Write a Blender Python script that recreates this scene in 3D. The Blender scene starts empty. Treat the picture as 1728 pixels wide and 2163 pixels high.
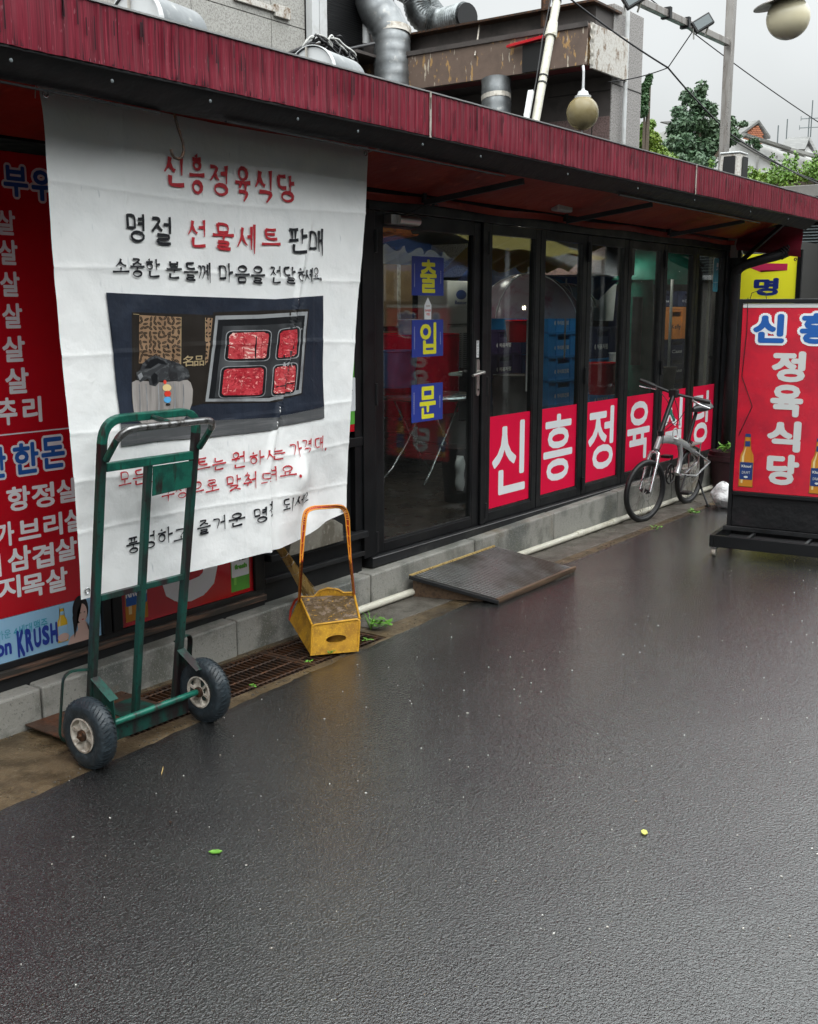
import bpy, bmesh, math, random
import numpy as np
from mathutils import Vector, noise as mnoise
random.seed(7); rng = np.random.default_rng(7)
R = math.radians
SC = bpy.context.scene
COL = SC.collection
# ------------------------------------------------------------------ camera
# x runs along the shop front, y = 0 is the face of the kerb, the street is at negative y, z is up (metres)
F_PX, CX, CY = 2300.0, 864.0, 1081.5
PITCH = math.atan(430 / F_PX); HEAD = math.atan(1723 * math.cos(PITCH) / F_PX)
CAM = Vector((0, -3.66, 1.65))
cam = bpy.data.objects.new('camera', bpy.data.cameras.new('camera')); COL.objects.link(cam); SC.camera = cam
cam.location = CAM
cam.rotation_euler = (R(90) - PITCH, 0, HEAD - R(90))
cam.data.sensor_fit = 'HORIZONTAL'; cam.data.sensor_width = 36
cam.data.lens = 36 * F_PX / 1728
cam.data.clip_end = 600; cam.data.clip_start = .05
# ------------------------------------------------------------------ sky, sun, exposure (overcast, raining)
W = bpy.data.worlds.new('World'); SC.world = W; W.use_nodes = True
nt = W.node_tree; N = nt.nodes; L = nt.links
bg = N['Background']; bg.inputs['Strength'].default_value = .1
sky = N.new('ShaderNodeTexSky'); sky.sky_type = 'NISHITA'; sky.sun_disc = False
SUN_EL, SUN_AZ = R(64), R(205)
sky.sun_elevation = SUN_EL; sky.sun_rotation = SUN_AZ; sky.air_density = 2; sky.dust_density = 4
tc = N.new('ShaderNodeTexCoord'); sep = N.new('ShaderNodeSeparateXYZ'); L.new(tc.outputs['Generated'], sep.inputs[0])
ramp = N.new('ShaderNodeValToRGB'); L.new(sep.outputs['Z'], ramp.inputs[0])     # overcast sky: brighter overhead than at the horizon
e = ramp.color_ramp.elements
e[0].position = 0; e[0].color = (.214, .224, .226, 1); e[1].position = 1; e[1].color = (1.58, 1.65, 1.66, 1)
y_ = ramp.color_ramp.elements.new(.55); y_.color = (1.30, 1.36, 1.37, 1)
x_ = ramp.color_ramp.elements.new(.28); x_.color = (.36, .374, .378, 1)
nz = N.new('ShaderNodeTexNoise'); nz.inputs['Scale'].default_value = 2.2; nz.inputs['Detail'].default_value = 4
L.new(tc.outputs['Generated'], nz.inputs['Vector'])
nr = N.new('ShaderNodeMapRange'); nr.inputs[1].default_value = .3; nr.inputs[2].default_value = .7; nr.inputs[3].default_value = 14.3; nr.inputs[4].default_value = 20.3
L.new(nz.outputs[0], nr.inputs[0])
vm = N.new('ShaderNodeVectorMath'); vm.operation = 'SCALE'; L.new(ramp.outputs[0], vm.inputs[0]); L.new(nr.outputs[0], vm.inputs['Scale'])
mx = N.new('ShaderNodeMix'); mx.data_type = 'RGBA'; mx.inputs[0].default_value = .97
L.new(sky.outputs[0], mx.inputs[6]); L.new(vm.outputs[0], mx.inputs[7]); L.new(mx.outputs[2], bg.inputs[0])
sl = bpy.data.lights.new('sun', 'SUN'); sl.energy = .7; sl.angle = R(40); sl.color = (1, .99, .975)
so = bpy.data.objects.new('sun', sl); COL.objects.link(so)
sd = Vector((math.sin(SUN_AZ) * math.cos(SUN_EL), math.cos(SUN_AZ) * math.cos(SUN_EL), math.sin(SUN_EL)))
so.rotation_euler = sd.to_track_quat('Z', 'Y').to_euler(); so.location = (0, 0, 20)
vs = SC.view_settings; vs.view_transform = 'Standard'; vs.look = 'None'; vs.gamma = 1; vs.use_curve_mapping = False
vs.exposure = 0.58
SC.cycles.max_bounces = 8; SC.cycles.transparent_max_bounces = 16; SC.cycles.caustics_reflective = False; SC.cycles.caustics_refractive = False
SC.cycles.use_denoising = True
# ------------------------------------------------------------------ measuring helpers: where a line of sight meets a real plane
_ch, _sh, _cp, _sp = math.cos(HEAD), math.sin(HEAD), math.cos(PITCH), math.sin(PITCH)
_F = Vector((_ch * _cp, _sh * _cp, -_sp)); _Rt = Vector((_sh, -_ch, 0)); _U = Vector((_ch * _sp, _sh * _sp, _cp))
def ray(x, y): return _F + _Rt * ((x - CX) / F_PX) - _U * ((y - CY) / F_PX)
def AY(x, y, Y): d = ray(x, y); return CAM + d * ((Y - CAM.y) / d.y)
def AX(x, y, X): d = ray(x, y); return CAM + d * ((X - CAM.x) / d.x)
def AZ(x, y, Z=0.): d = ray(x, y); return CAM + d * ((Z - CAM.z) / d.z)
def AD(x, y, D): return CAM + ray(x, y) * D
# ------------------------------------------------------------------ mesh builder
class M:
    def __init__(s): s.v = []; s.f = []; s.m = []; s.cur = 0
    def mat(s, i): s.cur = i; return s
    def add(s, vs, fs):
        b = len(s.v); s.v += [tuple(v) for v in vs]; s.f += [tuple(b + i for i in f) for f in fs]; s.m += [s.cur] * len(fs); return s
    def box(s, x0, x1, y0, y1, z0, z1):
        return s.add([(x0,y0,z0),(x1,y0,z0),(x1,y1,z0),(x0,y1,z0),(x0,y0,z1),(x1,y0,z1),(x1,y1,z1),(x0,y1,z1)],
                     [(0,3,2,1),(4,5,6,7),(0,1,5,4),(1,2,6,5),(2,3,7,6),(3,0,4,7)])
    def hexa(s, p):   # eight corners: bottom four, top four
        return s.add(p, [(0,3,2,1),(4,5,6,7),(0,1,5,4),(1,2,6,5),(2,3,7,6),(3,0,4,7)])
    def bar(s, a, b, w, h, up=(0,0,1)):   # rectangular bar between two points
        a = Vector(a); b = Vector(b); d = (b - a).normalized(); u = Vector(up)
        if abs(d.dot(u)) > .95: u = Vector((0,1,0))
        r = d.cross(u).normalized() * (w / 2); t = r.cross(d).normalized() * (h / 2)
        return s.hexa([a-r-t, a+r-t, a+r+t, a-r+t, b-r-t, b+r-t, b+r+t, b-r+t])
    def tube(s, pts, r, n=8, closed=False, caps=True, flat=None):
        pts = [Vector(p) for p in pts]; k = len(pts); rs = r if hasattr(r, '__len__') else [r] * k
        T = []
        for i in range(k):
            if closed: d = pts[(i+1) % k] - pts[i-1]
            else: d = pts[min(i+1, k-1)] - pts[max(i-1, 0)]
            T.append(d.normalized())
        u = Vector((0,0,1)) if abs(T[0].z) < .9 else Vector((0,1,0))
        u = (u - T[0] * u.dot(T[0])).normalized(); b0 = len(s.v); vs = []
        for i in range(k):
            u = (u - T[i] * u.dot(T[i])).normalized(); w = T[i].cross(u)
            for j in range(n):
                a = 2 * math.pi * (j + .5) / n
                fu, fw = (1, 1) if flat is None else flat
                vs.append(pts[i] + (u * math.cos(a) * fu + w * math.sin(a) * fw) * rs[i])
        fs = []
        for i in range(k if closed else k - 1):
            for j in range(n):
                p, q = i * n, ((i + 1) % k) * n
                fs.append((p + j, p + (j+1) % n, q + (j+1) % n, q + j))
        if caps and not closed: fs.append(tuple(range(n))[::-1]); fs.append(tuple(range((k-1)*n, k*n)))
        return s.add(vs, fs)
    def cyl(s, a, b, r, r2=None, n=16): return s.tube([a, b], [r, r if r2 is None else r2], n)
    def lathe(s, prof, c, axis=(0,0,1), n=24, cap=False):    # prof: (radius, distance along the axis)
        ax = Vector(axis).normalized(); u = ax.orthogonal().normalized(); w = ax.cross(u); c = Vector(c); vs = []; fs = []
        for r, h in prof:
            for j in range(n):
                a = 2 * math.pi * j / n; vs.append(c + ax * h + (u * math.cos(a) + w * math.sin(a)) * r)
        for i in range(len(prof) - 1):
            for j in range(n): fs.append((i*n+j, i*n+(j+1) % n, (i+1)*n+(j+1) % n, (i+1)*n+j))
        if cap: fs.append(tuple(range(n))[::-1]); fs.append(tuple(range((len(prof)-1)*n, len(prof)*n)))
        return s.add(vs, fs)
    def ball(s, c, r, n=16, sq=(1,1,1)):
        c = Vector(c); k = n // 2; vs = []; fs = []
        for i in range(k + 1):
            t = math.pi * i / k
            for j in range(n):
                a = 2 * math.pi * j / n
                vs.append((c.x + r*sq[0]*math.sin(t)*math.cos(a), c.y + r*sq[1]*math.sin(t)*math.sin(a), c.z + r*sq[2]*math.cos(t)))
        for i in range(k):
            for j in range(n): fs.append((i*n+j, (i+1)*n+j, (i+1)*n+(j+1) % n, i*n+(j+1) % n))
        return s.add(vs, fs)
    def grid(s, f, nu, nv, thick=None):
        vs = [f(i / nu, j / nv) for j in range(nv + 1) for i in range(nu + 1)]
        fs = [(j*(nu+1)+i, j*(nu+1)+i+1, (j+1)*(nu+1)+i+1, (j+1)*(nu+1)+i) for j in range(nv) for i in range(nu)]
        return s.add(vs, fs)
    def prism(s, poly, z0, z1, f=lambda a, b, c: (a, b, c)):   # outline poly (a,b) between levels z0 and z1, f places it
        k = len(poly)
        return s.add([f(a, b, z0) for a, b in poly] + [f(a, b, z1) for a, b in poly],
                     [tuple(range(k))[::-1], tuple(range(k, 2*k))] + [(i, (i+1) % k, k+(i+1) % k, k+i) for i in range(k)])
ORG = {}
def _link(name, data, parent):
    o = bpy.data.objects.new(name, data); COL.objects.link(o)
    if parent is not None: o.parent = parent
    return o
def tag(o, label=None, cat=None, group=None, kind=None):
    if label: o['label'] = label
    if cat: o['category'] = cat
    if group: o['group'] = group
    if kind: o['kind'] = kind
    return o
def empty(name, loc, label=None, cat=None, group=None, kind=None):
    o = _link(name, None, None); o.location = loc; o.empty_display_size = .1; ORG[o.name] = Vector(loc)
    return tag(o, label, cat, group, kind)
def build(name, m, mats, parent=None, bevel=0, smooth=False, label=None, cat=None, group=None, kind=None, solid=0, auto=None):
    me = bpy.data.meshes.new(name)
    org = ORG.get(parent.name, Vector((0,0,0))) if parent is not None else Vector((0,0,0))
    me.from_pydata([(v[0]-org.x, v[1]-org.y, v[2]-org.z) for v in m.v], [], m.f)
    mats = mats if isinstance(mats, (list, tuple)) else [mats]
    for mm in mats: me.materials.append(mm)
    if len(mats) > 1: me.polygons.foreach_set('material_index', m.m)
    if smooth: me.polygons.foreach_set('use_smooth', [True] * len(m.f))
    me.update()
    if auto: me.set_sharp_from_angle(angle=R(auto))
    o = _link(name, me, parent)
    if parent is not None: ORG[o.name] = org
    if solid:
        md = o.modifiers.new('solid', 'SOLIDIFY'); md.thickness = solid; md.offset = 0
    if bevel:
        md = o.modifiers.new('bevel', 'BEVEL'); md.width = bevel; md.segments = 2; md.limit_method = 'ANGLE'; md.angle_limit = R(40)
    return tag(o, label, cat, group, kind)
def copy_tree(o, parent=None):
    c = o.copy(); COL.objects.link(c); c.parent = parent
    for ch in list(o.children): copy_tree(ch, c)
    return c
def rig(name, build_fn, loc, rz=0, label=None, cat=None, group=None):   # build_fn(root) makes the parts round the origin
    r = empty(name, (0,0,0), label, cat, group); build_fn(r); r.location = loc; r.rotation_euler = (0, 0, rz); return r
def round_path(pts, rad, n=5):   # a polyline with its inner corners rounded
    pts = [Vector(p) for p in pts]; out = [pts[0]]
    for i in range(1, len(pts) - 1):
        a, b, c = pts[i-1], pts[i], pts[i+1]; r = min(rad, (a-b).length * .49, (c-b).length * .49)
        p, q = b + (a-b).normalized() * r, b + (c-b).normalized() * r
        for k in range(n + 1):
            t = k / n; out.append(p * (1-t)**2 + b * 2*t*(1-t) + q * t*t)
    return out + [pts[-1]]
def sag(a, b, s, n=14): a = Vector(a); b = Vector(b); return [a.lerp(b, i/n) - Vector((0,0,s*4*(i/n)*(1-i/n))) for i in range(n+1)]
# ------------------------------------------------------------------ materials
def _noise(nt, scale, detail=4, rough=.6, dist=0, vec=None, kind='NOISE'):
    if kind == 'VORONOI':
        n = nt.nodes.new('ShaderNodeTexVoronoi'); n.inputs['Scale'].default_value = 1
    else:
        n = nt.nodes.new('ShaderNodeTexNoise'); n.inputs['Scale'].default_value = 1; n.inputs['Detail'].default_value = detail
        n.inputs['Roughness'].default_value = rough; n.inputs['Distortion'].default_value = dist
    mp = nt.nodes.new('ShaderNodeMapping'); sc = scale if hasattr(scale, '__len__') else (scale,)*3
    mp.inputs['Scale'].default_value = sc; nt.links.new(vec, mp.inputs[0]); nt.links.new(mp.outputs[0], n.inputs['Vector'])
    return n.outputs[0]
def mat(name, col, rough=.5, metal=0, var=(), bump=(), rvar=None, spec=.5, coat=0, coat_r=.12, alpha=1, trans=0, emit=None, ior=1.45, sub=0):
    """var: (scale, colour, lo, hi[, detail, dist]) noise layers painted over; bump: (scale, height[, detail, kind])"""
    m = bpy.data.materials.new(name); m.use_nodes = True; nt = m.node_tree; b = nt.nodes['Principled BSDF']
    tc = nt.nodes.new('ShaderNodeTexCoord'); vec = tc.outputs['Object']
    c = nt.nodes.new('ShaderNodeRGB'); c.outputs[0].default_value = (*col, 1); cur = c.outputs[0]
    for v in var:
        o = _noise(nt, v[0], v[4] if len(v) > 4 else 5, .62, v[5] if len(v) > 5 else 0, vec)
        mr = nt.nodes.new('ShaderNodeMapRange'); mr.inputs[1].default_value = v[2]; mr.inputs[2].default_value = v[3]; nt.links.new(o, mr.inputs[0])
        mx = nt.nodes.new('ShaderNodeMix'); mx.data_type = 'RGBA'; nt.links.new(mr.outputs[0], mx.inputs[0]); nt.links.new(cur, mx.inputs[6])
        mx.inputs[7].default_value = (*v[1], 1); cur = mx.outputs[2]
    nt.links.new(cur, b.inputs['Base Color'])
    b.inputs['Roughness'].default_value = rough; b.inputs['Metallic'].default_value = metal
    b.inputs['Specular IOR Level'].default_value = spec; b.inputs['Coat Weight'].default_value = coat; b.inputs['Coat Roughness'].default_value = coat_r
    b.inputs['Transmission Weight'].default_value = trans; b.inputs['IOR'].default_value = ior; b.inputs['Alpha'].default_value = alpha
    if rvar:
        o = _noise(nt, rvar[0], 4, .6, 0, vec); mr = nt.nodes.new('ShaderNodeMapRange'); mr.inputs[1].default_value = .35; mr.inputs[2].default_value = .65
        mr.inputs[3].default_value = rvar[1]; mr.inputs[4].default_value = rvar[2]; nt.links.new(o, mr.inputs[0]); nt.links.new(mr.outputs[0], b.inputs['Roughness'])
    prev = None
    for bp in bump:
        o = _noise(nt, bp[0], bp[2] if len(bp) > 2 else 3, .6, 0, vec, bp[3] if len(bp) > 3 else 'NOISE')
        bn = nt.nodes.new('ShaderNodeBump'); bn.inputs['Strength'].default_value = 1; bn.inputs['Distance'].default_value = bp[1]
        nt.links.new(o, bn.inputs['Height'])
        if prev: nt.links.new(prev, bn.inputs['Normal'])
        prev = bn.outputs[0]
    if prev: nt.links.new(prev, b.inputs['Normal']); nt.links.new(prev, b.inputs['Coat Normal'])
    if emit: b.inputs['Emission Color'].default_value = (*emit[0], 1); b.inputs['Emission Strength'].default_value = emit[1]
    return m
def glass(name, tint=(1,1,1), dirt=.04):
    m = bpy.data.materials.new(name); m.use_nodes = True; nt = m.node_tree; nt.nodes.clear(); n = nt.nodes.new; l = nt.links.new
    out = n('ShaderNodeOutputMaterial'); tr = n('ShaderNodeBsdfTransparent'); tr.inputs[0].default_value = (*tint, 1)
    gl = n('ShaderNodeBsdfGlossy'); gl.inputs['Roughness'].default_value = .015
    fr = n('ShaderNodeLayerWeight'); fr.inputs['Blend'].default_value = .5      # Schlick reflectance, the same from both sides of the thin pane
    pw = n('ShaderNodeMath'); pw.operation = 'POWER'; pw.inputs[1].default_value = 5; l(fr.outputs['Facing'], pw.inputs[0])
    mu = n('ShaderNodeMath'); mu.operation = 'MULTIPLY_ADD'; mu.inputs[1].default_value = .96; mu.inputs[2].default_value = .04; l(pw.outputs[0], mu.inputs[0])
    mx = n('ShaderNodeMixShader'); l(mu.outputs[0], mx.inputs[0]); l(tr.outputs[0], mx.inputs[1]); l(gl.outputs[0], mx.inputs[2])
    df = n('ShaderNodeBsdfDiffuse'); df.inputs[0].default_value = (.5,.5,.48,1)
    tc = n('ShaderNodeTexCoord'); o = _noise(nt, (3, 3, 1.2), 6, .7, 0, tc.outputs['Object'])
    mr = n('ShaderNodeMapRange'); mr.inputs[1].default_value = .4; mr.inputs[2].default_value = .75; mr.inputs[3].default_value = dirt*.35; mr.inputs[4].default_value = dirt; l(o, mr.inputs[0])
    m2 = n('ShaderNodeMixShader'); l(mr.outputs[0], m2.inputs[0]); l(mx.outputs[0], m2.inputs[1]); l(df.outputs[0], m2.inputs[2]); l(m2.outputs[0], out.inputs[0])
    return m
K = {}
K['asphalt'] = mat('wet_asphalt', (.0060,.0068,.0062), .16, var=[(160, (.032,.034,.034), .52, .62, 2), (1.1, (.005,.005,.006), .45, .7), (330, (.085,.085,.085), .66, .70, 1), (640, (.16,.155,.15), .72, .76, 1)],
                   bump=[(105, .0040, 2), (230, .0022, 1), (1.2, .008, 2)], rvar=(.8, .08, .26), spec=.5, coat=1, coat_r=.045)
K['apron'] = mat('wet_concrete_apron', (.115,.082,.045), .42, var=[(9, (.05,.034,.016), .42, .62), (60, (.19,.155,.105), .55, .8), (2.2, (.03,.021,.012), .48, .66), (260, (.33,.3,.25), .7, .76, 1)],
                 bump=[(120, .003), (22, .005)], rvar=(4, .22, .6))
K['apron2'] = mat('rough_concrete_patch', (.105,.095,.08), .5, var=[(7, (.05,.044,.035), .42, .62), (80, (.16,.15,.13), .5, .8)], bump=[(140, .003), (25, .006)], rvar=(5, .25, .65))
K['curb'] = mat('kerb_concrete', (.27,.262,.235), .6, var=[(3, (.11,.115,.105), .45, .62), ((6, 6, 5), (.12,.12,.10), .50, .68, 6), (2.0, (.16,.13,.09), .60, .70), (150, (.30,.30,.28), .55, .75, 2), (90, (.13,.13,.12), .6, .72, 2)], bump=[(160, .0018), (30, .003)])
K['dark'] = mat('dark_drain', (.012,.010,.008), .5, var=[(20, (.03,.022,.014), .5, .7)])
K['rust'] = mat('rusty_iron', (.045,.028,.02), .55, .35, var=[(25, (.12,.05,.02), .45, .65), (90, (.02,.016,.014), .5, .7)], bump=[(160, .001)])
K['rustplate'] = mat('rusty_plate', (.075,.042,.028), .45, .4, var=[(8, (.15,.05,.02), .5, .7), (60, (.04,.028,.022), .5, .7)], bump=[(90, .0015)], rvar=(10, .25, .6))
K['frame'] = mat('black_aluminium', (.005,.0055,.0065), .36, .2, var=[(3, (.014,.014,.014), .5, .8)], rvar=(5, .3, .55), bump=[(60, .0002)])
K['frame2'] = mat('weathered_dark_steel', (.014,.015,.017), .45, .2, var=[((3, 3, 12), (.038,.038,.037), .52, .75), (30, (.014,.013,.012), .5, .7)], rvar=(6, .35, .65))
K['rustrail'] = mat('rust_streaked_rail', (.05,.045,.04), .55, .3, var=[((4, 4, 60), (.17,.10,.07), .45, .6)])
K['glass'] = glass('window_glass', (.84,.88,.87), .014)
K['fascia'] = mat('crimson_fascia', (.165,.010,.024), .4, var=[(1.7, (.22,.022,.04), .45, .75), ((22, 22, .8), (.12,.007,.018), .45, .7, 5), ((110, 110, 1.0), (.085,.005,.013), .50, .62, 3), ((230, 230, 2), (.26,.03,.05), .56, .66, 2), ((60, 60, .45), (.014,.002,.004), .615, .64, 5), ((160, 160, 30), (.26,.08,.10), .72, .76, 1)],
                  bump=[((90, 90, 1.5), .0012)], rvar=((30, 30, 1), .3, .5), spec=.3)
K['trim'] = mat('silver_trim', (.5,.5,.5), .3, .8)
K['valance'] = mat('black_vinyl', (.003,.003,.004), .65, var=[(6, (.012,.008,.010), .5, .75)], bump=[(9, .01)])
K['fabric'] = mat('red_tarpaulin', (.40,.045,.022), .55, var=[(1.6, (.22,.014,.010), .4, .65), (9, (.6,.09,.04), .6, .8)], bump=[(5, .012), (40, .001)])
K['cloth'] = mat('white_banner_cloth', (.87,.87,.86), .6, var=[(3, (.81,.82,.815), .45, .7), ((50, 50, 9), (.60,.62,.63), .70, .78, 2)], bump=[(7, .006, 4), (26, .0016, 3), (500, .0002)])
K['ink_red'] = mat('red_ink', (.48,.018,.03), .55); K['ink_black'] = mat('black_ink', (.008,.009,.013), .5)
K['navy'] = mat('navy_print', (.012,.017,.030), .45, var=[(5, (.022,.03,.05), .45, .7)], bump=[(7, .006, 4), (26, .0016, 3)])
K['floor_print'] = mat('grey_print', (.085,.088,.092), .5, var=[((4,4,90), (.15,.15,.155), .5, .7)])
K['tan'] = mat('tan_print', (.32,.20,.115), .5, var=[(12, (.24,.14,.08), .45, .7)])
K['darkprint'] = mat('brown_black_print', (.016,.012,.009), .45); K['tanline'] = mat('gold_print', (.42,.32,.18), .5)
K['cloth_print'] = mat('linen_print', (.36,.33,.31), .55, var=[((22, 22, 2), (.20,.18,.17), .42, .65)]); K['knot'] = mat('charcoal_print', (.03,.032,.036), .55, var=[((9, 9, 14), (.13,.135,.14), .5, .72, 3, 2.5), (22, (.008,.008,.010), .56, .68, 2, 1)])
K['tray'] = mat('tray_print', (.03,.032,.035), .4, var=[((5, 5, 5), (.11,.115,.12), .5, .7, 1)]); K['traydark'] = mat('tray_black_print', (.006,.007,.009), .4); K['silver_print'] = mat('silver_print', (.32,.33,.34), .4, var=[(6, (.18,.18,.19), .45, .6)])
K['meat'] = mat('meat_print', (.46,.022,.035), .45, var=[(11, (.62,.06,.075), .45, .65), ((26, 26, 70), (.30,.008,.018), .50, .60, 5, 2), ((15, 15, 42), (.76,.30,.28), .58, .62, 6, 3)])
K['meatfat'] = mat('meat_fat_print', (.52,.05,.06), .45, var=[(12, (.66,.14,.14), .45, .62), ((24, 24, 50), (.32,.012,.022), .52, .62, 5, 2), ((11, 11, 30), (.86,.54,.48), .56, .61, 6, 3)])
for k, c in dict(p_white=(.78,.80,.82), p_offwhite=(.60,.61,.60), p_blue=(.012,.10,.38), p_sky=(.30,.52,.72), p_skin=(.62,.42,.36), p_hair=(.012,.01,.012), p_lip=(.45,.05,.06), p_amber=(.55,.22,.02),
                 p_gold=(.72,.45,.03), p_brown=(.16,.05,.01), p_green=(.12,.42,.06), p_navy=(.015,.04,.16), p_teal=(.05,.33,.45), p_yellow=(.80,.76,.03), p_dkblue=(.02,.045,.30), p_bluebead=(.12,.42,.75), p_redbead=(.7,.05,.03), p_cream=(.75,.58,.28),
                 p_lime=(.25,.60,.10), p_pink=(.75,.04,.14)).items(): K[k] = mat('print_' + k[2:], c, .42)
K['redsign'] = mat('glossy_red_sign', (.52,.006,.016), .22, var=[(1.3, (.44,.004,.012), .4, .7)], coat=.3)
K['redsheet'] = mat('crimson_window_sheet', (.74,.004,.05), .45, var=[(2, (.68,.004,.045), .4, .7)], spec=.2)
K['redstand'] = mat('faded_crimson_panel', (.60,.010,.032), .25, var=[(4, (.38,.01,.03), .45, .7), ((60, 8, 60), (.58,.08,.09), .72, .76, 2)], coat=.5, rvar=(5, .12, .3), spec=.3)
K['yellow0'] = mat('yellow_vinyl', (.93,.88,.03), .4, var=[(2, (.88,.82,.03), .4, .7)])
K['green'] = mat('green_truck_paint', (.008,.125,.085), .38, .1, var=[(16, (.006,.075,.055), .45, .6), ((24, 24, 5), (.022,.016,.014), .56, .66, 6), (70, (.02,.012,.012), .66, .72)], bump=[(90, .0008)], coat=.2)
K['greenworn'] = mat('worn_green_paint', (.007,.058,.044), .4, .1, var=[((14, 14, 3), (.018,.011,.012), .42, .58, 6), (60, (.012,.009,.010), .58, .68)], bump=[(90, .0008)])
K['steelbare'] = mat('worn_bare_steel', (.25,.25,.25), .3, .9, var=[((30, 30, 30), (.06,.055,.05), .48, .62)], bump=[(150, .0008)])
K['tyre'] = mat('worn_black_tyre', (.018,.026,.032), .42, var=[((10, 40, 40), (.04,.055,.065), .5, .7), (8, (.012,.014,.016), .5, .7)], bump=[((12, 60, 60), .003), (90, .001)])
K['rim'] = mat('dirty_cream_rim', (.46,.42,.36), .5, var=[(18, (.16,.12,.085), .46, .66), (60, (.55,.52,.46), .55, .7)])
K['bin'] = mat('yellow_plastic', (.56,.29,.022), .45, var=[(22, (.36,.18,.02), .46, .64), (120, (.74,.45,.03), .55, .7), (5, (.35,.16,.02), .56, .75)], bump=[(70, .001)])
K['bintop'] = mat('mud_caked_plastic', (.10,.065,.03), .6, var=[(26, (.20,.15,.11), .5, .60), (48, (.62,.34,.03), .60, .68, 6), (80, (.05,.03,.015), .55, .65)], bump=[(60, .004)])
K['binhandle'] = mat('orange_plastic_handle', (.78,.30,.03), .38); K['binred'] = mat('red_handle_channel', (.42,.03,.01), .45)
K['straw'] = mat('straw', (.48,.34,.13), .65, var=[((70, 70, 6), (.20,.12,.04), .5, .62)], bump=[((90, 90, 5), .003)])
K['pvc'] = mat('cream_pvc', (.55,.53,.44), .32, var=[((3, 20, 20), (.28,.25,.18), .55, .75), (40, (.62,.6,.52), .5, .7)])
K['wood'] = mat('wet_plywood', (.12,.075,.045), .5, var=[((3, 60, 60), (.06,.036,.022), .45, .62), (20, (.2,.14,.09), .6, .75)], bump=[((4, 80, 80), .0015)])
K['rubber'] = mat('black_rubber_mat', (.020,.020,.019), .26, var=[(2.5, (.032,.029,.026), .45, .7), (90, (.05,.05,.048), .6, .75)], bump=[(150, .001)], rvar=(6, .2, .5))
K['granite'] = mat('granite_tile', (.40,.39,.36), .5, var=[(55, (.25,.24,.22), .46, .56, 3), (110, (.56,.55,.52), .56, .68, 2), (2, (.30,.29,.26), .5, .8)])
K['granitered'] = mat('pinkish_granite', (.21,.135,.125), .5, var=[(70, (.10,.065,.06), .47, .57, 3), (130, (.30,.21,.20), .56, .68, 2), ((3,3,.6), (.11,.08,.075), .5, .75)])
K['granitegrey'] = mat('grey_granite_pillar', (.34,.32,.31), .5, var=[(70, (.16,.15,.14), .47, .57, 3), (130, (.38,.36,.34), .56, .68, 2)])
K['granitedark'] = mat('dark_stone_cladding', (.075,.064,.060), .55, var=[(90, (.09,.075,.068), .52, .66, 3), (3, (.035,.03,.028), .5, .7)])
K['rustbox'] = mat('peeling_brown_metal', (.17,.118,.092), .55, var=[((4, 4, 3), (.12,.085,.066), .45, .7), ((9, 14, 5), (.42,.25,.10), .585, .61, 9), ((22, 22, 4), (.55,.48,.38), .635, .65, 6)], bump=[(25, .002)])
K['peelwhite'] = mat('peeling_white_paint', (.58,.56,.52), .6, var=[((12, 12, 6), (.22,.16,.11), .53, .58, 7), (50, (.45,.4,.35), .5, .6)], bump=[(30, .003)])
K['soffit'] = mat('dark_red_soffit', (.17,.022,.026), .5)
K['galv'] = mat('galvanised_duct', (.23,.24,.245), .42, .7, var=[(5, (.15,.16,.165), .42, .62), (14, (.30,.30,.29), .58, .7)], bump=[(5, .0015, 1)], rvar=(4, .34, .5))
K['flexduct'] = mat('flexible_duct', (.22,.235,.24), .35, .8, var=[(9, (.12,.13,.13), .45, .6)], bump=[(30, .004)])
K['tape'] = mat('old_foil_tape', (.5,.47,.42), .4, .3, var=[(14, (.3,.26,.21), .5, .65)], bump=[(30, .004)])
K['mesh'] = mat('black_condenser_fins', (.015,.016,.017), .5, bump=[((3, 3, 130), .004, 0)])
K['pwhite'] = mat('painted_white_metal', (.62,.63,.63), .4, var=[(5, (.5,.5,.49), .5, .7)])
K['pole'] = mat('dull_stainless', (.36,.34,.32), .35, .7, var=[((20,20,3), (.22,.19,.17), .48, .65)], rvar=(10, .25, .5))
K['globe'] = mat('amber_plastic_globe', (.56,.46,.24), .12, var=[(5, (.66,.58,.38), .5, .7), (3, (.40,.31,.15), .5, .7)], coat=.5, trans=.6, ior=1.1)
K['globe2'] = mat('cream_opal_globe', (.74,.67,.47), .25, coat=.3)
K['black'] = mat('black_plastic', (.012,.012,.013), .4); K['cable'] = mat('black_cable', (.012,.012,.014), .5); K['bcable'] = mat('pale_cable', (.5,.5,.48), .5)
K['chrome'] = mat('polished_aluminium', (.62,.63,.64), .22, .9); K['alu'] = mat('silver_bike_frame', (.42,.425,.43), .25, .5, var=[(20, (.34,.34,.34), .5, .7)])
K['satin'] = mat('satin_alloy', (.48,.47,.44), .35, .8); K['tag'] = mat('white_paper', (.8,.8,.8), .6)
K['stone'] = mat('taped_stone_slab', (.22,.205,.17), .6, var=[((6, 3, 3), (.13,.115,.09), .46, .56), (40, (.3,.28,.24), .55, .7)], bump=[(20, .004)])
K['bluecrate'] = mat('blue_crate_plastic', (.03,.24,.60), .4); K['ribs'] = mat('highlit_mat_ribs', (.17,.17,.165), .25, var=[(3, (.07,.06,.05), .45, .65)]); K['market'] = mat('dark_market_wall', (.035,.035,.036), .7); K['navycrate'] = mat('navy_crate_plastic', (.012,.018,.06), .45); K['orange'] = mat('orange_crate_plastic', (.70,.24,.04), .45)  # mat ribs: wet highlights painted in as a lighter rubber colour
K['purple'] = mat('purple_crate_plastic', (.03,.018,.07), .45); K['greencrate'] = mat('dark_green_crate_plastic', (.012,.07,.03), .45)
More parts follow.
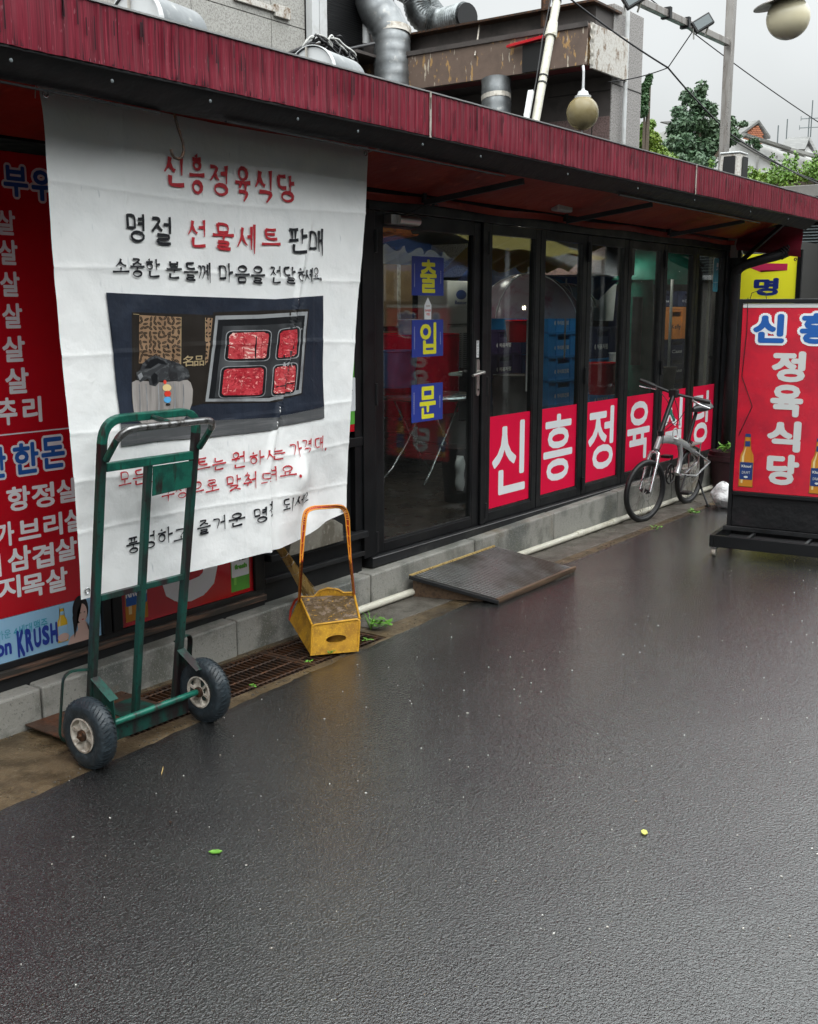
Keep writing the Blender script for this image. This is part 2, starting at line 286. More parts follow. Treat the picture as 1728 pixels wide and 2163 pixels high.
K['parasol'] = mat('green_parasol_cloth', (.010,.15,.10), .6, var=[(3, (.007,.10,.07), .45, .65)]); K['bag'] = mat('white_plastic_bag', (.75,.76,.76), .35, bump=[(25, .02)], trans=.1)
K['ac'] = mat('white_appliance', (.45,.46,.45), .35); K['card'] = mat('cardboard', (.26,.17,.09), .7, var=[(6, (.2,.13,.07), .45, .7)])
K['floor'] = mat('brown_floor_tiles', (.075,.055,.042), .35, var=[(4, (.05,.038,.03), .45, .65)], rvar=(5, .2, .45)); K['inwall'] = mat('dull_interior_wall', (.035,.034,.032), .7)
K['potred'] = mat('maroon_plastic', (.028,.008,.011), .4); K['leafg'] = mat('weed_leaf', (.10,.26,.03), .45, var=[(60, (.16,.36,.06), .5, .65)]); K['leafy'] = mat('yellowed_leaf', (.45,.45,.10), .5)
K['tube'] = mat('lit_fluorescent_tube', (1,1,1), .4, emit=((1,.97,.9), 26.0)); K['bulb'] = mat('lit_warm_bulb', (1,.9,.7), .4, emit=((1,.8,.5), 30.0))
K['fol_dark'] = mat('dark_foliage', (.035,.085,.030), .5, var=[(1.3, (.06,.13,.045), .45, .65)]); K['fol_grey'] = mat('grey_green_foliage', (.06,.115,.06), .5, var=[(1.3, (.11,.17,.09), .45, .65)])
K['fol_bright'] = mat('bright_hedge_foliage', (.10,.20,.025), .5, var=[(.9, (.20,.27,.03), .45, .62)]); K['bark'] = mat('bark', (.09,.07,.05), .8, bump=[(30, .01)])
K['brick'] = mat('orange_brick', (.36,.13,.06), .7, var=[((3,3,14), (.26,.09,.05), .45, .6)]); K['rooftile'] = mat('grey_roof_tiles', (.12,.12,.115), .6, var=[((2,2,20), (.2,.2,.19), .5, .65)])
K['render'] = mat('pale_rendered_wall', (.50,.50,.49), .7, var=[((2,2,.5), (.38,.38,.37), .5, .75)]); K['conc'] = mat('grey_concrete_wall', (.32,.32,.30), .7, var=[(2, (.2,.2,.19), .45, .7)], bump=[(30, .004)])
K['louvre'] = mat('grey_louvre_slat', (.13,.15,.155), .45, .3); K['mortar'] = mat('grey_block', (.20,.19,.175), .7, var=[(3, (.14,.13,.12), .45, .7)])
K['yellowsign'] = K['yellow0']; _n = K['yellowsign'].node_tree; _t = _n.nodes.new('ShaderNodeBsdfTranslucent'); _t.inputs[0].default_value = (.95,.90,.04,1); _m = _n.nodes.new('ShaderNodeMixShader'); _m.inputs[0].default_value = .45
_o = [q for q in _n.nodes if q.type == 'OUTPUT_MATERIAL'][0]; _n.links.new(_n.nodes['Principled BSDF'].outputs[0], _m.inputs[1]); _n.links.new(_t.outputs[0], _m.inputs[2]); _n.links.new(_m.outputs[0], _o.inputs[0])    # thin vinyl lets light through
K['btyre'] = mat('black_bike_tyre', (.010,.010,.011), .45, var=[(20, (.03,.028,.026), .55, .75)])
K['tent'] = mat('blue_tarp', (.03,.07,.20), .6); K['ytent'] = mat('yellow_tarp', (.45,.38,.10), .6)
# ------------------------------------------------------------------ lettering
_G = {}
def glyph(ch):
    if ch not in _G:
        c = bpy.data.curves.new('tmp', 'FONT'); c.body = ch; c.resolution_u = 3
        o = bpy.data.objects.new('tmp', c); COL.objects.link(o); bpy.context.view_layer.update()
        me = bpy.data.meshes.new_from_object(o.evaluated_get(bpy.context.evaluated_depsgraph_get()))
        _G[ch] = ([(v.co.x, v.co.y) for v in me.vertices], [tuple(p.vertices) for p in me.polygons])
        bpy.data.objects.remove(o); bpy.data.curves.remove(c); bpy.data.meshes.remove(me)
    return _G[ch]
def put(m, ch, x0, z0, x1, z1, P, lvl=0, bold=.02, ref=None, shear=0):
    """one character (or word) fitted to the rectangle; P(a, b, level) places it on its surface; bold thickens the strokes"""
    vs, fs = glyph(ch); k = bold if ref is None else ref
    ax, bx = min(v[0] for v in vs) - k, max(v[0] for v in vs) + k; az, bz = min(v[1] for v in vs) - k, max(v[1] for v in vs) + k
    sx = (x1 - x0) / max(bx - ax, .01); sz = (z1 - z0) / max(bz - az, .01)
    n = 0 if bold <= 0 else 8 if bold < .07 else 14
    for j in range(-1, n):
        dx, dz = (0, 0) if j < 0 else (bold * math.cos(2*math.pi*j/n), bold * math.sin(2*math.pi*j/n))
        m.add([P(x0 + (v[0] + dx - ax) * sx + shear * (v[1] + dz - az) * sz, z0 + (v[1] + dz - az) * sz, lvl + .06*(j+1)) for v in vs], fs)
def poly(m, pts, P, lvl, step=None):   # a filled outline on a surface, cut into small cells when the surface is curved
    bm = bmesh.new(); f = bm.faces.new([bm.verts.new((p[0], 0, p[1])) for p in pts]); bmesh.ops.triangulate(bm, faces=[f])
    if step:
        xs = [p[0] for p in pts]; zs = [p[1] for p in pts]
        x = math.ceil(min(xs) / step) * step
        while x < max(xs): bmesh.ops.bisect_plane(bm, geom=bm.verts[:] + bm.edges[:] + bm.faces[:], plane_co=(x,0,0), plane_no=(1,0,0)); x += step
        z = math.ceil(min(zs) / step) * step
        while z < max(zs): bmesh.ops.bisect_plane(bm, geom=bm.verts[:] + bm.edges[:] + bm.faces[:], plane_co=(0,0,z), plane_no=(0,0,1)); z += step
    bm.verts.index_update(); m.add([P(v.co.x, v.co.z, lvl) for v in bm.verts], [tuple(v.index for v in f.verts) for f in bm.faces]); bm.free()
def ell(cx, cz, rx, rz, n=20, rot=0): c, s = math.cos(rot), math.sin(rot); return [(cx + rx*math.cos(t)*c - rz*math.sin(t)*s, cz + rx*math.cos(t)*s + rz*math.sin(t)*c) for t in [2*math.pi*i/n for i in range(n)]]
def rrect(x0, z0, x1, z1, r, n=4):
    o = []
    for cx, cz, a0 in ((x1-r, z1-r, 0), (x0+r, z1-r, 90), (x0+r, z0+r, 180), (x1-r, z0+r, 270)):
        o += [(cx + r*math.cos(R(a0 + 90*i/n)), cz + r*math.sin(R(a0 + 90*i/n))) for i in range(n+1)]
    return o
def bottle(m, cx, z0, h, w, P, lvl, cols, s=1):   # flat printed bottle; cols: glass, highlight, label, cap, base
    out = [(.5,0),(.5,.5),(.46,.6),(.24,.72),(.17,.8),(.16,.93),(.19,.94),(.19,1)]
    pts = [(cx + a*w, z0 + b*h) for a, b in out] + [(cx - a*w, z0 + b*h) for a, b in out[::-1]]
    m.mat(cols[0]); poly(m, pts, P, lvl)
    m.mat(cols[1]); poly(m, [(cx - .36*w, z0+.06*h), (cx - .22*w, z0+.06*h), (cx-.2*w, z0+.58*h), (cx-.08*w, z0+.75*h), (cx-.12*w, z0+.75*h), (cx-.36*w, z0+.56*h)], P, lvl+1)
    m.mat(cols[2]); poly(m, rrect(cx-.47*w, z0+.13*h, cx+.47*w, z0+.46*h, .05*w), P, lvl+2); poly(m, [(cx-.18*w, z0+.76*h), (cx+.18*w, z0+.76*h), (cx+.17*w, z0+.86*h), (cx-.17*w, z0+.86*h)], P, lvl+2)
    m.mat(cols[3]); poly(m, [(cx-.2*w, z0+.94*h), (cx+.2*w, z0+.94*h), (cx+.19*w, z0+h), (cx-.19*w, z0+h)], P, lvl+2)
def PY(Y, st=.0007): return lambda a, b, l: (a, Y - l*st, b)      # a vertical plane facing the street
def PX(X, st=.0007): return lambda a, b, l: (X - l*st, a, b)      # a vertical plane facing back along the street
# brush lettering: each jamo is a few strokes in the unit square
JA = {'ㄱ':[[(0,.92),(.95,.95),(.75,.4),(.5,0)]], 'ㄴ':[[(.08,1),(.05,.2),(.15,.06),(1,.18)]], 'ㄷ':[[(.05,.95),(.9,1)],[(.08,.95),(.05,.1),(1,.12)]],
 'ㄹ':[[(.05,.97),(.9,1),(.85,.55)],[(.08,.52),(.85,.55)],[(.08,.52),(.06,.05),(1,.1)]], 'ㅁ':[[(.06,1),(.1,0)],[(.06,.95),(.92,1),(.86,.02)],[(.1,.06),(.86,.08)]],
 'ㅂ':[[(.08,1),(.12,0)],[(.88,1),(.86,0)],[(.1,.55),(.86,.58)],[(.12,.05),(.86,.07)]], 'ㅅ':[[(.52,1),(.42,.5),(0,0)],[(.45,.58),(.7,.25),(1,.1)]],
 'ㅇ':[[(.5+.46*math.sin(a), .5+.48*math.cos(a)) for a in [i*2*math.pi/12-.2 for i in range(13)]]], 'ㅈ':[[(.05,.93),(.9,.97),(.5,.45),(0,0)],[(.5,.5),(.72,.25),(1,.08)]],
 'ㅊ':[[(.4,1.08),(.55,.92)],[(.05,.78),(.9,.8),(.5,.4),(0,0)],[(.5,.42),(.72,.22),(1,.06)]], 'ㅌ':[[(.06,.97),(.9,1)],[(.08,.52),(.8,.55)],[(.08,.97),(.06,.04),(1,.1)]],
 'ㅍ':[[(.02,.95),(.98,1)],[(.3,.92),(.34,.15)],[(.7,.94),(.66,.18)],[(0,.08),(1,.16)]], 'ㅎ':[[(.42,1.08),(.56,.9)],[(.02,.72),(.98,.78)],[(.5+.36*math.sin(a), .3+.31*math.cos(a)) for a in [i*2*math.pi/12-.2 for i in range(13)]]],
 'ㄲ':[[(0,.9),(.42,.94),(.3,.4),(.05,0)],[(.52,.9),(.98,.94),(.85,.4),(.55,0)]]}
VW = {'ㅏ':[[(.25,1.05),(.3,.9),(.28,-.04)],[(.3,.52),(1,.55)]], 'ㅐ':[[(.15,.95),(.18,.05)],[(.18,.52),(.72,.55)],[(.72,1.05),(.78,-.1)]], 'ㅓ':[[(.7,1.05),(.76,.9),(.74,-.04)],[(-.1,.55),(.74,.58)]],
 'ㅔ':[[(.42,.95),(.44,.05)],[(-.15,.55),(.44,.58)],[(.85,1.05),(.9,-.1)]], 'ㅕ':[[(.7,1.05),(.76,.9),(.74,-.04)],[(.0,.72),(.74,.74)],[(-.05,.42),(.74,.46)]], 'ㅣ':[[(.5,1.05),(.56,.9),(.54,-.04)]],
 'ㅗ':[[(.5,1),(.5,.3)],[(0,.18),(1,.3)]], 'ㅛ':[[(.34,1),(.38,.3)],[(.66,1),(.62,.3)],[(0,.18),(1,.3)]], 'ㅜ':[[(0,.85),(1,.95)],[(.52,.85),(.5,-.2)]], 'ㅠ':[[(0,.85),(1,.95)],[(.34,.85),(.25,.0)],[(.66,.88),(.66,-.25)]], 'ㅡ':[[(0,.45),(1,.6)]]}
CHO = 'ㄱㄲㄴㄷㄸㄹㅁㅂㅃㅅㅆㅇㅈㅉㅊㅋㅌㅍㅎ'; JUN = 'ㅏㅐㅑㅒㅓㅔㅕㅖㅗㅘㅙㅚㅛㅜㅝㅞㅟㅠㅡㅢㅣ'; JON = ' ㄱㄲㄳㄴㄵㄶㄷㄹㄺㄻㄼㄽㄾㄿㅀㅁㅂㅄㅅㅆㅇㅈㅊㅋㅌㅍㅎ'
def brush(m, ch, x0, z0, x1, z1, P, lvl, wt=.085, style='brush'):
    k = ord(ch) - 0xAC00; c, v, f = CHO[k//588], JUN[(k % 588)//28], JON[k % 28].strip()
    b = []
    if v in 'ㅏㅐㅓㅔㅕㅣ':
        if f: b += [(JA[c], .0, .5, .46, .98), (VW[v], .62, .98, .42, 1.0), (JA[f], .2, .92, .0, .36)]
        else: b += [(JA[c], .0, .55, .14, .9), (VW[v], .6, 1.0, .0, 1.0)]
    elif v == 'ㅚ': b += [(JA[c], .05, .6, .5, .98), (VW['ㅗ'], .0, .68, .12, .46), (VW['ㅣ'], .72, 1.0, .0, 1.0)]
    elif v == 'ㅝ':
        h = .40 if f else .15
        b += [(JA[c], .1, .55, .64 if f else .5, 1.0), (VW['ㅜ'], .0, .62, h + (.05 if f else .08), h + .2 if f else .42), (VW['ㅓ'], .62, 1.0, .34 if f else 0, 1.0)]
        if f: b += [(JA[f], .2, .95, .0, .24)]
    else:
        if f: b += [(JA[c], .2, .8, .64, 1.0), (VW[v], .0, 1.0, .38, .58), (JA[f], .2, .82, .0, .31)]
        else: b += [(JA[c], .18, .82, .46, 1.0), (VW[v], .0, 1.0, .02, .42)]
    w, h = x1 - x0, z1 - z0; base = 1.18 * wt * (abs(w) + h) / 2; lv = lvl
    for strokes, bx0, bx1, bz0, bz1 in b:
        for st in strokes:
            pts = [((bx0 + (bx1-bx0)*p[0]) * w + x0, (bz0 + (bz1-bz0)*p[1]) * h + z0) for p in st]
            ring = len(st) > 8
            q = pts[:]
            if not ring:
                for _ in range(2):
                    if len(q) > 2: q = [q[0]] + [r for a, c2 in zip(q[:-1], q[1:]) for r in ((a[0]*.72+c2[0]*.28, a[1]*.72+c2[1]*.28), (a[0]*.28+c2[0]*.72, a[1]*.28+c2[1]*.72))][1:-1] + [q[-1]]
                d = []
                for a, c2 in zip(q[:-1], q[1:]):
                    s = max(1, int(math.hypot(a[0]-c2[0], a[1]-c2[1]) / .02))
                    d += [(a[0]+(c2[0]-a[0])*i/s, a[1]+(c2[1]-a[1])*i/s) for i in range(s)]
                q = d + [q[-1]]
            n = len(q); L_, R_ = [], []; wob = random.uniform(-.1, .1)
            for i in range(n):
                a, c2 = q[max(i-1, 0)], q[min(i+1, n-1)]
                if ring and i in (0, n-1): a, c2 = q[-2], q[1]
                dx, dz = c2[0]-a[0], c2[1]-a[1]; l = math.hypot(dx, dz) or 1; nx, nz_ = -dz/l, dx/l; t = i / (n-1)
                if style == 'flat': r = base * .5 * (1 + .08*math.sin(9*t + wob*30))
                elif ring: r = base * .42 * (1 + .35*math.cos(2*math.pi*t - 1))
                else:
                    horiz = abs(dx) > abs(dz) * 1.6
                    r = base * .5 * ((1.15 - .75*t**1.6 + .25*math.exp(-t*8)) if not horiz else (.72 + .25*math.exp(-t*7) + .42*math.exp(-(1-t)*6)))
                L_.append((q[i][0]+nx*r, q[i][1]+nz_*r)); R_.append((q[i][0]-nx*r, q[i][1]-nz_*r))
            vs = [P(a[0], a[1], lv) for a in L_] + [P(a[0], a[1], lv) for a in R_]
            m.add(vs, [(i, i+1, n+i+1, n+i) for i in range(n-1)]); lv += .22
# ------------------------------------------------------------------ ground, kerb, drain
PX0, PX1, PY0, PY1 = 2.58, 4.24, -.40, -.035      # the drain opening
ap = M()
for x0, x1, y0, y1 in ((-6, PX0, -1.2, .3), (PX1, 30, -1.2, .3), (PX0, PX1, -1.2, PY0), (PX0, PX1, PY1, .3)): ap.box(x0, x1, y0, y1, -.2, 0)
build('concrete_apron', ap, K['apron'], kind='structure')
pc = M(); pc.box(4.30, 12, -.27, 0, -.01, .004); build('concrete_patch', pc, K['apron2'], kind='structure', bevel=.003)
dp = M(); dp.box(PX0-.02, PX1+.02, PY0-.02, PY1+.02, -.32, -.18); build('drain_pit', dp, K['dark'], kind='structure')
def edge_y(x): return -.545 + .062*max(0, min(x-2, 1.4)) + .05*max(0, min(x-3.4, 1.8)) + .012*max(0, x-5.2) + .010*mnoise.noise((x*9, 0, 0)) + .007*mnoise.noise((x*37, 3, 0)) + .006*mnoise.noise((x*80, 7, 0))
rd = M(); nx_ = 900; xs = [-8 + 26*i/nx_ for i in range(nx_+1)]; vs_ = []
for x in xs: vs_ += [(x, edge_y(x), -.01), (x, edge_y(x)-.012, .006), (x, edge_y(x)-.05, .008), (x, -14, .008)]
rd.add(vs_, [(4*i+j, 4*i+j+1, 4*i+5+j, 4*i+4+j) for i in range(nx_) for j in range(3)])
rd.add([(18, -.2, .008), (18, -14, .008), (60, -14, .008), (60, -.2, .008)], [(0,1,2,3)])
build('asphalt_road', rd, K['asphalt'], kind='structure')
gd = M(); gd.box(-80, 160, -80, 160, -.5, -.33); build('ground', gd, K['apron2'], kind='structure')
def ktop(x): return .112 + .0172*x
kb = empty('kerb', (0,0,0), kind='structure')
jx = [-1.8, -.75, .3, 1.35, 2.48, 3.575, 4.62, 5.68, 6.70, 7.72, 8.78, 9.80, 10.9]
for i, (a, b) in enumerate(zip(jx[:-1], jx[1:])):
    z0, z1 = ktop(a) + random.uniform(-.002, .002), ktop(b) + random.uniform(-.002, .002); y = random.uniform(-.004, .003); g = .005
    m = M(); m.hexa([(a+g,y,-.1),(b-g,y,-.1),(b-g,.22,-.1),(a+g,.22,-.1),(a+g,y,z0),(b-g,y,z1),(b-g,.22,z1),(a+g,.22,z0)]); build('kerb_stone', m, K['curb'], kb, bevel=.009)
m = M(); m.box(-1.8, 10.9, .02, .2, -.1, .10); build('mortar_bed', m, K['dark'], kb)
# gratings over the drain
def grating(x0, x1, label):
    g = empty('drain_grate', (x0, PY0, 0), label, 'grate', 'iron grates over the drain')
    f = M(); t = -.004
    f.box(x0, x1, PY0, PY0+.012, -.035, t).box(x0, x1, PY1-.012, PY1, -.035, t).box(x0, x0+.022, PY0+.012, PY1-.012, -.035, t).box(x1-.022, x1, PY0+.012, PY1-.012, -.035, t)
    build('grate_frame', f, K['rust'], g); n = int((x1-x0-.044)/.0295)
    bm_ = M(); bm_.box(-.0028, .0028, PY0+.012, PY1-.012, -.034, -.006); first = None
    for i in range(n):
        x = x0 + .022 + (i+.7)*(x1-x0-.044)/n
        if first is None: first = build('bar', bm_, K['rust'], g); first.data.transform(__import__('mathutils').Matrix.Translation((x0, 0, 0))); o = first
        else: o = first.copy(); COL.objects.link(o)
        o.location.x = x - x0
    r0 = M(); r0.tube([(x0+.02, 0, 0), (x1-.02, 0, 0)], .0042, 6)
    for k in range(4):
        r = M(); yy = PY0 + .045 + k*.093; r.tube([(x0+.02, yy, -.008), (x1-.02, yy, -.008)], .0042, 6); build('cross_rod', r, K['rust'], g)
grating(2.585, 3.135, 'rusty drain grate beneath the hand truck'); grating(3.14, 3.69, 'rusty drain grate right of the hand truck wheel'); grating(3.695, 4.235, 'rusty drain grate beneath the yellow dustpan')
# ------------------------------------------------------------------ the shop: one building with its frames, door, folding panels and signs
FY = .10    # face of the frames
shop = empty('shop_building', (4.7, FY, .2), 'single storey restaurant front of black framed glass doors under a crimson awning', 'building')
def part(name, m, mats, **k): return build(name, m, mats, shop, **k)
ZT = 2.235
s = M()
s.box(-5, 4.70, FY+.02, FY+.08, 2.31, 2.55); part('lintel_wall', s, K['frame'])
s = M(); s.box(4.72, 10.10, FY-.02, FY+.07, 2.175, ZT); part('door_header', s, K['frame'], bevel=.003)
s = M(); s.box(4.72, 10.10, FY+.01, FY+.06, ZT+.001, 2.6); part('upper_wall', s, K['frame2'])
s = M(); s.box(4.72, 10.10, FY-.03, FY+.09, .202, .262); part('threshold', s, K['frame2'], bevel=.003)
s = M(); s.box(4.72, 10.10, FY-.034, FY-.028, .255, .259); part('threshold_trim', s, K['trim'])
for x0, x1 in ((4.665, 4.775), (5.868, 5.925), (10.04, 10.13)):
    s = M(); s.box(x0, x1, FY-.015, FY+.07, .263, 2.174); part('post', s, K['frame'], bevel=.003)
def leaf(name, x0, x1, z0, z1, fw, fb, y0=FY, y1=FY+.05):     # a framed glass leaf
    f = M(); f.box(x0, x0+fw, y0, y1, z0, z1).box(x1-fw, x1, y0, y1, z0, z1).box(x0+fw, x1-fw, y0, y1, z1-fw*1.0, z1).box(x0+fw, x1-fw, y0, y1, z0, z0+fb)
    o = part(name, f, K['frame'], bevel=.003)
    g = M(); g.box(x0+fw, x1-fw, y0+.02, y0+.026, z0+fb, z1-fw); build('pane', g, K['glass'], o)
    b = M(); b.box(x0+fw+.002, x1-fw-.002, y0+.004, y0+.019, z0+fb, z0+fb+.012).box(x0+fw, x0+fw+.008, y0+.004, y0+.019, z0+fb+.012, z1-fw).box(x1-fw-.008, x1-fw, y0+.004, y0+.019, z0+fb+.012, z1-fw); build('glazing_bead', b, K['frame2'], o)
    return o
door = leaf('glass_door', 4.785, 5.862, .266, 2.170, .078, .055)
# folding panels with red letters
pitch = .695; chars = '신흥정육식당'
for i, ch in enumerate(chars):
    x0 = 5.93 + i*pitch*.984; x1 = x0 + .675
    o = leaf('folding_panel', x0, x1, .266, 2.170, .062, .062)
    gx0, gx1 = x0+.064, x1-.064; gz = .345
    m = M(); m.box(gx0, gx1, FY+.0165, FY+.0195, gz, .955); build('red_sheet', m, K['redsheet'], o)
    m = M(); w = gx1-gx0
    put(m, ch, gx0+.055, gz+.075 + (0), gx1-.06, .905, PY(FY+.0155), 0, .018); build('lettering', m, K['p_white'], o)
    hx = x1 if i % 2 else x0
    if i % 2 == 0:
        for zz, hh in ((.30, .1), (1.1, .12), (1.98, .14)):
            m = M(); m.cyl((x0+.002, FY-.012, zz), (x0+.002, FY-.012, zz+hh), .011, n=10); build('hinge', m, K['black'], o)
m = M(); P_ = PY(FY+.018); x = 9.80
m.mat(0); poly(m, rrect(x, 1.80, x+.12, 2.10, .02), P_, 0); m.mat(1); poly(m, rrect(x+.07, 2.02, x+.108, 2.06, .01), P_, 1); poly(m, [(x+.06,1.99),(x+.10,2.0),(x+.105,2.01),(x+.07,2.005)], P_, 1)
poly(m, [(x+.01,1.88),(x+.11,1.885),(x+.11,1.888),(x+.01,1.883)], P_, 1); poly(m, [(x+.058,1.84),(x+.061,1.84),(x+.062,1.92),(x+.059,1.92)], P_, 1)
build('blue_sticker', m, [K['p_teal'], K['p_white']], bpy.data.objects['folding_panel.005'])
# door furniture
m = M(); hx = 5.832
m.prism(rrect(hx-.017, 1.105, hx+.017, 1.335, .016), 0, .008, lambda a, b, c: (a, FY-c, b)); m.tube(round_path([(hx, FY-.006, 1.255), (hx, FY-.055, 1.255), (hx-.02, FY-.058, 1.255), (hx-.125, FY-.05, 1.240)], .02), [.011]*6+[.010]*6+[.009]*2, 10)
build('handle', m, K['satin'], door, smooth=True, auto=40)
m = M(); m.tube([(hx-.10, FY+.05, 1.24), (hx-.16, FY+.10, 1.245), (hx-.02, FY+.10, 1.25)], .009, 8); build('inner_handle', m, K['satin'], door)
m = M(); m.cyl((hx, FY-.0125, 1.145), (hx, FY-.009, 1.145), .007, n=12); build('keyhole', m, K['black'], door)
m = M(); m.box(hx-.013, hx+.013, FY-.003, FY-.001, 1.345, 1.452); build('notice', m, K['tag'], door)
m = M()
for k in range(5): put(m, '문을닫으시'[k], hx-.008, 1.432-k*.019, hx+.008, 1.446-k*.019, PY(FY-.0035), 0, 0)
build('notice_lettering', m, K['ink_black'], door)
m = M(); m.box(4.875, 5.12, FY-.05, FY-.001, 2.105, 2.155); m.cyl((4.93, FY-.051, 2.13), (5.12, FY-.051, 2.13), .026, n=14); build('door_closer', m, K['satin'], door, smooth=True, auto=40)
m = M(); m.bar((4.99, FY-.045, 2.16), (5.20, FY-.10, 2.235), .016, .005).bar((5.20, FY-.10, 2.238), (5.36, FY-.03, 2.232), .014, .005).cyl((5.20, FY-.10, 2.22), (5.20, FY-.10, 2.25), .010, n=8); build('closer_arm', m, K['frame2'], door)
for zz in (.28, 1.12, 1.95):
    m = M(); m.cyl((4.783, FY-.012, zz), (4.783, FY-.012, zz+.12), .011, n=10); build('hinge', m, K['black'], door)
for ch, (ax, ay), (bx, by) in (('출', (870, 544), (937, 623)), ('입', (870, 677), (936, 752)), ('문', (869, 812), (935, 888))):
    p0 = AY(ax, by, FY+.018); p1 = AY(bx, ay, FY+.018); xa, xb = p0.x, p1.x; sl_ = (651-(ay+by)/2)/(2587-ax); zc = AY((ax+bx)/2, (ay+by)/2, FY+.018).z; hh = (AY((ax+bx)/2, ay, FY+.018).z - AY((ax+bx)/2, by, FY+.018).z)/2 + .004
    m = M(); m.mat(0); m.box(xa, xb, FY+.017, FY+.0195, zc-hh, zc+hh)
    w = xb-xa; m.mat(1)
    put(m, ch, xa+.25*w, zc-hh*.86, xa+.77*w, zc+hh*.86, PY(FY+.0165), 0, .026)
    m.mat(2)
    for (fx, za, zb) in ((.07, -.55, .6), (.9, -.35, .3)):
        z = zc + hh*za
        while z < zc + hh*zb: m.add([PY(FY+.0165)(xa+fx*w+dx, z+dz, 0) for dx, dz in ((0,0),(.004,0),(.004,.006),(0,.006))], [(0,1,2,3)]); z += .011
    build('door_sticker', m, [K['p_dkblue'], K['p_yellow'], K['p_white']], door)
c_ = AY(904, 652, FY+.018); m = M(); P_ = PY(FY+.0185); m.mat(0); poly(m, [(c_.x-.035, c_.z-.062), (c_.x+.035, c_.z-.062), (c_.x+.036, c_.z+.02), (c_.x, c_.z+.066), (c_.x-.036, c_.z+.02)], P_, 0)
m.mat(1); put(m, '한누리상품권', c_.x-.028, c_.z-.018, c_.x+.028, c_.z-.003, P_, 1, .02); put(m, '가맹점', c_.x-.016, c_.z-.040, c_.x+.016, c_.z-.024, P_, 1, .02); m.mat(2); put(m, 'www', c_.x-.02, c_.z+.01, c_.x+.02, c_.z+.02, P_, 1, 0, shear=.3)
build('voucher_sticker', m, [K['p_white'], K['p_redbead'], K['tan']], door)
# left of the door: low fixed panels, sill rails, sign boards
s = M(); s.box(3.93, 4.664, FY-.01, FY+.05, .905, .955); part('transom', s, K['frame'], bevel=.003)
s = M(); s.box(3.88, 4.664, FY-.045, FY+.05, .395, .43); part('sill', s, K['frame2'], bevel=.003)
s = M(); s.box(3.86, 4.664, FY-.02, FY+.05, .285, .31); part('lower_rail', s, K['frame2'], bevel=.003)
s = M(); s.box(3.86, 4.664, FY+.005, FY+.05, .312, .394).box(3.86, 4.664, FY+.005, FY+.05, .18, .284); part('kick_panel', s, K['frame'])
s = M(); s.box(3.93, 4.60, FY+.03, FY+.035, .431, .904); part('low_pane', s, K['frame2'])
s = M(); s.box(4.60, 4.664, FY-.005, FY+.05, .431, .904).box(4.60, 4.664, FY-.005, FY+.05, .956, 2.30); part('side_post', s, K['frame'])
s = M(); s.box(-5, 3.858, FY-.03, FY+.05, .205, .235); part('bottom_rail', s, K['rustrail'], bevel=.003)
s = M(); s.box(-5, 3.858, FY-.012, FY+.05, .236, .262).box(-5, 3.858, FY-.015, FY+.05, .10, .203); part('sill_channel', s, K['frame2'], bevel=.002)
for x0, x1 in ((2.862, 2.905), (2.915, 2.965), (3.79, 3.858), (3.862, 3.92)):
    s = M(); s.box(x0, x1, FY-.02, FY+.05, .263 if x1 < 3.86 else .432, 2.30); part('mullion', s, K['frame'], bevel=.003)
s = M(); s.box(-5, 4.6, FY+.04, FY+.07, .263, 2.24); part('backing_wall', s, K['frame'])
s = M(); s.box(-5, 4.60, FY-.02, FY+.03, 2.275, 2.309); part('top_rail', s, K['frame'], bevel=.003)
# menu board at the left edge
SY = FY - .004
mb = part('menu_board', M().box(1.2, 2.858, SY, FY+.02, .445, 2.232), K['redsign'])
A1 = lambda x, y: AY(x, y, SY-.002)
def rectpx(cx, cy, wpx, hpx, Y):       # centre and size in photo pixels -> rectangle on a wall plane
    c = AY(cx, cy, Y); a = AY(cx-wpx/2, cy, Y).x; b = AY(cx+wpx/2, cy, Y).x; t = AY(cx, cy-hpx/2, Y).z; u = AY(cx, cy+hpx/2, Y).z
    return a, u, b, t
def word(m, items, Y, lvl, bold, ref=None, Pf=None):
    for ch, cx, cy, w, h in items:
        a, u, b, t = rectpx(cx, cy, w, h, Y); put(m, ch, a, u, b, t, Pf or PY(Y), lvl, bold, ref)
wl = [('살', 12, 470, 42, 56), ('살', 17, 533, 42, 56), ('살', 21, 600, 43, 56), ('살', 26, 667, 44, 56), ('살', 29, 737, 50, 58), ('살', 36, 804, 52, 58), ('추', 16, 869, 42, 62), ('리', 68, 865, 42, 58),
      ('항', 39, 1053, 52, 62), ('정', 91, 1046, 50, 62), ('살', 142, 1036, 46, 60), ('가', 10, 1129, 42, 62), ('브', 62, 1118, 50, 50), ('리', 112, 1108, 42, 58), ('살', 158, 1098, 46, 58),
      ('이', -18, 1197, 42, 60), ('삼', 41, 1180, 52, 62), ('겹', 91, 1174, 48, 60), ('살', 140, 1160, 48, 58), ('지', 20, 1242, 50, 58), ('목', 70, 1237, 50, 58), ('살', 120, 1225, 48, 60)]
m = M(); word(m, [(c, x, y, w*.97, h*(.84 if y > 1000 else .95)) for c, x, y, w, h in wl], SY-.001, 0, .032)
a = AY(0, 915, SY).z; m.box(1.5, 2.857, SY-.002, SY-.001, 1.166, 1.171)
build('white_lettering', m, K['p_white'], mb)
bl = [('부', 33, 383, 52, 66), ('위', 92, 392, 52, 70), ('만', -8, 978, 42, 66), ('한', 55, 968, 54, 66), ('돈', 112, 956, 50, 66)]
m = M(); m.mat(0); word(m, bl, SY-.001, 0, .10, .03); m.mat(1); word(m, bl, SY-.0022, 0, .03, .03); build('blue_lettering', m, [K['p_white'], K['p_blue']], mb)
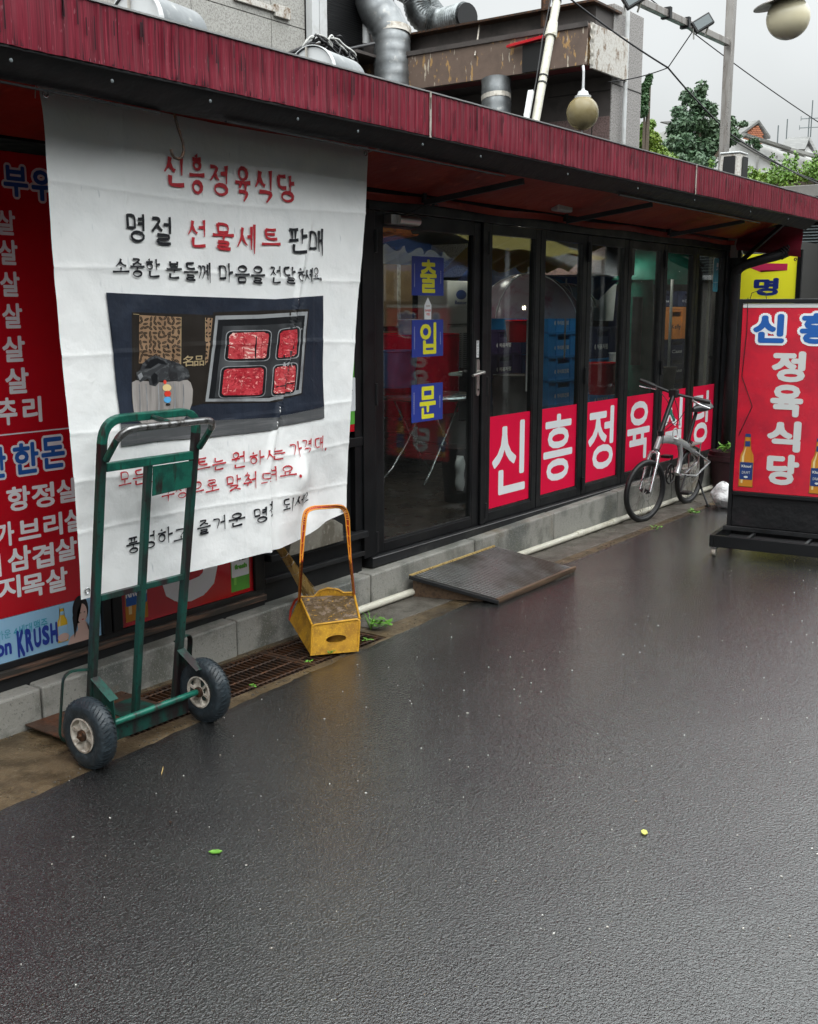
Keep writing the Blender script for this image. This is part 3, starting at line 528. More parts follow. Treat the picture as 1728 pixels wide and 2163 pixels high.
ad = part('beer_advert', M().box(1.2, 2.858, SY-.001, FY+.02, .263, .443), K['p_sky'])
m = M(); P_ = PY(SY-.0025); m.mat(0)
word(m, [('4세대', 48, 1330, 40, 21), ('맥주', 86, 1318, 29, 21)], SY-.0025, 0, .012); word(m, [('가운', 8, 1341, 30, 19)], SY-.0025, 0, 0)
m.mat(1); word(m, [('on', 8, 1373, 34, 26)], SY-.0025, 0, .04)
for i, (ch, h) in enumerate(zip('KRUSH', (58, 50, 42, 42, 44))): word(m, [(ch, 44+i*17.5, 1357-i*5.2 - (0 if i else -2), 16, h)], SY-.0025, 1, .055)
a, u, b, t = rectpx(131, 1318, 24, 76, SY); c0 = (a+b)/2
m2 = M(); bottle(m2, c0, u, t-u, (b-a)*.9, P_, 0, (0, 1, 2, 3)); fx = AY(170, 1290, SY); 
X_, Z_ = fx.x, fx.z
m2.mat(4); poly(m2, ell(X_-.002, Z_+.005, .040, .062), P_, 0); m2.mat(5); poly(m2, [(X_-.02, Z_-.05), (X_+.022, Z_-.05), (X_+.03, Z_-.085), (X_+.07, Z_-.13), (X_-.085, Z_-.155), (X_-.06, Z_-.10), (X_-.02, Z_-.08)], P_, 1)
poly(m2, ell(X_+.004, Z_-.012, .026, .043), P_, 2); m2.mat(4); poly(m2, [(X_-.03, Z_+.04), (X_+.01, Z_+.045), (X_-.02, Z_+.0), (X_-.028, Z_-.07), (X_-.04, Z_-.11), (X_-.045, Z_-.02)], P_, 3); poly(m2, ell(X_-.004, Z_-.008, .005, .002, 8), P_, 3); poly(m2, ell(X_+.016, Z_-.008, .005, .002, 8), P_, 3)
m2.mat(6); poly(m2, ell(X_+.006, Z_-.038, .006, .003, 8), P_, 3); m2.mat(5); poly(m2, ell(c0, u+.02, .028, .018, 12), P_, 4)
build('advert_lettering', m, [K['p_teal'], K['p_dkblue']], ad); build('advert_picture', m2, [K['p_gold'], K['p_cream'], K['p_sky'], K['p_sky'], K['p_hair'], K['p_skin'], K['p_lip']], ad)
# second board, only its foot shows under the banner, and the strip beside the door
lb = part('lower_board', M().box(2.966, 3.789, SY, FY+.02, .265, 1.2), K['redsign'])
P_ = PY(SY-.0008); m = M(); put(m, '정', 3.13, .30, 3.55, .92, P_, 0, .05); build('white_letter', m, K['p_white'], lb)
m = M(); bottle(m, 3.055, .285, .55, .125, P_, 0, (0, 1, 2, 3)); m.mat(4); put(m, 'KRUSH', 2.995, .395, 3.115, .45, P_, 4, .05)
bottle(m, 3.70, .285, .55, .125, P_, 0, (5, 6, 4, 5)); m.mat(7); put(m, '처럼', 3.665, .435, 3.74, .48, P_, 4, .05); m.mat(5); put(m, 'fresh', 3.66, .395, 3.745, .42, P_, 4, .08)
build('bottle_picture', m, [K['p_amber'], K['p_cream'], K['p_blue'], K['p_navy'], K['p_white'], K['p_green'], K['p_lime'], K['ink_black']], lb)
sb = part('side_board', M().box(3.93, 4.598, SY, FY+.02, .99, 2.27), K['redsign'])
m = M(); bottle(m, 4.545, 1.03, .55, .13, P_, 0, (0, 1, 2, 0)); m.mat(3); put(m, '처음', 4.51, 1.19, 4.58, 1.24, P_, 4, .05); build('bottle_picture', m, [K['p_green'], K['p_lime'], K['p_white'], K['ink_black']], sb)
# interior shell
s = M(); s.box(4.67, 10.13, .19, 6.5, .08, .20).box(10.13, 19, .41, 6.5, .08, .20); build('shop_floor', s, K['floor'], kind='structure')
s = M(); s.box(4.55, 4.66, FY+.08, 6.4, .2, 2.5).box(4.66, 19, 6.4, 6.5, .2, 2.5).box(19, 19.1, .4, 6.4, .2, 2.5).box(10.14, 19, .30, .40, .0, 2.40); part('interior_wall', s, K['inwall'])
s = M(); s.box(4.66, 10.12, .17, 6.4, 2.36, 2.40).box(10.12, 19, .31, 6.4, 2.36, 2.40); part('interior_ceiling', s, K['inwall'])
K['dripstain'] = mat('dark_drip_stain', (.030,.004,.009), .3)
K['curtain'] = mat('dark_crimson_curtain', (.16,.008,.02), .5, var=[(4, (.08,.005,.01), .45, .7)])
# ------------------------------------------------------------------ awning along the front
AWY = -.70
aw = empty('awning', (6, -.3, 2.4), 'long crimson metal awning with rain-streaked fascia over the shop front', 'awning')
sx_ = [-5.1, -2.0, 1.08, 4.175, 7.267, 10.55]
for a, b in zip(sx_[:-1], sx_[1:]):
    def ff(u, v, a=a, b=b):
        x = a + .002 + (b - a - .004) * u
        return (x, AWY + .002*math.sin(x*140) + .004*mnoise.noise((x*2, v, 0)), 2.412 + .182*v + .0025*mnoise.noise((x*14, 0, 5)))
    m = M(); m.grid(ff, int((b-a)*60), 6); build('fascia_panel', m, K['fascia'], aw)
for x in (4.175, 7.267):
    m = M(); m.box(x-.006, x+.006, AWY-.007, AWY-.003, 2.405, 2.6); build('seam_strip', m, K['tape'], aw)
rr = random.Random(77); m = M()
for i in range(900):
    x = rr.uniform(.9, 10.5); y = AWY - .0075; w = rr.uniform(.0010, .0032)*(1 + (rr.random() < .1)); top = rr.random() < .22
    if top: z1_ = 2.59 - rr.uniform(0, .05); z0_ = z1_ - rr.uniform(.02, .12)
    else: z0_ = 2.413; z1_ = z0_ + min(.09, rr.expovariate(1/.014))
    m.add([(x-w, y, z0_), (x+w, y, z0_), (x+w*(.8 if top else .2), y, z1_), (x-w*(.8 if top else .2), y, z1_)], [(0,1,2,3)])
build('drip_stains', m, K['dripstain'], aw, kind='stuff')
m = M(); m.box(-5.1, 10.55, AWY-.006, AWY+.03, 2.596, 2.602); build('drip_trim', m, K['trim'], aw)
m = M(); m.box(-5.1, 10.55, AWY+.004, AWY+.02, 2.405, 2.595).box(10.53, 10.55, AWY+.02, -.1, 2.40, 2.6); build('fascia_back', m, K['frame2'], aw)
def vf(u, v):
    x = -5 + 15.1*u; return (x, AWY + .012 + .10*(1-v)**1.5 + .006*mnoise.noise((x*3, v*3, 0)), 2.335 + .08*v + .012*mnoise.noise((x*.9, 0, 2))*(1-v))
m = M(); m.grid(vf, 480, 6); build('valance', m, K['valance'], aw, smooth=True)
for x in (2.05, 2.42, 2.85, 3.31, 3.68, 4.14, 4.62, 5.5, 6.4, 7.3, 8.4, 9.3):
    m = M(); m.lathe([(.006, 0), (.006, .003), (.002, .004)], (x, AWY+.014, 2.372), (0,-1,0), 10, True); build('screw', m, K['louvre'], aw)
def cf(u, v):      # red tarpaulin stretched under the awning, sagging between the brackets
    x = -5 + 15.12*u; y = AWY + .17 + (FY - .055 - AWY - .17)*v
    z = 2.48 - .20*v - .015*abs(math.sin(x*1.9 + .6))*math.sin(math.pi*v) + .014*mnoise.noise((x*1.6, y*4, 0)) * (1 if .02 < v < .98 else 0)
    return (x, y, z)
m = M(); m.grid(cf, 400, 20); build('ceiling_tarpaulin', m, K['fabric'], aw, smooth=True)
def cf2(u, v):
    x = 4.6 + 5.5*u; return (x, FY - .054 + .01*mnoise.noise((x*3, v, 0)), 2.262 - .04*v*v + .006*math.sin(x*5))
m = M(); m.grid(cf2, 120, 4); build('tarpaulin_skirt', m, K['fabric'], aw, smooth=True)
m = M()
for a, b in ((1.0, 2.7), (3.0, 5.0), (6.3, 8.9)):
    m.bar((a, AWY+.09, 2.330), (b, AWY+.11, 2.322), .012, .006)
build('loose_rail', m, K['frame2'], aw)
for x in (1.7, 5.28, 6.95, 8.7):
    m = M(); m.bar((x, AWY+.16, 2.325), (x-.12, FY-.07, 2.235), .03, .03).bar((x-.12, FY-.06, 2.235), (x-.12, FY-.06, 2.31), .03, .03); build('bracket', m, K['frame2'], aw)
m = M(); m.hexa([(-5.1,AWY+.03,2.585),(10.5,AWY+.03,2.585),(10.5,6.4,2.66),(-5.1,6.4,2.66),(-5.1,AWY+.03,2.594),(10.5,AWY+.03,2.594),(10.5,6.4,2.68),(-5.1,6.4,2.68)]); build('roof_sheet', m, K['frame2'], aw)
def ef(u, v): return (10.12 + .02*math.sin(v*6), AWY + .14 + .72*u, 2.37 - (.27 - .10*u)*v)   # crimson end curtain
m = M(); m.grid(ef, 14, 8); build('end_curtain', m, K['curtain'], aw, smooth=True)
m = M(); q = AY(1187, 440, -.05); m.box(q.x-.10, q.x+.10, q.y-.03, q.y+.03, q.z-.022, q.z+.028).box(q.x-.08, q.x+.08, q.y-.012, q.y+.012, q.z+.029, 2.285); build('awning_light', m, K['pwhite'], label='small white light fitting fixed under the awning', cat='light fitting', bevel=.01)
# ------------------------------------------------------------------ the hanging banner
BY = -.37
BTL, BTR, BBL, BBR = AY(85.3, 181, BY), AY(775, 313, BY), AY(179, 1269, BY), AY(735.5, 1124, BY)
BZ1 = BTL.z
FA, FB = AY(640, 560, BY), AY(570, 1000, BY)
def bshape(x, z):
    xr, zr = x, z
    x, z = x/1.038, 1.65 + (z - 1.65)/1.038
    y = BY + .02*(BZ1 - z)/1.7
    y += .010*mnoise.noise((x*2.3, z*1.3, 1)) + .005*mnoise.noise((x*6, z*4, 2)) + .0022*mnoise.noise((x*17, z*13, 4))
    for cx in (2.62, 3.18, 3.60): y -= .0032*math.exp(-abs(x - cx - .004*math.sin(z*5))/.008)          # folds pressed into the cloth
    for cz in (2.06, 1.78, 1.50, 1.22, 1.04, .86): y -= .0030*math.exp(-abs(z - cz - .012*math.sin(x*3 + cz*7))/.008)
    fx = FA.x + (FB.x-FA.x)*min(1, (FA.z-zr)/(FA.z-FB.z))                  # the slack fold on the right
    y -= (.019*math.exp(-((xr-fx)/.016)**2) - .016*math.exp(-((xr-fx-.035)/.02)**2)) * max(0, min(1, (2.1-zr)/.5))
    y -= .04*math.exp(-((x-3.52)/.06)**2 - ((z-.92)/.10)**2)            # bulge
    y += .03*math.exp(-((x-3.60)/.05)**2 - ((z-.80)/.14)**2)
    y += .010*math.sin((x-3.4)*24)*max(0, (x-3.4)/.4)*max(0, min(1, (1.0-z)/.3))
    y += .03*max(0, min(1, (x-3.5)/.25))*max(0, min(1, (1.15-z)/.3))
    y += .03*math.exp(-((x-2.32)/.10)**2)*math.sin(z*4.5)*.35
    return y
def PB(a, b, l): return (a, bshape(a, b) - .0052 - l*.0006, b)
def bx0(z): t = (BTL.z-z)/(BTL.z-BBL.z); return BTL.x + (BBL.x-BTL.x)*t - .010*math.exp(-((z-BTL.z+.02)/.05)**2)
def bx1(z): t = (BTL.z-z)/(BTL.z-BBL.z); return BTR.x + (BBR.x-BTR.x)*t - .012*math.sin((z-.6)*3) + .03*max(0, min(1, (1.15-z)/.3))
def bf(u, v):
    sag_ = -.018*math.sin(math.pi*u)
    z1 = BZ1 + sag_ - .012*abs(math.sin(u*9))*0; lift = .0 + .085*max(0, (u-.66)/.34)**1.1 + .02*math.sin(u*14)*max(0, u-.5)
    z0 = BBL.z + lift; z = z0 + (z1 - z0)*v; x = bx0(z) + (bx1(z)-bx0(z))*u
    return (x, bshape(x, z), z)
m = M(); m.grid(bf, 300, 330); m_b = m
ban = build('banner', m, K['cloth'], smooth=True, label='large white cloth banner with red and black brush lettering and a meat gift set picture', cat='banner')
def bz(zx, zy, sc, ox, oy): p = AY(ox + zx/sc, oy + zy/sc, BY+.012); return p.x, p.z
def brushrow(m, row, sc, ox, oy, wt, lvl=0, style='brush'):
    for ch, x0, y0, x1, y1 in row:
        cx, cy = (x0+x1)/2, (y0+y1)/2; X = ox + cx/sc; Y = oy + cy/sc
        slope = (651-Y)/(2587-X); h = max((y1-y0) - abs(slope)*(x1-x0), (y1-y0)*.6)
        a = bz(x0, cy - slope*0, sc, ox, oy)[0]; b = bz(x1, cy, sc, ox, oy)[0]; t = bz(cx, cy-h/2, sc, ox, oy)[1]; u = bz(cx, cy+h/2, sc, ox, oy)[1]
        brush(m, ch, a, u, b, t, PB, lvl, wt, style)
r = (3.664, 230, 320); m = M()
brushrow(m, [('신',405,35,570,280),('흥',600,30,715,330),('정',762,105,905,345),('육',955,122,1070,395),('식',1110,145,1255,405),('당',1285,185,1415,395)], *r, .125)
brushrow(m, [('선',597,530,735,745),('물',785,555,950,765),('세',975,567,1110,775),('트',1160,600,1310,755)], *r, .10)
q = (3.376, 230, 900)
brushrow(m, [('모',62,318,155,435),('든',165,305,255,425),('선',275,290,358,405),('물',375,268,472,388),('세',490,250,590,370),('트',615,222,720,330),('는',733,215,835,320),('원',878,180,968,305),('하',1000,172,1105,285),('시',1120,155,1185,250),('는',1172,145,1255,245),('가',1290,108,1370,222),('격',1380,90,1450,195),('대',1475,72,1535,175),
  ('구',375,420,470,540),('성',478,405,560,520),('으',583,390,680,495),('로',693,375,790,480),('맞',845,345,945,468),('춰',958,325,1055,455),('드',1085,330,1145,425),('려',1140,290,1205,395),('요',1220,275,1315,365)], *q, .085)
for zx, zy in ((1555, 165), (1332, 352)): a = bz(zx, zy, *q); poly(m, ell(a[0], a[1], .006, .008, 8), PB, 0)
build('red_lettering', m, K['ink_red'], ban)
m = M(); brushrow(m, [('명',115,483,265,700),('절',315,505,470,725)], *r, .092, 0, 'flat')
brushrow(m, [('판',1378,597,1515,790),('매',1535,600,1645,790)], *r, .10)
brushrow(m, [('소',8,828,138,945),('중',145,828,260,970),('한',272,835,383,975),('분',430,850,545,985),('들',560,862,670,1000),('께',675,865,770,1005),('마',840,870,945,1010),('음',960,885,1070,1015),('을',1080,890,1190,1022),('전',1235,890,1315,1022),('달',1340,895,1430,1025),('하',1445,900,1515,1020),('세',1515,905,1560,1015),('요',1565,900,1615,995)], *r, .10)
brushrow(m, [('풍',125,785,225,915),('성',240,745,335,880),('하',350,715,460,845),('고',465,720,575,830),('즐',630,660,730,780),('거',750,635,840,750),('운',858,612,970,725),('명',1035,575,1128,695),('절',1130,540,1190,650),('되',1245,510,1315,615),('세',1320,480,1385,580),('요',1395,470,1465,555)], *q, .095)
a = bz(1625, 988, *r); poly(m, ell(a[0], a[1], .006, .008, 8), PB, 0)
build('black_lettering', m, K['ink_black'], ban)
# the printed picture
z7 = (3.5875, 220, 600)
def pp(m, mi, pts, lvl, step=.016): m.mat(mi); poly(m, [bz(x, y, *z7) for x, y in pts], PB, lvl, step)
def rq(p, n=5, k=.16):       # quad with rounded corners, photo-zoom pixels
    o = []; p = [Vector((a, b, 0)) for a, b in p]
    for i in range(4):
        a, b, c = p[i-1], p[i], p[(i+1) % 4]; s_ = b.lerp(a, k); e_ = b.lerp(c, k)
        for j in range(n+1): t = j/n; v = s_*(1-t)**2 + b*2*t*(1-t) + e_*t*t; o.append((v.x, v.y))
    return o
PM = [K['navy'], K['floor_print'], K['darkprint'], K['tan'], K['tanline'], K['cloth_print'], K['knot'], K['p_cream'], K['p_redbead'], K['p_bluebead'], K['silver_print'], K['tray'], K['traydark'], K['meat'], K['meatfat']]
m = M()
pp(m, 0, [(0,65),(600,92),(1280,115),(1480,100),(1650,88),(1655,560),(1665,930),(1300,1010),(700,1040),(118,1060),(110,700),(60,380)], 0)
pp(m, 1, [(118,1061),(700,1041),(1300,1011),(1665,931),(1665,1015),(1380,1070),(1250,1110),(800,1160),(400,1190),(120,1230)], 0)
pp(m, 2, [(192,212),(822,236),(780,600),(742,905),(660,925),(205,905)], 1)
pp(m, 3, [(252,235),(570,250),(573,610),(256,600)], 2); pp(m, 3, [(757,255),(812,258),(790,580),(758,600)], 2)
pp(m, 4, [(568,250),(572,250),(575,610),(571,610)], 3, None); pp(m, 4, [(754,255),(757,255),(757,610),(754,610)], 3, None); pp(m, 4, [(200,225),(250,228),(250,232),(200,229)], 2.5, None)
rr = random.Random(3)
for i in range(9):
    for j in range(10):
        x, y = 270 + i*35 + rr.uniform(-7, 7), 262 + j*35 + rr.uniform(-7, 7)
        ra = rr.uniform(0, 3.1); pp(m, 2, ell(x, y, 20, 9, 10, ra), 3, None); pp(m, 3, ell(x, y, 17, 1.4, 6, ra), 3.5, None)
        if i < 2: pp(m, 2, ell(765 + i*26 + rr.uniform(-3, 3), y, 11, 6, 8, rr.uniform(0, 3.1)), 3, None)
pp(m, 5, [(200,745),(230,728),(430,745),(620,725),(645,745),(662,800),(658,900),(640,960),(610,1010),(570,1060),(330,1090),(240,1030),(215,960),(205,850)], 4)
pp(m, 6, [(240,720),(232,670),(262,655),(285,600),(330,560),(380,540),(440,560),(500,580),(560,600),(625,650),(640,710),(560,738),(470,730),(415,735),(385,775),(340,765),(330,715),(270,742)], 5)
for pts in ([(300,640),(340,575),(390,560),(450,585),(470,610),(400,600),(345,640)], [(520,610),(600,650),(632,700),(560,720),(540,670)], [(350,700),(375,670),(400,690),(395,745),(365,765)], [(245,690),(275,668),(290,700),(262,730)]): pp(m, 12 if pts[0][0] in (300, 350) else 10 if pts[0][0] == 245 else 6, pts, 6)
for x in (255, 310, 400, 520, 585): pp(m, 10, [(x,760),(x+7,756),(x+14,900),(x+10,1040),(x+2,1040),(x+6,900)], 5)
pp(m, 8, ell(452,742,12,16,10), 7, None); pp(m, 7, ell(466,785,33,27,14), 7, None); pp(m, 8, ell(471,830,25,24,12), 7, None); pp(m, 9, ell(471,876,28,24,12), 7, None); pp(m, 2, ell(476,912,18,9,10), 7, None)
pp(m, 2, [(818,214),(1542,190),(1495,832),(1280,895),(738,905)], 2.5)
pp(m, 10, [(835,240),(1150,232),(1532,208),(1488,825),(1250,888),(760,890)], 3); pp(m, 12, [(855,270),(1150,262),(1512,238),(1468,800),(1245,862),(785,868)], 4)
pp(m, 11, [(890,318),(1150,312),(1492,290),(1452,790),(1240,852),(830,860)], 5)
for o, w in (([(925,358),(1250,352),(1238,578),(902,582)], 14), ([(1308,348),(1480,322),(1458,556),(1290,572)], 13), ([(882,630),(1220,618),(1204,848),(862,862)], 13), ([(1278,620),(1452,596),(1436,826),(1262,846)], 14)):
    pp(m, 10, rq([(a + (6 if i in (1,2) else -6), b + (6 if i > 1 else -6)) for i, (a, b) in enumerate(o)]), 6); pp(m, 12, rq(o), 7)
def meat(o, w, cuts, seed):
    rr = random.Random(seed); c = (sum(p[0] for p in o)/4, sum(p[1] for p in o)/4); pts = []
    for p in rq([(c[0] + (a-c[0])*.88, c[1] + (b-c[1])*.88) for a, b in o], 5, .13):
        pts.append((p[0] + rr.uniform(-4, 4), p[1] + rr.uniform(-4, 4)))
    pp(m, w, pts, 8)
    for c_ in cuts: pp(m, 12 if rr.random() < .35 else 13 if w == 14 else 14, [(a, b) for a, b in c_], 9)
meat([(925,358),(1250,352),(1238,578),(902,582)], 14, [[(1040,380),(1046,380),(1048,465),(1040,465)], [(925,462),(1040,455),(1130,463),(1128,470),(1035,468),(925,470)], [(1125,470),(1135,395),(1142,397),(1136,562),(1128,560)], [(1180,400),(1188,400),(1178,540),(1170,540)], [(940,425),(1035,432),(1035,438),(940,431)], [(1036,480),(1044,480),(1046,560),(1038,560)]], 1)
meat([(1308,348),(1480,322),(1458,556),(1290,572)], 13, [[(1308,492),(1452,505),(1452,512),(1306,500)], [(1330,400),(1350,440),(1400,450),(1440,480),(1398,462),(1345,450)]], 2)
meat([(882,630),(1220,618),(1204,848),(862,862)], 13, [[(1036,665),(1045,665),(1030,830),(1020,832)], [(950,660),(955,660),(925,830),(920,825)]], 3)
meat([(1278,620),(1452,596),(1436,826),(1262,846)], 14, [[(1290,775),(1340,765),(1430,745),(1430,753),(1345,773),(1292,784)], [(1400,640),(1405,640),(1425,690),(1385,730),(1380,727),(1415,690)]], 4)
a = bz(588, 625, *z7); b = bz(662, 540, *z7); c = bz(742, 540, *z7)
m.mat(4); put(m, '名', a[0], a[1], b[0], b[1], PB, 4, .01); put(m, '品', bz(670, 622, *z7)[0], bz(670, 622, *z7)[1], c[0], c[1], PB, 4, .01)
build('printed_picture', m, PM, ban)
for x, z in ((bx0(BZ1-.02)+.022, BZ1-.025), (bx1(BZ1-.02)-.022, BZ1-.03), (bx0(.62)+.028, BBL.z+.03), (bx1(.7)-.03, BBL.z+.11)):
    m = M(); m.lathe([(.007, 0), (.011, .002), (.013, .001)], (x, bshape(x, z)-.003, z), (0,-1,0), 14); build('eyelet', m, K['chrome'], ban)
m = M(); m.tube([(BTL.x+.015, BY, BZ1-.02), (BTL.x-.04, BY-.03, BZ1-.005), (BTL.x-.11, BY-.06, BZ1+.01)], .0022, 5); m.tube([(BTL.x-.04, BY-.03, BZ1-.005), (BTL.x-.045, BY-.03, BZ1-.05)], .0018, 5); build('tie_cord', m, K['bcable'], ban)
m = M(); m.tube([(BTR.x-.02, BY, BZ1-.03), (BTR.x+.03, BY-.03, BZ1-.01), (BTR.x+.08, BY-.06, BZ1)], .0022, 5); build('tie_cord', m, K['bcable'], ban)
# hook hanging from the awning rail in front of the banner
p = [AY(x*1.0035, y*1.0035, -.56) for x, y in ((366, 222), (367, 240), (375, 270), (385, 300), (387, 318), (383, 330), (376, 335), (367, 332), (362, 324), (360, 314))]
m = M(); m.tube(p, .0055, 8); build('hook', m, K['rust'], label='long dark iron hook hanging in front of the white banner', cat='hook', smooth=True)
# ------------------------------------------------------------------ hand truck
def fr(z): return -.365 - .115*z      # the frame leans out towards the street
ht = empty('hand_truck', (2.63, -.38, 0), 'worn green steel hand truck with two rubber wheels standing in front of the banner', 'hand truck')
def hp(name, m, mm='green', **k): return build(name, m, K[mm], ht, **k)
XL, XR, XM = 2.425, 2.848, 2.635
pth = round_path([(XL, fr(.06), .06), (XL+.028, fr(1.262), 1.262), (XR+.052, fr(1.262), 1.262), (XR, fr(.06), .06)], .085, 8)
m = M(); m.tube(pth, .0205, 4); m.m = [1 if sum(m.v[i][2] for i in f)/len(f) < .93 else 0 for f in m.f]; o = build('side_frame', m, [K['green'], K['greenworn']], ht, bevel=.004)
m = M(); m.tube([(XM+.005, fr(.03), .03), (XM+.03, fr(1.08), 1.08)], .0185, 4); hp('centre_tube', m, 'greenworn', bevel=.003)
m = M(); m.bar((XL+.04, fr(1.09), 1.09), (XR+.03, fr(1.09), 1.09), .028, .032); hp('top_crossbar', m, 'green', bevel=.003)
m = M(); m.bar((XL+.03, fr(.60), .60), (XM+.005, fr(.60), .60), .022, .022).bar((XM+.03, fr(.60), .60), (XR+.01, fr(.60), .60), .022, .022); hp('lower_crossbar', m, 'greenworn', bevel=.002)
m = M(); m.hexa([(XM+.045, fr(.955)-.012, .955), (XR+.035, fr(.965)-.012, .965), (XR+.035, fr(.965)-.008, .965), (XM+.045, fr(.955)-.008, .955), (XM+.045, fr(1.07)-.012, 1.07), (XR+.038, fr(1.07)-.012, 1.07), (XR+.038, fr(1.07)-.008, 1.07), (XM+.045, fr(1.07)-.008, 1.07)]); hp('gusset_plate', m, 'green', bevel=.002)
lp = round_path([(XL+.03, fr(1.12)-.02, 1.12), (XL+.01, -.635, 1.238), (XR+.035, -.635, 1.238), (XR+.052, fr(1.12)-.02, 1.12)], .07, 7)
m = M(); m.tube(lp[:4], .0125, 10); hp('handle_leg', m, 'green', smooth=True, auto=40)
m = M(); m.tube(lp[2:-2], .0135, 10); hp('handle_bar', m, 'steelbare', smooth=True, auto=40)
m = M(); m.tube(lp[-4:], .0125, 10); hp('handle_leg', m, 'green', smooth=True, auto=40)
m = M(); m.tube([(XM+.03, fr(1.255), 1.26), (XM+.035, -.632, 1.238)], .010, 8); hp('handle_strut', m, 'greenworn', smooth=True, auto=40)
m = M(); m.box(XL-.015, XR+.02, -.375, -.345, .015, .055); m.box(XL-.035, XR+.02, -.345, -.008, .022, .029); hp('toe_plate', m, 'rustplate', bevel=.002)
m = M(); m.box(XM+.03, XM+.20, -.36, -.12, .030, .034).box(XL+.02, XL+.06, -.42, -.36, .02, .06); hp('painted_plate', m, 'greenworn')
AXY, AXZ = -.505, .133
for xx, sgn, nm in ((XL, 1, 'l'), (XR, -1, 'r')):       # bracket plates that carry the axle
    m = M(); x0, x1 = xx-.022*sgn, xx+.002*sgn
    outl = [(fr(.3)+.02, .30), (fr(.3)-.02, .30), (AXY-.02, .235), (AXY-.03, .10), (AXY-.008, .10), (AXY-.006, .19), (AXY+.02, .205), (AXY+.038, .19), (AXY+.04, .09), (fr(.1)-.02, .07), (fr(.06)+.02, .06)]
    m.prism(outl, min(x0, x1)+.018, min(x0, x1)+.022, lambda a, b, c: (c, a, b)); m.hexa([(xx-.02, fr(.3)-.02, .296), (xx+.02, fr(.3)-.02, .296), (xx+.02, AXY-.022, .231), (xx-.02, AXY-.022, .231), (xx-.02, fr(.3)-.02, .300), (xx+.02, fr(.3)-.02, .300), (xx+.02, AXY-.022, .235), (xx-.02, AXY-.022, .235)])
    hp('axle_bracket', m, 'greenworn', bevel=.001)
m = M(); m.tube([(XL-.035, AXY+.005, AXZ), (XR+.03, AXY+.005, AXZ)], .013, 12); hp('axle', m, 'green', smooth=True, auto=40)
m = M(); m.box(XL+.01, XR-.03, AXY+.02, AXY+.026, .055, .115); hp('axle_brace', m, 'greenworn')
for xs_, sg in ((XL, -1), (XR, 1)):                     # bent flat guards behind the wheels
    m = M(); m.tube(round_path([(xs_, fr(.32)+.01, .325), (xs_+.10*sg, fr(.32)+.03, .34), (xs_+.105*sg, fr(.1)+.05, .06), (xs_+.02*sg, fr(.1)+.05, .035)], .05, 5), .012, 8, flat=(.4, 1)); hp('wheel_guard', m, 'greenworn', smooth=True, auto=50)
def wheel(cx, name='wheel'):
    sg = -1
    prof = [(.062, -.028), (.070, -.033), (.095, -.036), (.113, -.033), (.125, -.022), (.1305, -.007), (.1305, .007), (.125, .022), (.113, .033), (.095, .036), (.070, .033), (.062, .028)]
    m = M(); n = 48; m.lathe(prof, (cx, AXY, AXZ), (1,0,0), n)
    w = hp('wheel', m, 'tyre', smooth=True)
    t = M()     # tread grooves as shallow raised lugs
    for k in range(44):
        a = 2*math.pi*k/44
        for s_ in (-1, 1):
            pts = []
            for (dx, rr_) in ((.006, .1312), (.020, .1285), (.031, .1205)):
                aa = a + s_*0 + dx*5; pts.append((cx + s_*dx, AXY + rr_*math.cos(aa), AXZ + rr_*math.sin(aa)))
            t.tube(pts, [.0016, .0018, .0012], 4)
    build('tread', t, K['tyre'], w, kind='stuff')
    for side in (-1, 1):
        r = M(); r.lathe([(.0635, side*.032), (.066, side*.036), (.060, side*.037), (.057, side*.030), (.055, side*.014), (.024, side*.012), (.022, side*.030), (.016, side*.033), (.008, side*.034)], (cx, AXY, AXZ), (1,0,0), 36)
        for k in range(6):
            a = 2*math.pi*k/6 + .3; c, s = math.cos(a), math.sin(a)
            r.hexa([(cx+side*.012, AXY+.018*c-.009*s, AXZ+.018*s+.009*c), (cx+side*.012, AXY+.018*c+.009*s, AXZ+.018*s-.009*c), (cx+side*.012, AXY+.059*c+.012*s, AXZ+.059*s-.012*c), (cx+side*.012, AXY+.059*c-.012*s, AXZ+.059*s+.012*c),
                    (cx+side*.030, AXY+.018*c-.004*s, AXZ+.018*s+.004*c), (cx+side*.030, AXY+.018*c+.004*s, AXZ+.018*s-.004*c), (cx+side*.032, AXY+.059*c+.006*s, AXZ+.059*s-.006*c), (cx+side*.032, AXY+.059*c-.006*s, AXZ+.059*s+.006*c)])
        build('rim', r, K['rim'], w, smooth=True, auto=35)
        h = M(); h.lathe([(.022, side*.031), (.021, side*.040), (.012, side*.041), (.008, side*.042), (.007, side*.052), (.0, side*.053)], (cx, AXY, AXZ), (1,0,0), 16); build('hub', h, K['rust'], w)
wheel(2.327); wheel(2.892)
# ------------------------------------------------------------------ yellow long-handled dustpan
S_ = 1.0035
def dep(p): return (Vector(p) - CAM).dot(_F)
dA = dep(AZ(655*S_, 1379*S_, .004)); dB = dep(AZ(753*S_, 1370*S_, .006)) * .5 + dA*.5
f_ = [AD(655*S_, 1380*S_, dA), AD(753*S_, 1371*S_, dB), AD(757*S_, 1303*S_, dB), AD(657*S_, 1316*S_, dA)]     # front: bottom left, bottom right, top right, top left
b_ = [AD(610*S_, 1306*S_, dA+.22), AD(752*S_, 1292*S_, dB+.24), AD(745*S_, 1249*S_, dB+.24), AD(631*S_, 1258*S_, dA+.22)]
dpn = empty('dustpan', tuple(f_[0]), 'yellow plastic long-handled dustpan with a mud-stained top standing on the drain grate', 'dustpan')
def lerp4(q, u, v): return q[0].lerp(q[1], u).lerp(q[3].lerp(q[2], u), v)
nrm = (f_[1]-f_[0]).cross(f_[3]-f_[0]).normalized()
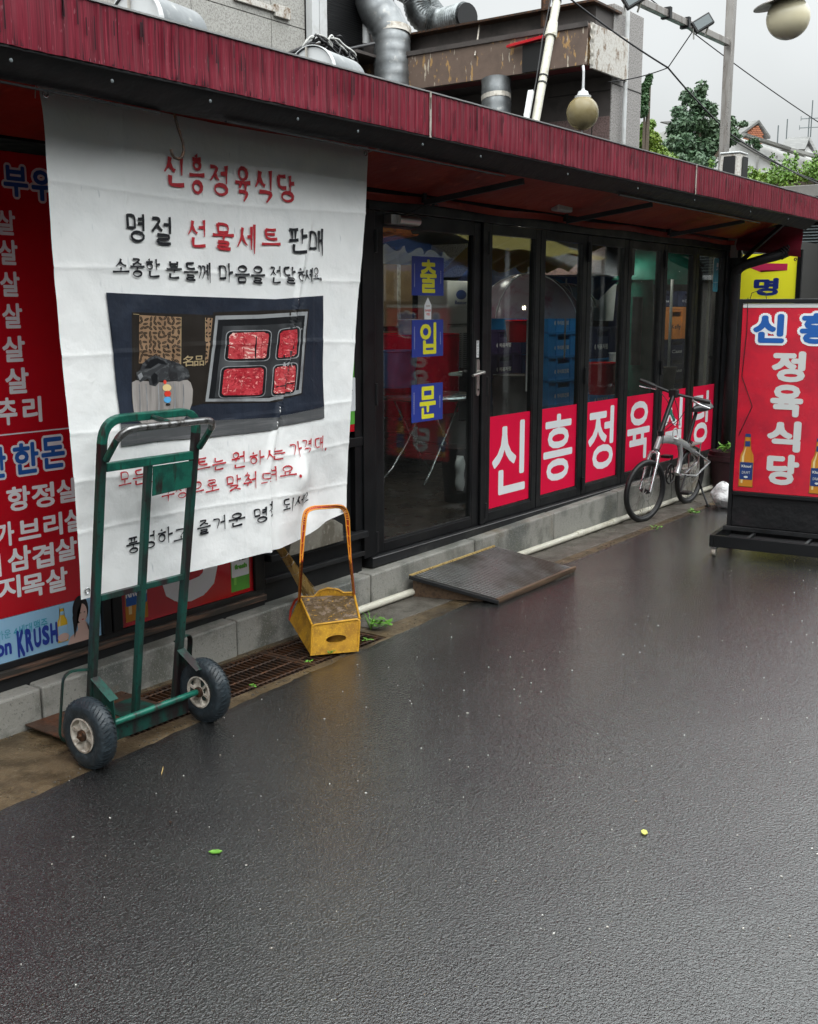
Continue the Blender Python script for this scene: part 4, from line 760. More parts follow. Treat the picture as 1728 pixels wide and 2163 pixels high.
if nrm.dot(CAM - f_[0]) < 0: nrm = -nrm
m = M(); NU = 24; vs = []; fs = []       # front face with its oval hand hole
ring = ell(.52, .46, .22, .13, NU); out = []
for x, z in ring:
    dx, dz = x-.5, z-.5; k = .5/max(abs(dx), abs(dz)); out.append((.5+dx*k, .5+dz*k))
# keep the true corners by snapping the nearest outer points
for cx_, cz_ in ((0,0),(1,0),(1,1),(0,1)):
    j = min(range(NU), key=lambda i: (out[i][0]-cx_)**2 + (out[i][1]-cz_)**2); out[j] = (cx_, cz_)
vs = [lerp4(f_, *p) for p in out] + [lerp4(f_, *p) for p in ring] + [lerp4(f_, *p) - nrm*.02 for p in ring]
fs = [(i, (i+1) % NU, NU+(i+1) % NU, NU+i) for i in range(NU)] + [(NU+i, NU+(i+1) % NU, 2*NU+(i+1) % NU, 2*NU+i) for i in range(NU)]
m.add(vs, fs)
for q in ([f_[0], b_[0], b_[3], f_[3]], [f_[1], f_[2], b_[2], b_[1]], [f_[0], f_[1], b_[1], b_[0]]):
    m.grid(lambda u, v, q=q: lerp4(q, u, v), 6, 5)
ins = [p.lerp((f_[0]+f_[2])/2, .06) - nrm*.07 for p in f_]; m.add(ins, [(0,1,2,3)])
build('pan', m, K['bin'], dpn, solid=.003)
tl = [f_[3], f_[2], b_[2], b_[3]]; up_ = (tl[1]-tl[0]).cross(tl[3]-tl[0]).normalized(); up_ = up_ if up_.z > 0 else -up_
m = M(); m.grid(lambda u, v: lerp4(tl, u, v) + up_*(.004*mnoise.noise((u*5, v*5, 0)) - .004*math.sin(math.pi*u)*math.sin(math.pi*v)), 24, 20); build('muddy_top', m, K['bintop'], dpn, smooth=True)
m = M(); m.tube(round_path([f_[0], f_[3], f_[2], f_[1]], .02, 4), .006, 8); m.tube([f_[3], b_[3]], .006, 8); m.tube([f_[2], b_[2]], .006, 8); build('rolled_edge', m, K['bin'], dpn, smooth=True, auto=50)
m = M(); side = (b_[0]-b_[3]); m.tube([b_[3] + up_*.004, b_[3].lerp(b_[0], .3) - (f_[0]-b_[0])*.10, b_[3].lerp(b_[0], .7) - (f_[0]-b_[0])*.10, b_[0]], .006, 6); build('mouth_lip', m, K['binred'], dpn, smooth=True, auto=60)
hd = dA+.22
hpts = [AD(x*S_, y*S_, hd + dd) for x, y, dd in ((629, 1264, 0), (634, 1180, -.16), (640, 1095, -.29), (644, 1075, -.31), (660, 1068, -.31), (710, 1065, -.30), (724, 1068, -.30), (731, 1085, -.28), (737, 1180, -.15), (744, 1250, .02))]
hpts = [AD(x_p*S_, y_p*S_, min(dep(p_), dep(AY(x_p*S_, y_p*S_, -.43)))) if y_p < 1200 else p_ for p_, (x_p, y_p) in zip(hpts, ((629,1264),(634,1180),(640,1095),(644,1075),(660,1068),(710,1065),(724,1068),(731,1085),(737,1180),(744,1250)))]
hpts = hpts[:2] + round_path(hpts[1:-1], .03, 4)[1:-1] + hpts[-2:]
m = M(); m.tube([p + Vector((.004, 0, 0)) for p in hpts], .0085, 4); build('handle_channel', m, K['binred'], dpn)
ns = (hpts[-1]-hpts[0]).cross(Vector((0,0,1))).normalized(); ns = ns if ns.dot(CAM-hpts[0]) > 0 else -ns
ctr = sum(hpts, Vector())/len(hpts)
def offs(p, k): d = (p-ctr); d -= ns*d.dot(ns); return p + ns*.008 + d.normalized()*k
m = M(); m.tube([offs(p, .0085) for p in hpts], .003, 6); m.tube([offs(p, -.0085) for p in hpts], .003, 6)
L0 = 0
for i in range(len(hpts)-1):
    seg = (hpts[i+1]-hpts[i]).length; L0 += seg; k = max(1, int(seg/.045))
    for j in range(k): p = hpts[i].lerp(hpts[i+1], (j+.5)/k); m.tube([offs(p, .009), offs(p, -.009)], .002, 5)
build('handle', m, K['binhandle'], dpn)
bk = [AD(632*S_, 1256*S_, hd), AD(660*S_, 1256*S_, hd+.01), AD(672*S_, 1244*S_, hd+.02), AD(690*S_, 1238*S_, hd+.02), AD(712*S_, 1241*S_, hd+.02), AD(724*S_, 1248*S_, hd+.02), AD(744*S_, 1247*S_, hd+.02)]
m = M(); m.tube(bk, .005, 6); m.add([p for p in bk] + [Vector((p.x, p.y, bk[0].z-.03)) for p in bk], [(i, i+1, 8+i, 7+i) for i in range(6)]); build('back_hoop', m, K['bin'], dpn)
# straw broom leaning behind it
a = AY(592*S_, 1158*S_, .0); b = AY(646*S_, 1240*S_, -.035)
br = empty('broom', tuple(b), 'bundled straw broom leaning between the banner hem and the yellow dustpan', 'broom')
rr = random.Random(5); ax_ = (b-a).normalized(); u_ = ax_.orthogonal().normalized(); w_ = ax_.cross(u_); m = M()
a0 = a - ax_*.12
for i in range(150):
    t = rr.uniform(0, 6.283); r0 = .017*math.sqrt(rr.random()); r1 = r0*1.2 + rr.uniform(-.003, .004); o = lambda r, tt: u_*r*math.cos(tt) + w_*r*math.sin(tt)
    m.tube([a0 + o(r0, t), a.lerp(b, .5) + o(r1, t+rr.uniform(-.1, .1)), b + ax_*rr.uniform(-.02, .05) + o(r1*1.5, t)], .0017, 3, caps=False)
build('bristles', m, K['straw'], br, kind='stuff')
for t in (.12, .34, .56, .78): m = M(); c = a.lerp(b, t); m.tube([c + (u_*math.cos(x) + w_*math.sin(x))*.020 for x in [i*.5236 for i in range(12)]], .0022, 5, closed=True); build('binding', m, K['rim'], br)
# taped stone slab on the sill behind
sb_ = [AY(x*S_, y*S_, .03) for x, y in ((607, 1172), (724, 1138), (722, 1104), (705, 1094), (640, 1112), (618, 1120))]
m = M(); m.prism([(p.x, p.z) for p in sb_], .0, .05, lambda a, b, c: (a, .03 + c, b)); build('stone_slab', m, K['stone'], label='broken grey stone slab leaning on the sill behind the dustpan handle', cat='stone slab', bevel=.004)
# ------------------------------------------------------------------ ramp in front of the door
rp = empty('door_ramp', (5.4, -.3, 0), 'wooden ramp with a ribbed black rubber mat in front of the glass door', 'ramp')
c4 = [Vector((4.935, -.035, .128)), Vector((5.86, -.035, .140)), Vector((6.03, -.525, .030)), Vector((5.085, -.54, .030))]
def rq_(u, v, h=0): p = c4[0].lerp(c4[1], u).lerp(c4[3].lerp(c4[2], u), v); return (p.x, p.y, p.z + h)
def slab(u0, u1, v0, v1, h0, h1): return M().hexa([rq_(u0,v1,h0), rq_(u1,v1,h0), rq_(u1,v0,h0), rq_(u0,v0,h0), rq_(u0,v1,h1), rq_(u1,v1,h1), rq_(u1,v0,h1), rq_(u0,v0,h1)])
build('deck', slab(0, 1, 0, 1, -.022, -.006), K['wood'], rp, bevel=.002)
build('rubber_mat', slab(.012, .99, .012, .985, -.0055, .0015), K['rubber'], rp)
m = M()
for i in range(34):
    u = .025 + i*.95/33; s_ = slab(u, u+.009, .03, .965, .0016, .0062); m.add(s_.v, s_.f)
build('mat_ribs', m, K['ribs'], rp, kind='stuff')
m = M()
for j in range(60):
    v = .03 + j*.935/60; s_ = slab(.02, .98, v, v+.006, .0016, .0030); m.add(s_.v, s_.f)
build('mat_cross_ribs', m, K['rubber'], rp, kind='stuff')
for x in (4.955, 5.78):
    dx = .15; m = M(); m.hexa([(x,-.04,0.002),(x+.03,-.04,0.002),(x+.03+dx*.85,-.44,.009),(x+dx*.85,-.44,.009),(x,-.04,.106),(x+.03,-.04,.107),(x+.03+dx*.85,-.44,.028),(x+dx*.85,-.44,.027)]); build('wedge', m, K['wood'], rp)
m = M(); m.bar(Vector(rq_(-.004, .99)), Vector(rq_(1.012, .99)), .02, .022); build('front_batten', m, K['wood'], rp, bevel=.002)
m = M(); m.bar(Vector(rq_(-.006, -.005, -.006)), Vector(rq_(-.003, 1.01, -.008)), .016, .022); build('side_batten', m, K['frame2'], rp, bevel=.003)
m = M(); m.bar(Vector(rq_(0, -.008, -.002)), Vector(rq_(1, -.008, -.002)), .010, .018); build('back_batten', m, K['straw'], rp)
# ------------------------------------------------------------------ pvc pipe along the kerb
pp_ = empty('drain_pipe', (7, -.03, .03), 'cream plastic pipe lying along the foot of the kerb', 'pipe')
m = M(); m.tube([(4.33, -.032, .028), (5.5, -.030, .027), (7.2, -.036, .028), (9.0, -.030, .030), (10.6, -.032, .03)], .0215, 12); build('pipe', m, K['pvc'], pp_, smooth=True, auto=50)
for x in (6.98, 7.55, 8.05): m = M(); m.tube([(x, -.034, .0285), (x+.10, -.034, .0285)], .0262, 12); build('coupling', m, K['pvc'], pp_, smooth=True, auto=50)
# ------------------------------------------------------------------ folding bicycle
bx = lambda x, y, Y=-.15: AY(1280 + x/5.67, 740 + y/5.67, Y)
RC = Vector((8.86, -.125, .247)); FC = Vector((7.86, -.165, .247))
bk_ = empty('bicycle', (8.4, -.15, 0), 'silver folding bicycle parked against the red-lettered glass panels', 'bicycle')
def bp(name, m, mm, **k): return build(name, m, K[mm] if isinstance(mm, str) else mm, bk_, **k)
def bwheel(c, az, lean):
    ax_ = Vector((math.sin(az), -math.cos(az), 0)); ax_ = (ax_ + Vector((0,0,lean))).normalized()
    fw = Vector((math.cos(az), math.sin(az), 0)); up2 = fw.cross(ax_).normalized(); up2 = up2 if up2.z > 0 else -up2
    P = lambda r, t, s=0: c + (fw*math.cos(t) + up2*math.sin(t))*r + ax_*s
    m = M(); m.tube([P(.229, 2*math.pi*i/40) for i in range(40)], .0215, 10, closed=True); w = bp('wheel', m, 'btyre', smooth=True)
    m = M(); m.tube([P(.210, 2*math.pi*i/40) for i in range(40)], .010, 6, closed=True); build('rim', m, K['black'], w, smooth=True)
    m = M()
    for i in range(20): t = 2*math.pi*i/20; m.tube([P(.018, t+.9*(-1)**i, .022*(-1)**i), P(.207, t)], .0012, 3, caps=False)
    build('spokes', m, K['steelbare'], w)
    m = M(); m.tube([P(0,0,-.045), P(0,0,-.02), P(0,0,.02), P(0,0,.045)], [.010, .020, .020, .010], 12); build('hub', m, K['black'], w, smooth=True, auto=40)
    m = M(); m.tube([P(.060, 2*math.pi*i/24, .028) for i in range(24)], .009, 4, closed=True, flat=(.25, 1))
    for i in range(6): t = 2*math.pi*i/6; m.tube([P(.02, t, .028), P(.06, t+.3, .028)], .003, 4)
    build('brake_disc', m, K['satin'], w)
    return P, ax_
PF, axF = bwheel(FC, R(-13), -.05); PR, axR = bwheel(RC, R(-4), -.05)
crown = bx(585, 1215, -.18); headb = bx(600, 1185, -.18); headt = bx(650, 1040, -.19)
m = M(); m.tube([headb, headt], .022, 12); bp('head_tube', m, 'alu', smooth=True, auto=40)
for sg in (-1, 1):
    m = M(); e_ = PF(0, 0, .05*sg); m.tube([crown, crown + axF*.035*sg + Vector((0,0,-.01)), crown.lerp(e_, .25) + axF*.035*sg, e_], [.017, .016, .014, .009], 10); bp('fork_leg', m, 'chrome', smooth=True, auto=40)
m = M(); m.tube([headt, headt + Vector((0,0,.03))], .02, 10); m.tube([bx(655, 1010, -.19), bx(650, 960, -.19)], .026, 8); bp('stem_hinge', m, 'black', smooth=True, auto=40)
hb = bx(815, 520, -.20); m = M(); m.tube([bx(650, 985, -.19), hb], .019, 10); bp('handlebar_post', m, 'black', smooth=True, auto=40)
hl = bx(375, 340, .07); hr = bx(1262, 625, -.46)
hl = hb + (hl-hb).normalized()*.29; hr = hb + (hr-hb).normalized()*.29
m = M(); m.tube([hl, hb, hr], .0125, 10); bp('handlebar', m, 'black', smooth=True, auto=40)
for e_ in (hl, hr): m = M(); m.tube([e_, e_.lerp(hb, .42)], .0175, 10); bp('grip', m, 'rubber', smooth=True, auto=40)
for e_, sg in ((hl, 1), (hr, 1)):
    q = e_.lerp(hb, .48); m = M(); m.tube([q, q + Vector((-.03,-.01,-.02)), q.lerp(e_, .55) + Vector((-.055,-.02,-.035)), e_ + Vector((-.05,-.02,-.045))], [.009, .008, .006, .005], 6); bp('brake_lever', m, 'chrome', smooth=True, auto=40)
m = M(); m.box(hb.x-.03, hb.x+.03, hb.y-.035, hb.y+.035, hb.z-.03, hb.z+.035); bp('handlebar_clamp', m, 'black', bevel=.008)
beam = [bx(640, 1075, -.18), bx(720, 1065, -.175), bx(810, 1075, -.17), bx(900, 1105, -.16), bx(985, 1155, -.155), bx(1060, 1215, -.15), bx(1110, 1260, -.145)]
m = M(); m.tube(beam, [.028, .031, .031, .030, .028, .022, .016], 12, flat=(1.1, .75)); bp('main_beam', m, 'alu', smooth=True, auto=40)
m = M(); m.tube([bx(880, 1130, -.16), bx(895, 1240, -.16), bx(880, 1370, -.16), bx(845, 1480, -.16)], [.023, .021, .021, .027], 12); bp('seat_tube', m, 'alu', smooth=True, auto=40)
m = M(); m.tube([bx(965, 1150, -.155), bx(1078, 745, -.175)], .0155, 10); bp('seat_post', m, 'black', smooth=True, auto=40)
sc = bx(1112, 705, -.20)
m = M(); prof = [(-.15, .014, .024), (-.10, .024, .034), (-.03, .036, .038), (.04, .066, .042), (.10, .085, .042), (.14, .065, .03)]
vs = []; fs = []
for x, w, h in prof:
    for k in range(10): t = 2*math.pi*k/10; vs.append((sc.x + x + .02, sc.y + w*math.cos(t), sc.z + h*math.sin(t)*(1 if math.sin(t) > 0 else .6) + .012*(x > .05)))
fs = [(i*10+k, i*10+(k+1) % 10, i*10+10+(k+1) % 10, i*10+10+k) for i in range(5) for k in range(10)] + [tuple(range(10))[::-1], tuple(range(50, 60))]
m.add(vs, fs); bp('saddle', m, 'black', smooth=True, auto=50)
bb = bx(850, 1485, -.16)
for sg in (-1, 1):
    o = Vector((0, .055*sg, 0)); e_ = PR(0, 0, -.055*sg)
    m = M(); m.tube([bb + o*.6, e_], .011, 8); bp('chain_stay', m, 'alu' if sg < 0 else 'black', smooth=True, auto=40)
    m = M(); m.tube([bx(1050, 1220, -.15) + o*.5, bx(1170, 1330, -.15) + o, e_], .010, 8); bp('seat_stay', m, 'alu', smooth=True, auto=40)
cr = bb + Vector((0, .06, 0)); m = M(); m.tube([cr + Vector((.082*math.cos(t), 0, .082*math.sin(t))) for t in [2*math.pi*i/30 for i in range(30)]], .007, 5, closed=True)
for i in range(5): t = 2*math.pi*i/5; m.tube([cr, cr + Vector((.08*math.cos(t), 0, .08*math.sin(t)))], .006, 4)
bp('chainring', m, 'black')
for o_, t in ((-.075, -2.2), (.085, .94)):
    c2 = bb + Vector((0, o_, 0)); q = c2 + Vector((.16*math.cos(t), 0, .16*math.sin(t)))
    m = M(); m.tube([c2, q], .009, 6); m.box(q.x-.045, q.x+.045, q.y + (-.09 if o_ < 0 else .01), q.y + (-.01 if o_ < 0 else .09), q.z-.011, q.z+.011); bp('pedal', m, 'black', bevel=.003)
m = M()
for sg in (-1, 1): m.tube([cr + Vector((0, 0, .08*sg)), RC + Vector((0, .055, .035*sg))], .004, 4)
bp('chain', m, 'rust')
m = M(); m.tube([bx(1110, 1545, -.20), bx(1145, 1660, -.215), AZ(1280 + 1222/5.67, 740 + 1862/5.67, .01)], [.010, .009, .008], 8); q = AZ(1280 + 1222/5.67, 740 + 1862/5.67, .008); m.box(q.x-.03, q.x+.03, q.y-.012, q.y+.012, .004, .014); bp('kickstand', m, 'black', smooth=True, auto=40)
m = M(); m.box(RC.x-.16, RC.x+.07, -.19, -.08, .515, .527); m.tube([(RC.x+.06, -.185, .52), (RC.x+.04, -.175, .30)], .006, 5).tube([(RC.x+.06, -.085, .52), (RC.x+.04, -.095, .30)], .006, 5); bp('rear_carrier', m, 'satin')
m = M(); m.tube([hb + Vector((-.02,0,.0)), hb + Vector((-.02,-.04,-.10)), hb + Vector((.03,-.05,-.25)), headt + Vector((.02,-.03,.12)), headt + Vector((-.02,-.03,-.05)), crown + Vector((-.03,-.02,-.05)), FC + Vector((-.02,.04,.05))], .003, 5)
m.tube([hr.lerp(hb, .5), hb + Vector((.06,-.12,-.06)), hb + Vector((.02,-.05,-.2)), headt + Vector((.05,-.02,.05))], .003, 5); m.tube([hl.lerp(hb, .5), hb + Vector((-.05,.03,-.06)), hb + Vector((.0,-.02,-.2)), headt + Vector((.03,-.02,.08))], .003, 5); bp('brake_cable', m, 'black')
q = bx(780, 775, -.21); m = M(); m.hexa([(q.x-.05,q.y,q.z),(q.x,q.y-.01,q.z+.01),(q.x,q.y+.01,q.z+.01),(q.x-.05,q.y+.01,q.z),(q.x-.045,q.y,q.z+.03),(q.x,q.y-.01,q.z+.04),(q.x,q.y+.01,q.z+.04),(q.x-.045,q.y+.01,q.z+.03)]); m.bar(q + Vector((0,0,.01)), q + Vector((.05,-.01,-.05)), .004, .02); bp('green_ribbon', m, 'parasol')
q = bx(830, 1000, -.19); m = M(); m.tube([q + Vector((.05*math.cos(t), 0, .045*math.sin(t))) for t in [2*math.pi*i/16 for i in range(16)]], .005, 6, closed=True); m.tube([q + Vector((-.04,0,-.03)), q + Vector((.0,-.02,-.045)), q + Vector((.05,0,-.03))], .010, 6); bp('cable_lock', m, 'pwhite', smooth=True)
q = bx(1020, 1130, -.16); m = M(); m.tube([q + Vector((.035*math.cos(t), .02*math.sin(2*t), .03*math.sin(t))) for t in [2*math.pi*i/14 for i in range(14)]], .006, 5, closed=True); bp('coiled_lock', m, 'potred', smooth=True)
# ------------------------------------------------------------------ wheeled red sign in the street
d_ = Vector((.111, -.994, 0)).normalized(); n_ = Vector((-.994, -.111, 0)).normalized(); P0 = Vector((7.33, -1.058, 0))
def PS(a, b, l): p = P0 + d_*a + n_*(.031 + l*.0007); return (p.x, p.y, b)
def aps(x, y):
    r = ray(x, y); o = P0 + n_*.031; t = (o - CAM).dot(n_) / r.dot(n_); p = CAM + r*t; return (p-P0).dot(d_), p.z
WS = .70
ss = empty('stand_sign', tuple(P0 + d_*.35), 'red restaurant sign board on a black wheeled steel base in the street', 'stand sign')
def sbox(m, a0, a1, n0, n1, z0, z1):
    c = lambda a, n, z: tuple(P0 + d_*a + n_*n + Vector((0,0,z)))
    return m.hexa([c(a0,n0,z0), c(a1,n0,z0), c(a1,n1,z0), c(a0,n1,z0), c(a0,n0,z1), c(a1,n0,z1), c(a1,n1,z1), c(a0,n1,z1)])
build('panel', sbox(M(), 0, WS, -.025, .030, .415, 1.672), K['redstand'], ss)
m = M(); sbox(m, -.028, -.001, -.04, .04, .16, 1.712); sbox(m, WS+.001, WS+.028, -.04, .04, .16, 1.712); sbox(m, 0, WS, -.04, .04, 1.684, 1.712); sbox(m, 0, WS, -.04, .04, .385, .412); build('frame', m, K['frame'], ss, bevel=.003)
m = M(); sbox(m, .002, WS-.002, .030, .033, 1.655, 1.683); build('top_strip', m, K['p_offwhite'], ss)
build('skirt', sbox(M(), 0, WS, -.012, .018, .17, .384), K['valance'], ss)
def sw(m, items, lvl, bold, ref=None):
    for ch, x0, y0, x1, y1 in items:
        a0, zb = aps(x0, y1); a1, _ = aps(x1, (y0+y1)/2); _, zt = aps(x0, y0); put(m, ch, a0, zb, a1, zt, PS, lvl, bold, ref)
m = M(); sw(m, [('정',1628,741,1702,806),('육',1625,811,1697,879),('식',1618,887,1692,952),('당',1617,957,1688,1022)], 1, .05); build('white_lettering', m, K['p_offwhite'], ss)
m = M(); it = [('신',1589,663,1658,724),('흥',1688,661,1757,726)]; m.mat(0); sw(m, it, 1, .13, .05); m.mat(1); sw(m, it, 3.2, .05, .05); build('blue_lettering', m, [K['p_white'], K['p_blue']], ss)
m = M(); cols = [K['p_amber'], K['p_cream'], K['p_navy'], K['p_navy'], K['p_offwhite'], K['p_brown']]
for x0, x1, y0, y1 in ((1560, 1589, 915, 1026), (1709, 1739, 925, 1041)):
    a0, zb = aps(x0, y1); a1, _ = aps(x1, y1); _, zt = aps(x0, y0); m.mat(5); poly(m, rrect(a0-.004, zb-.006, a1+.004, zb+.012, .004), PS, 0.5)
    bottle(m, (a0+a1)/2, zb, zt-zb, (a1-a0), PS, 1, (0, 1, 2, 3)); m.mat(4); w = a1-a0; h = zt-zb
    put(m, 'Kloud', a0+.15*w, zb+.36*h, a1-.15*w, zb+.41*h, PS, 4.5, .03); put(m, 'DRAFT', a0+.2*w, zb+.24*h, a1-.2*w, zb+.29*h, PS, 4.5, 0); poly(m, ell((a0+a1)/2, zb+.18*h, .15*w, .02*h), PS, 4.5)
build('bottle_picture', m, cols, ss)
m = M(); sbox(m, -.03, WS+.08, .33, .36, .075, .155); sbox(m, -.03, WS+.08, -.16, -.13, .075, .155); sbox(m, -.06, -.031, -.16, .36, .075, .155); sbox(m, WS+.08, WS+.11, -.16, .36, .075, .155); build('base_frame', m, K['frame'], ss, bevel=.003)
m = M(); sbox(m, -.03, WS+.08, .10, .13, .155, .18); sbox(m, .12, .14, -.13, .33, .08, .10); sbox(m, .5, .52, -.13, .33, .08, .10); build('base_rail', m, K['frame2'], ss)
build('base_tray', sbox(M(), -.03, WS+.08, -.13, .33, .076, .080), K['valance'], ss)
for a_, n__ in ((-.03, .33), (WS+.07, .33), (-.03, -.14), (WS+.07, -.14)):
    c = P0 + d_*a_ + n_*n__; m = M(); m.cyl(c + d_*-.012 + Vector((0,0,.034)), c + d_*.012 + Vector((0,0,.034)), .026, n=14); o = build('caster', m, K['rim'], ss, smooth=True, auto=40)
    m = M(); m.box(c.x-.02, c.x+.02, c.y-.02, c.y+.02, .060, .074); build('caster_fork', m, K['chrome'], o)
m = M(); q0 = PS(.04, 1.712, -30); q0 = Vector(q0); m.tube([q0, q0 + Vector((0,-.01,.04)), q0 + Vector((0,-.05,.055)), q0 + Vector((0,-.10,.04)), q0 + Vector((0,-.11,.0))], .003, 5); m.tube([Vector(PS(.03, 1.72, 0)), Vector(PS(.035, 1.5, 6)), Vector(PS(.02, 1.2, 8)), Vector(PS(.10, 1.0, 4)), Vector(PS(.02, .8, 4))], .0025, 5); build('power_cable', m, K['cable'], ss)
# ------------------------------------------------------------------ yellow arrow sign behind it
XS = 10.95; ys = empty('banner_sign', (XS, 0, 0), 'tall yellow banner sign with a red arrow behind the red stand sign', 'sign')
y0 = AX(1684, 560, XS).y; y1 = AX(1555, 560, XS).y; zt = AX(1620, 536, XS).z
m = M(); m.grid(lambda u, v: (XS + .004*math.sin(v*9)*math.sin(3.14*u), y0 + (y1-y0)*u, .12 + (zt-.12)*v), 12, 40); build('panel', m, K['yellowsign'], ys)
m = M(); m.box(XS-.01, XS+.03, y0-.045, y0-.001, .0, zt+.03).box(XS+.013, XS+.03, y1-.03, y1, .0, zt+.02); build('post', m, K['frame'], ys)
PYW = lambda a, b, l: (XS - .0012 - l*.0007, -a, b)
def axw(x, y): p = AX(x, y, XS); return -p.y, p.z
m = M(); m.mat(0); poly(m, [axw(1583, 565), axw(1606, 556), axw(1664, 557), axw(1663, 571), axw(1607, 571), axw(1607, 575)], PYW, 0); m.mat(1)
a0, zb = axw(1591, 625); a1, z1_ = axw(1646, 587); put(m, '명', a0, zb, a1, z1_, PYW, 1, .05, .05); build('lettering', m, [K['p_pink'], K['p_dkblue']], ys)
for yy in (y0+.02, y1-.03): m = M(); m.lathe([(.006, 0), (.013, .003), (.016, 0)], (XS-.002, yy, zt-.06), (-1,0,0), 12); build('eyelet', m, K['rust'], ys)
# ------------------------------------------------------------------ things at the far corner of the shop
zc4 = lambda x, y, Y: AY(1440 + x/5.98, 440 + y/5.98, Y)
m = M(); pts = [zc4(1510, 60, -.52), zc4(1490, 200, -.50), zc4(1440, 340, -.48), zc4(1395, 470, -.46), zc4(1340, 555, -.43), zc4(1240, 590, -.38), zc4(1000, 650, -.25), zc4(790, 715, -.12), zc4(710, 770, -.07), zc4(672, 860, -.05)]
pts.append(Vector((pts[-1].x, pts[-1].y, 1.2))); pts.append(Vector((pts[-1].x, pts[-1].y, .25)))
m.tube(round_path(pts, .06, 3), .044, 12); dpp = build('downpipe', m, K['valance'], label='thick black drain hose running from the awning corner down the wall', cat='downpipe', smooth=True)
m = M()
for i in range(7): p = pts[3].lerp(pts[5], i/6) + (Vector((.0, .0, 0))); q = (pts[5]-pts[3]).normalized(); m.tube([p - q*.006, p + q*.006], .049, 12)
build('bellows', m, K['valance'], dpp)
m = M(); m.bar(zc4(1290, 190, -.5), zc4(690, 720, -.03), .03, .03); build('awning_strut', m, K['frame2'], label='thin diagonal steel strut bracing the far corner of the awning', cat='strut')
px_ = AY(1550, 700, .16).x
m = M(); q = zc4(697, 487, .06); m.box(q.x-.10, q.x+.09, .03, .12, q.z-.10, q.z+.10); jb = build('junction_box', m, K['conc'], label='grey electrical box at the top of the shop front corner', cat='electrical box', bevel=.004)
m = M(); q = zc4(812, 540, -.03); m.cyl(q + Vector((-.05, -.02, 0)), q + Vector((.10, .03, .02)), .040, n=18); sc_ = build('security_camera', m, K['black'], label='black round security camera beside the grey electrical box', cat='security camera', smooth=True, auto=40)
m = M(); d2 = Vector((-.05, -.02, 0)); m.lathe([(.040, 0), (.041, .006), (.033, .007), (.032, .001)], q + d2, tuple(d2), 18); build('lens_ring', m, K['satin'], sc_)
m = M(); m.bar(q + Vector((.08, .02, .0)), q + Vector((.10, .10, -.02)), .03, .02); build('camera_bracket', m, K['pwhite'], sc_)
m = M(); m.box(10.16, 10.19, .0, .28, 0, 2.3); build('corner_trim', m, K['frame2'], shop)
# pot with a plant, plastic bag
q = AZ(1533, 1036, 0); pt = empty('plant_pot', tuple(q), 'dark maroon tub with a small green plant behind the bicycle', 'plant pot')
m = M(); m.lathe([(.12, 0), (.155, .28), (.175, .285), (.178, .33), (.165, .335), (.168, .37), (.15, .372), (.14, .34), (.0, .33)], q, (0,0,1), 24); build('tub', m, K['potred'], pt, smooth=True, auto=35)
def leaves(m, c, r, n, size, seed, up=.4, flatz=1):
    rr = random.Random(seed)
    for i in range(n):
        while True:
            v = Vector((rr.uniform(-1,1), rr.uniform(-1,1), rr.uniform(-1,1)))
            if v.length < 1: break
        p = Vector(c) + Vector((v.x*r[0], v.y*r[1], v.z*r[2])); a = rr.uniform(0, 6.283); t = rr.uniform(-.5, .9)
        d = Vector((math.cos(a), math.sin(a), t*flatz)).normalized(); s_ = d.cross(Vector((rr.uniform(-.4,.4), rr.uniform(-.4,.4), 1))).normalized(); l = size*rr.uniform(.6, 1.3)
        m.add([p, p + d*l*.35 + s_*l*.28, p + d*l*.8 + s_*l*.2, p + d*l, p + d*l*.8 - s_*l*.2, p + d*l*.35 - s_*l*.28], [(0,1,2,3,4,5)])
m = M(); leaves(m, q + Vector((0,0,.40)), (.11,.11,.06), 60, .05, 3); build('foliage', m, K['leafg'], pt)
q = AZ(1527, 1072, .01); m = M()
def bg(u, v):
    t = 2*math.pi*u; ph = math.pi*v; r = .095*(1 + .35*mnoise.noise((math.cos(t)*1.5, math.sin(t)*1.5, ph*1.4))); return (q.x + r*math.sin(ph)*math.cos(t), q.y + r*math.sin(ph)*math.sin(t), .11 + .11*math.cos(ph)*(1 + .2*mnoise.noise((t, ph, 4))))
m.grid(bg, 28, 16); build('plastic_bag', m, K['bag'], label='crumpled white plastic bag on the ground left of the red stand sign', cat='plastic bag', smooth=True)
# weeds and litter
def weed(x, y, r, n, size, label, seed, blades=0):
    m = M(); leaves(m, (x, y, .02 + r*.3), (r, r, r*.35), n, size, seed, flatz=.5)
    rr = random.Random(seed)
    for i in range(blades):
        a = rr.uniform(0, 6.28); l = rr.uniform(.07, .13); d = Vector((math.cos(a), math.sin(a), 0)); p = Vector((x-.04, y+.04, 0)); s_ = Vector((-d.y, d.x, 0))*.002
        m.add([p-s_, p+s_, p+d*l*.3+s_+Vector((0,0,l*.6)), p+d*l*.3-s_+Vector((0,0,l*.6)), p+d*l*.8+Vector((0,0,l*.75))], [(0,1,2,3),(3,2,4)])
    build('weed_plant', m, K['leafg'], label=label, cat='weed')
q = AZ(806, 1330); weed(q.x, q.y, .058, 80, .030, 'largest clump of green weeds right of the yellow dustpan', 1, 16)
q = AZ(652, 1408); weed(q.x, q.y, .014, 10, .020, 'tiny green weed in the gutter left of the yellow dustpan', 2)
q = AZ(700, 1388); weed(q.x, q.y, .018, 14, .018, 'tiny green weed just under the yellow dustpan', 6)
q = AZ(775, 1360); weed(q.x, q.y, .016, 12, .022, 'pair of round weed leaves between dustpan and weed clump', 8)
q = AZ(534, 1458); weed(q.x, q.y, .012, 9, .018, 'tiny green weed beside the hand truck wheel', 4)
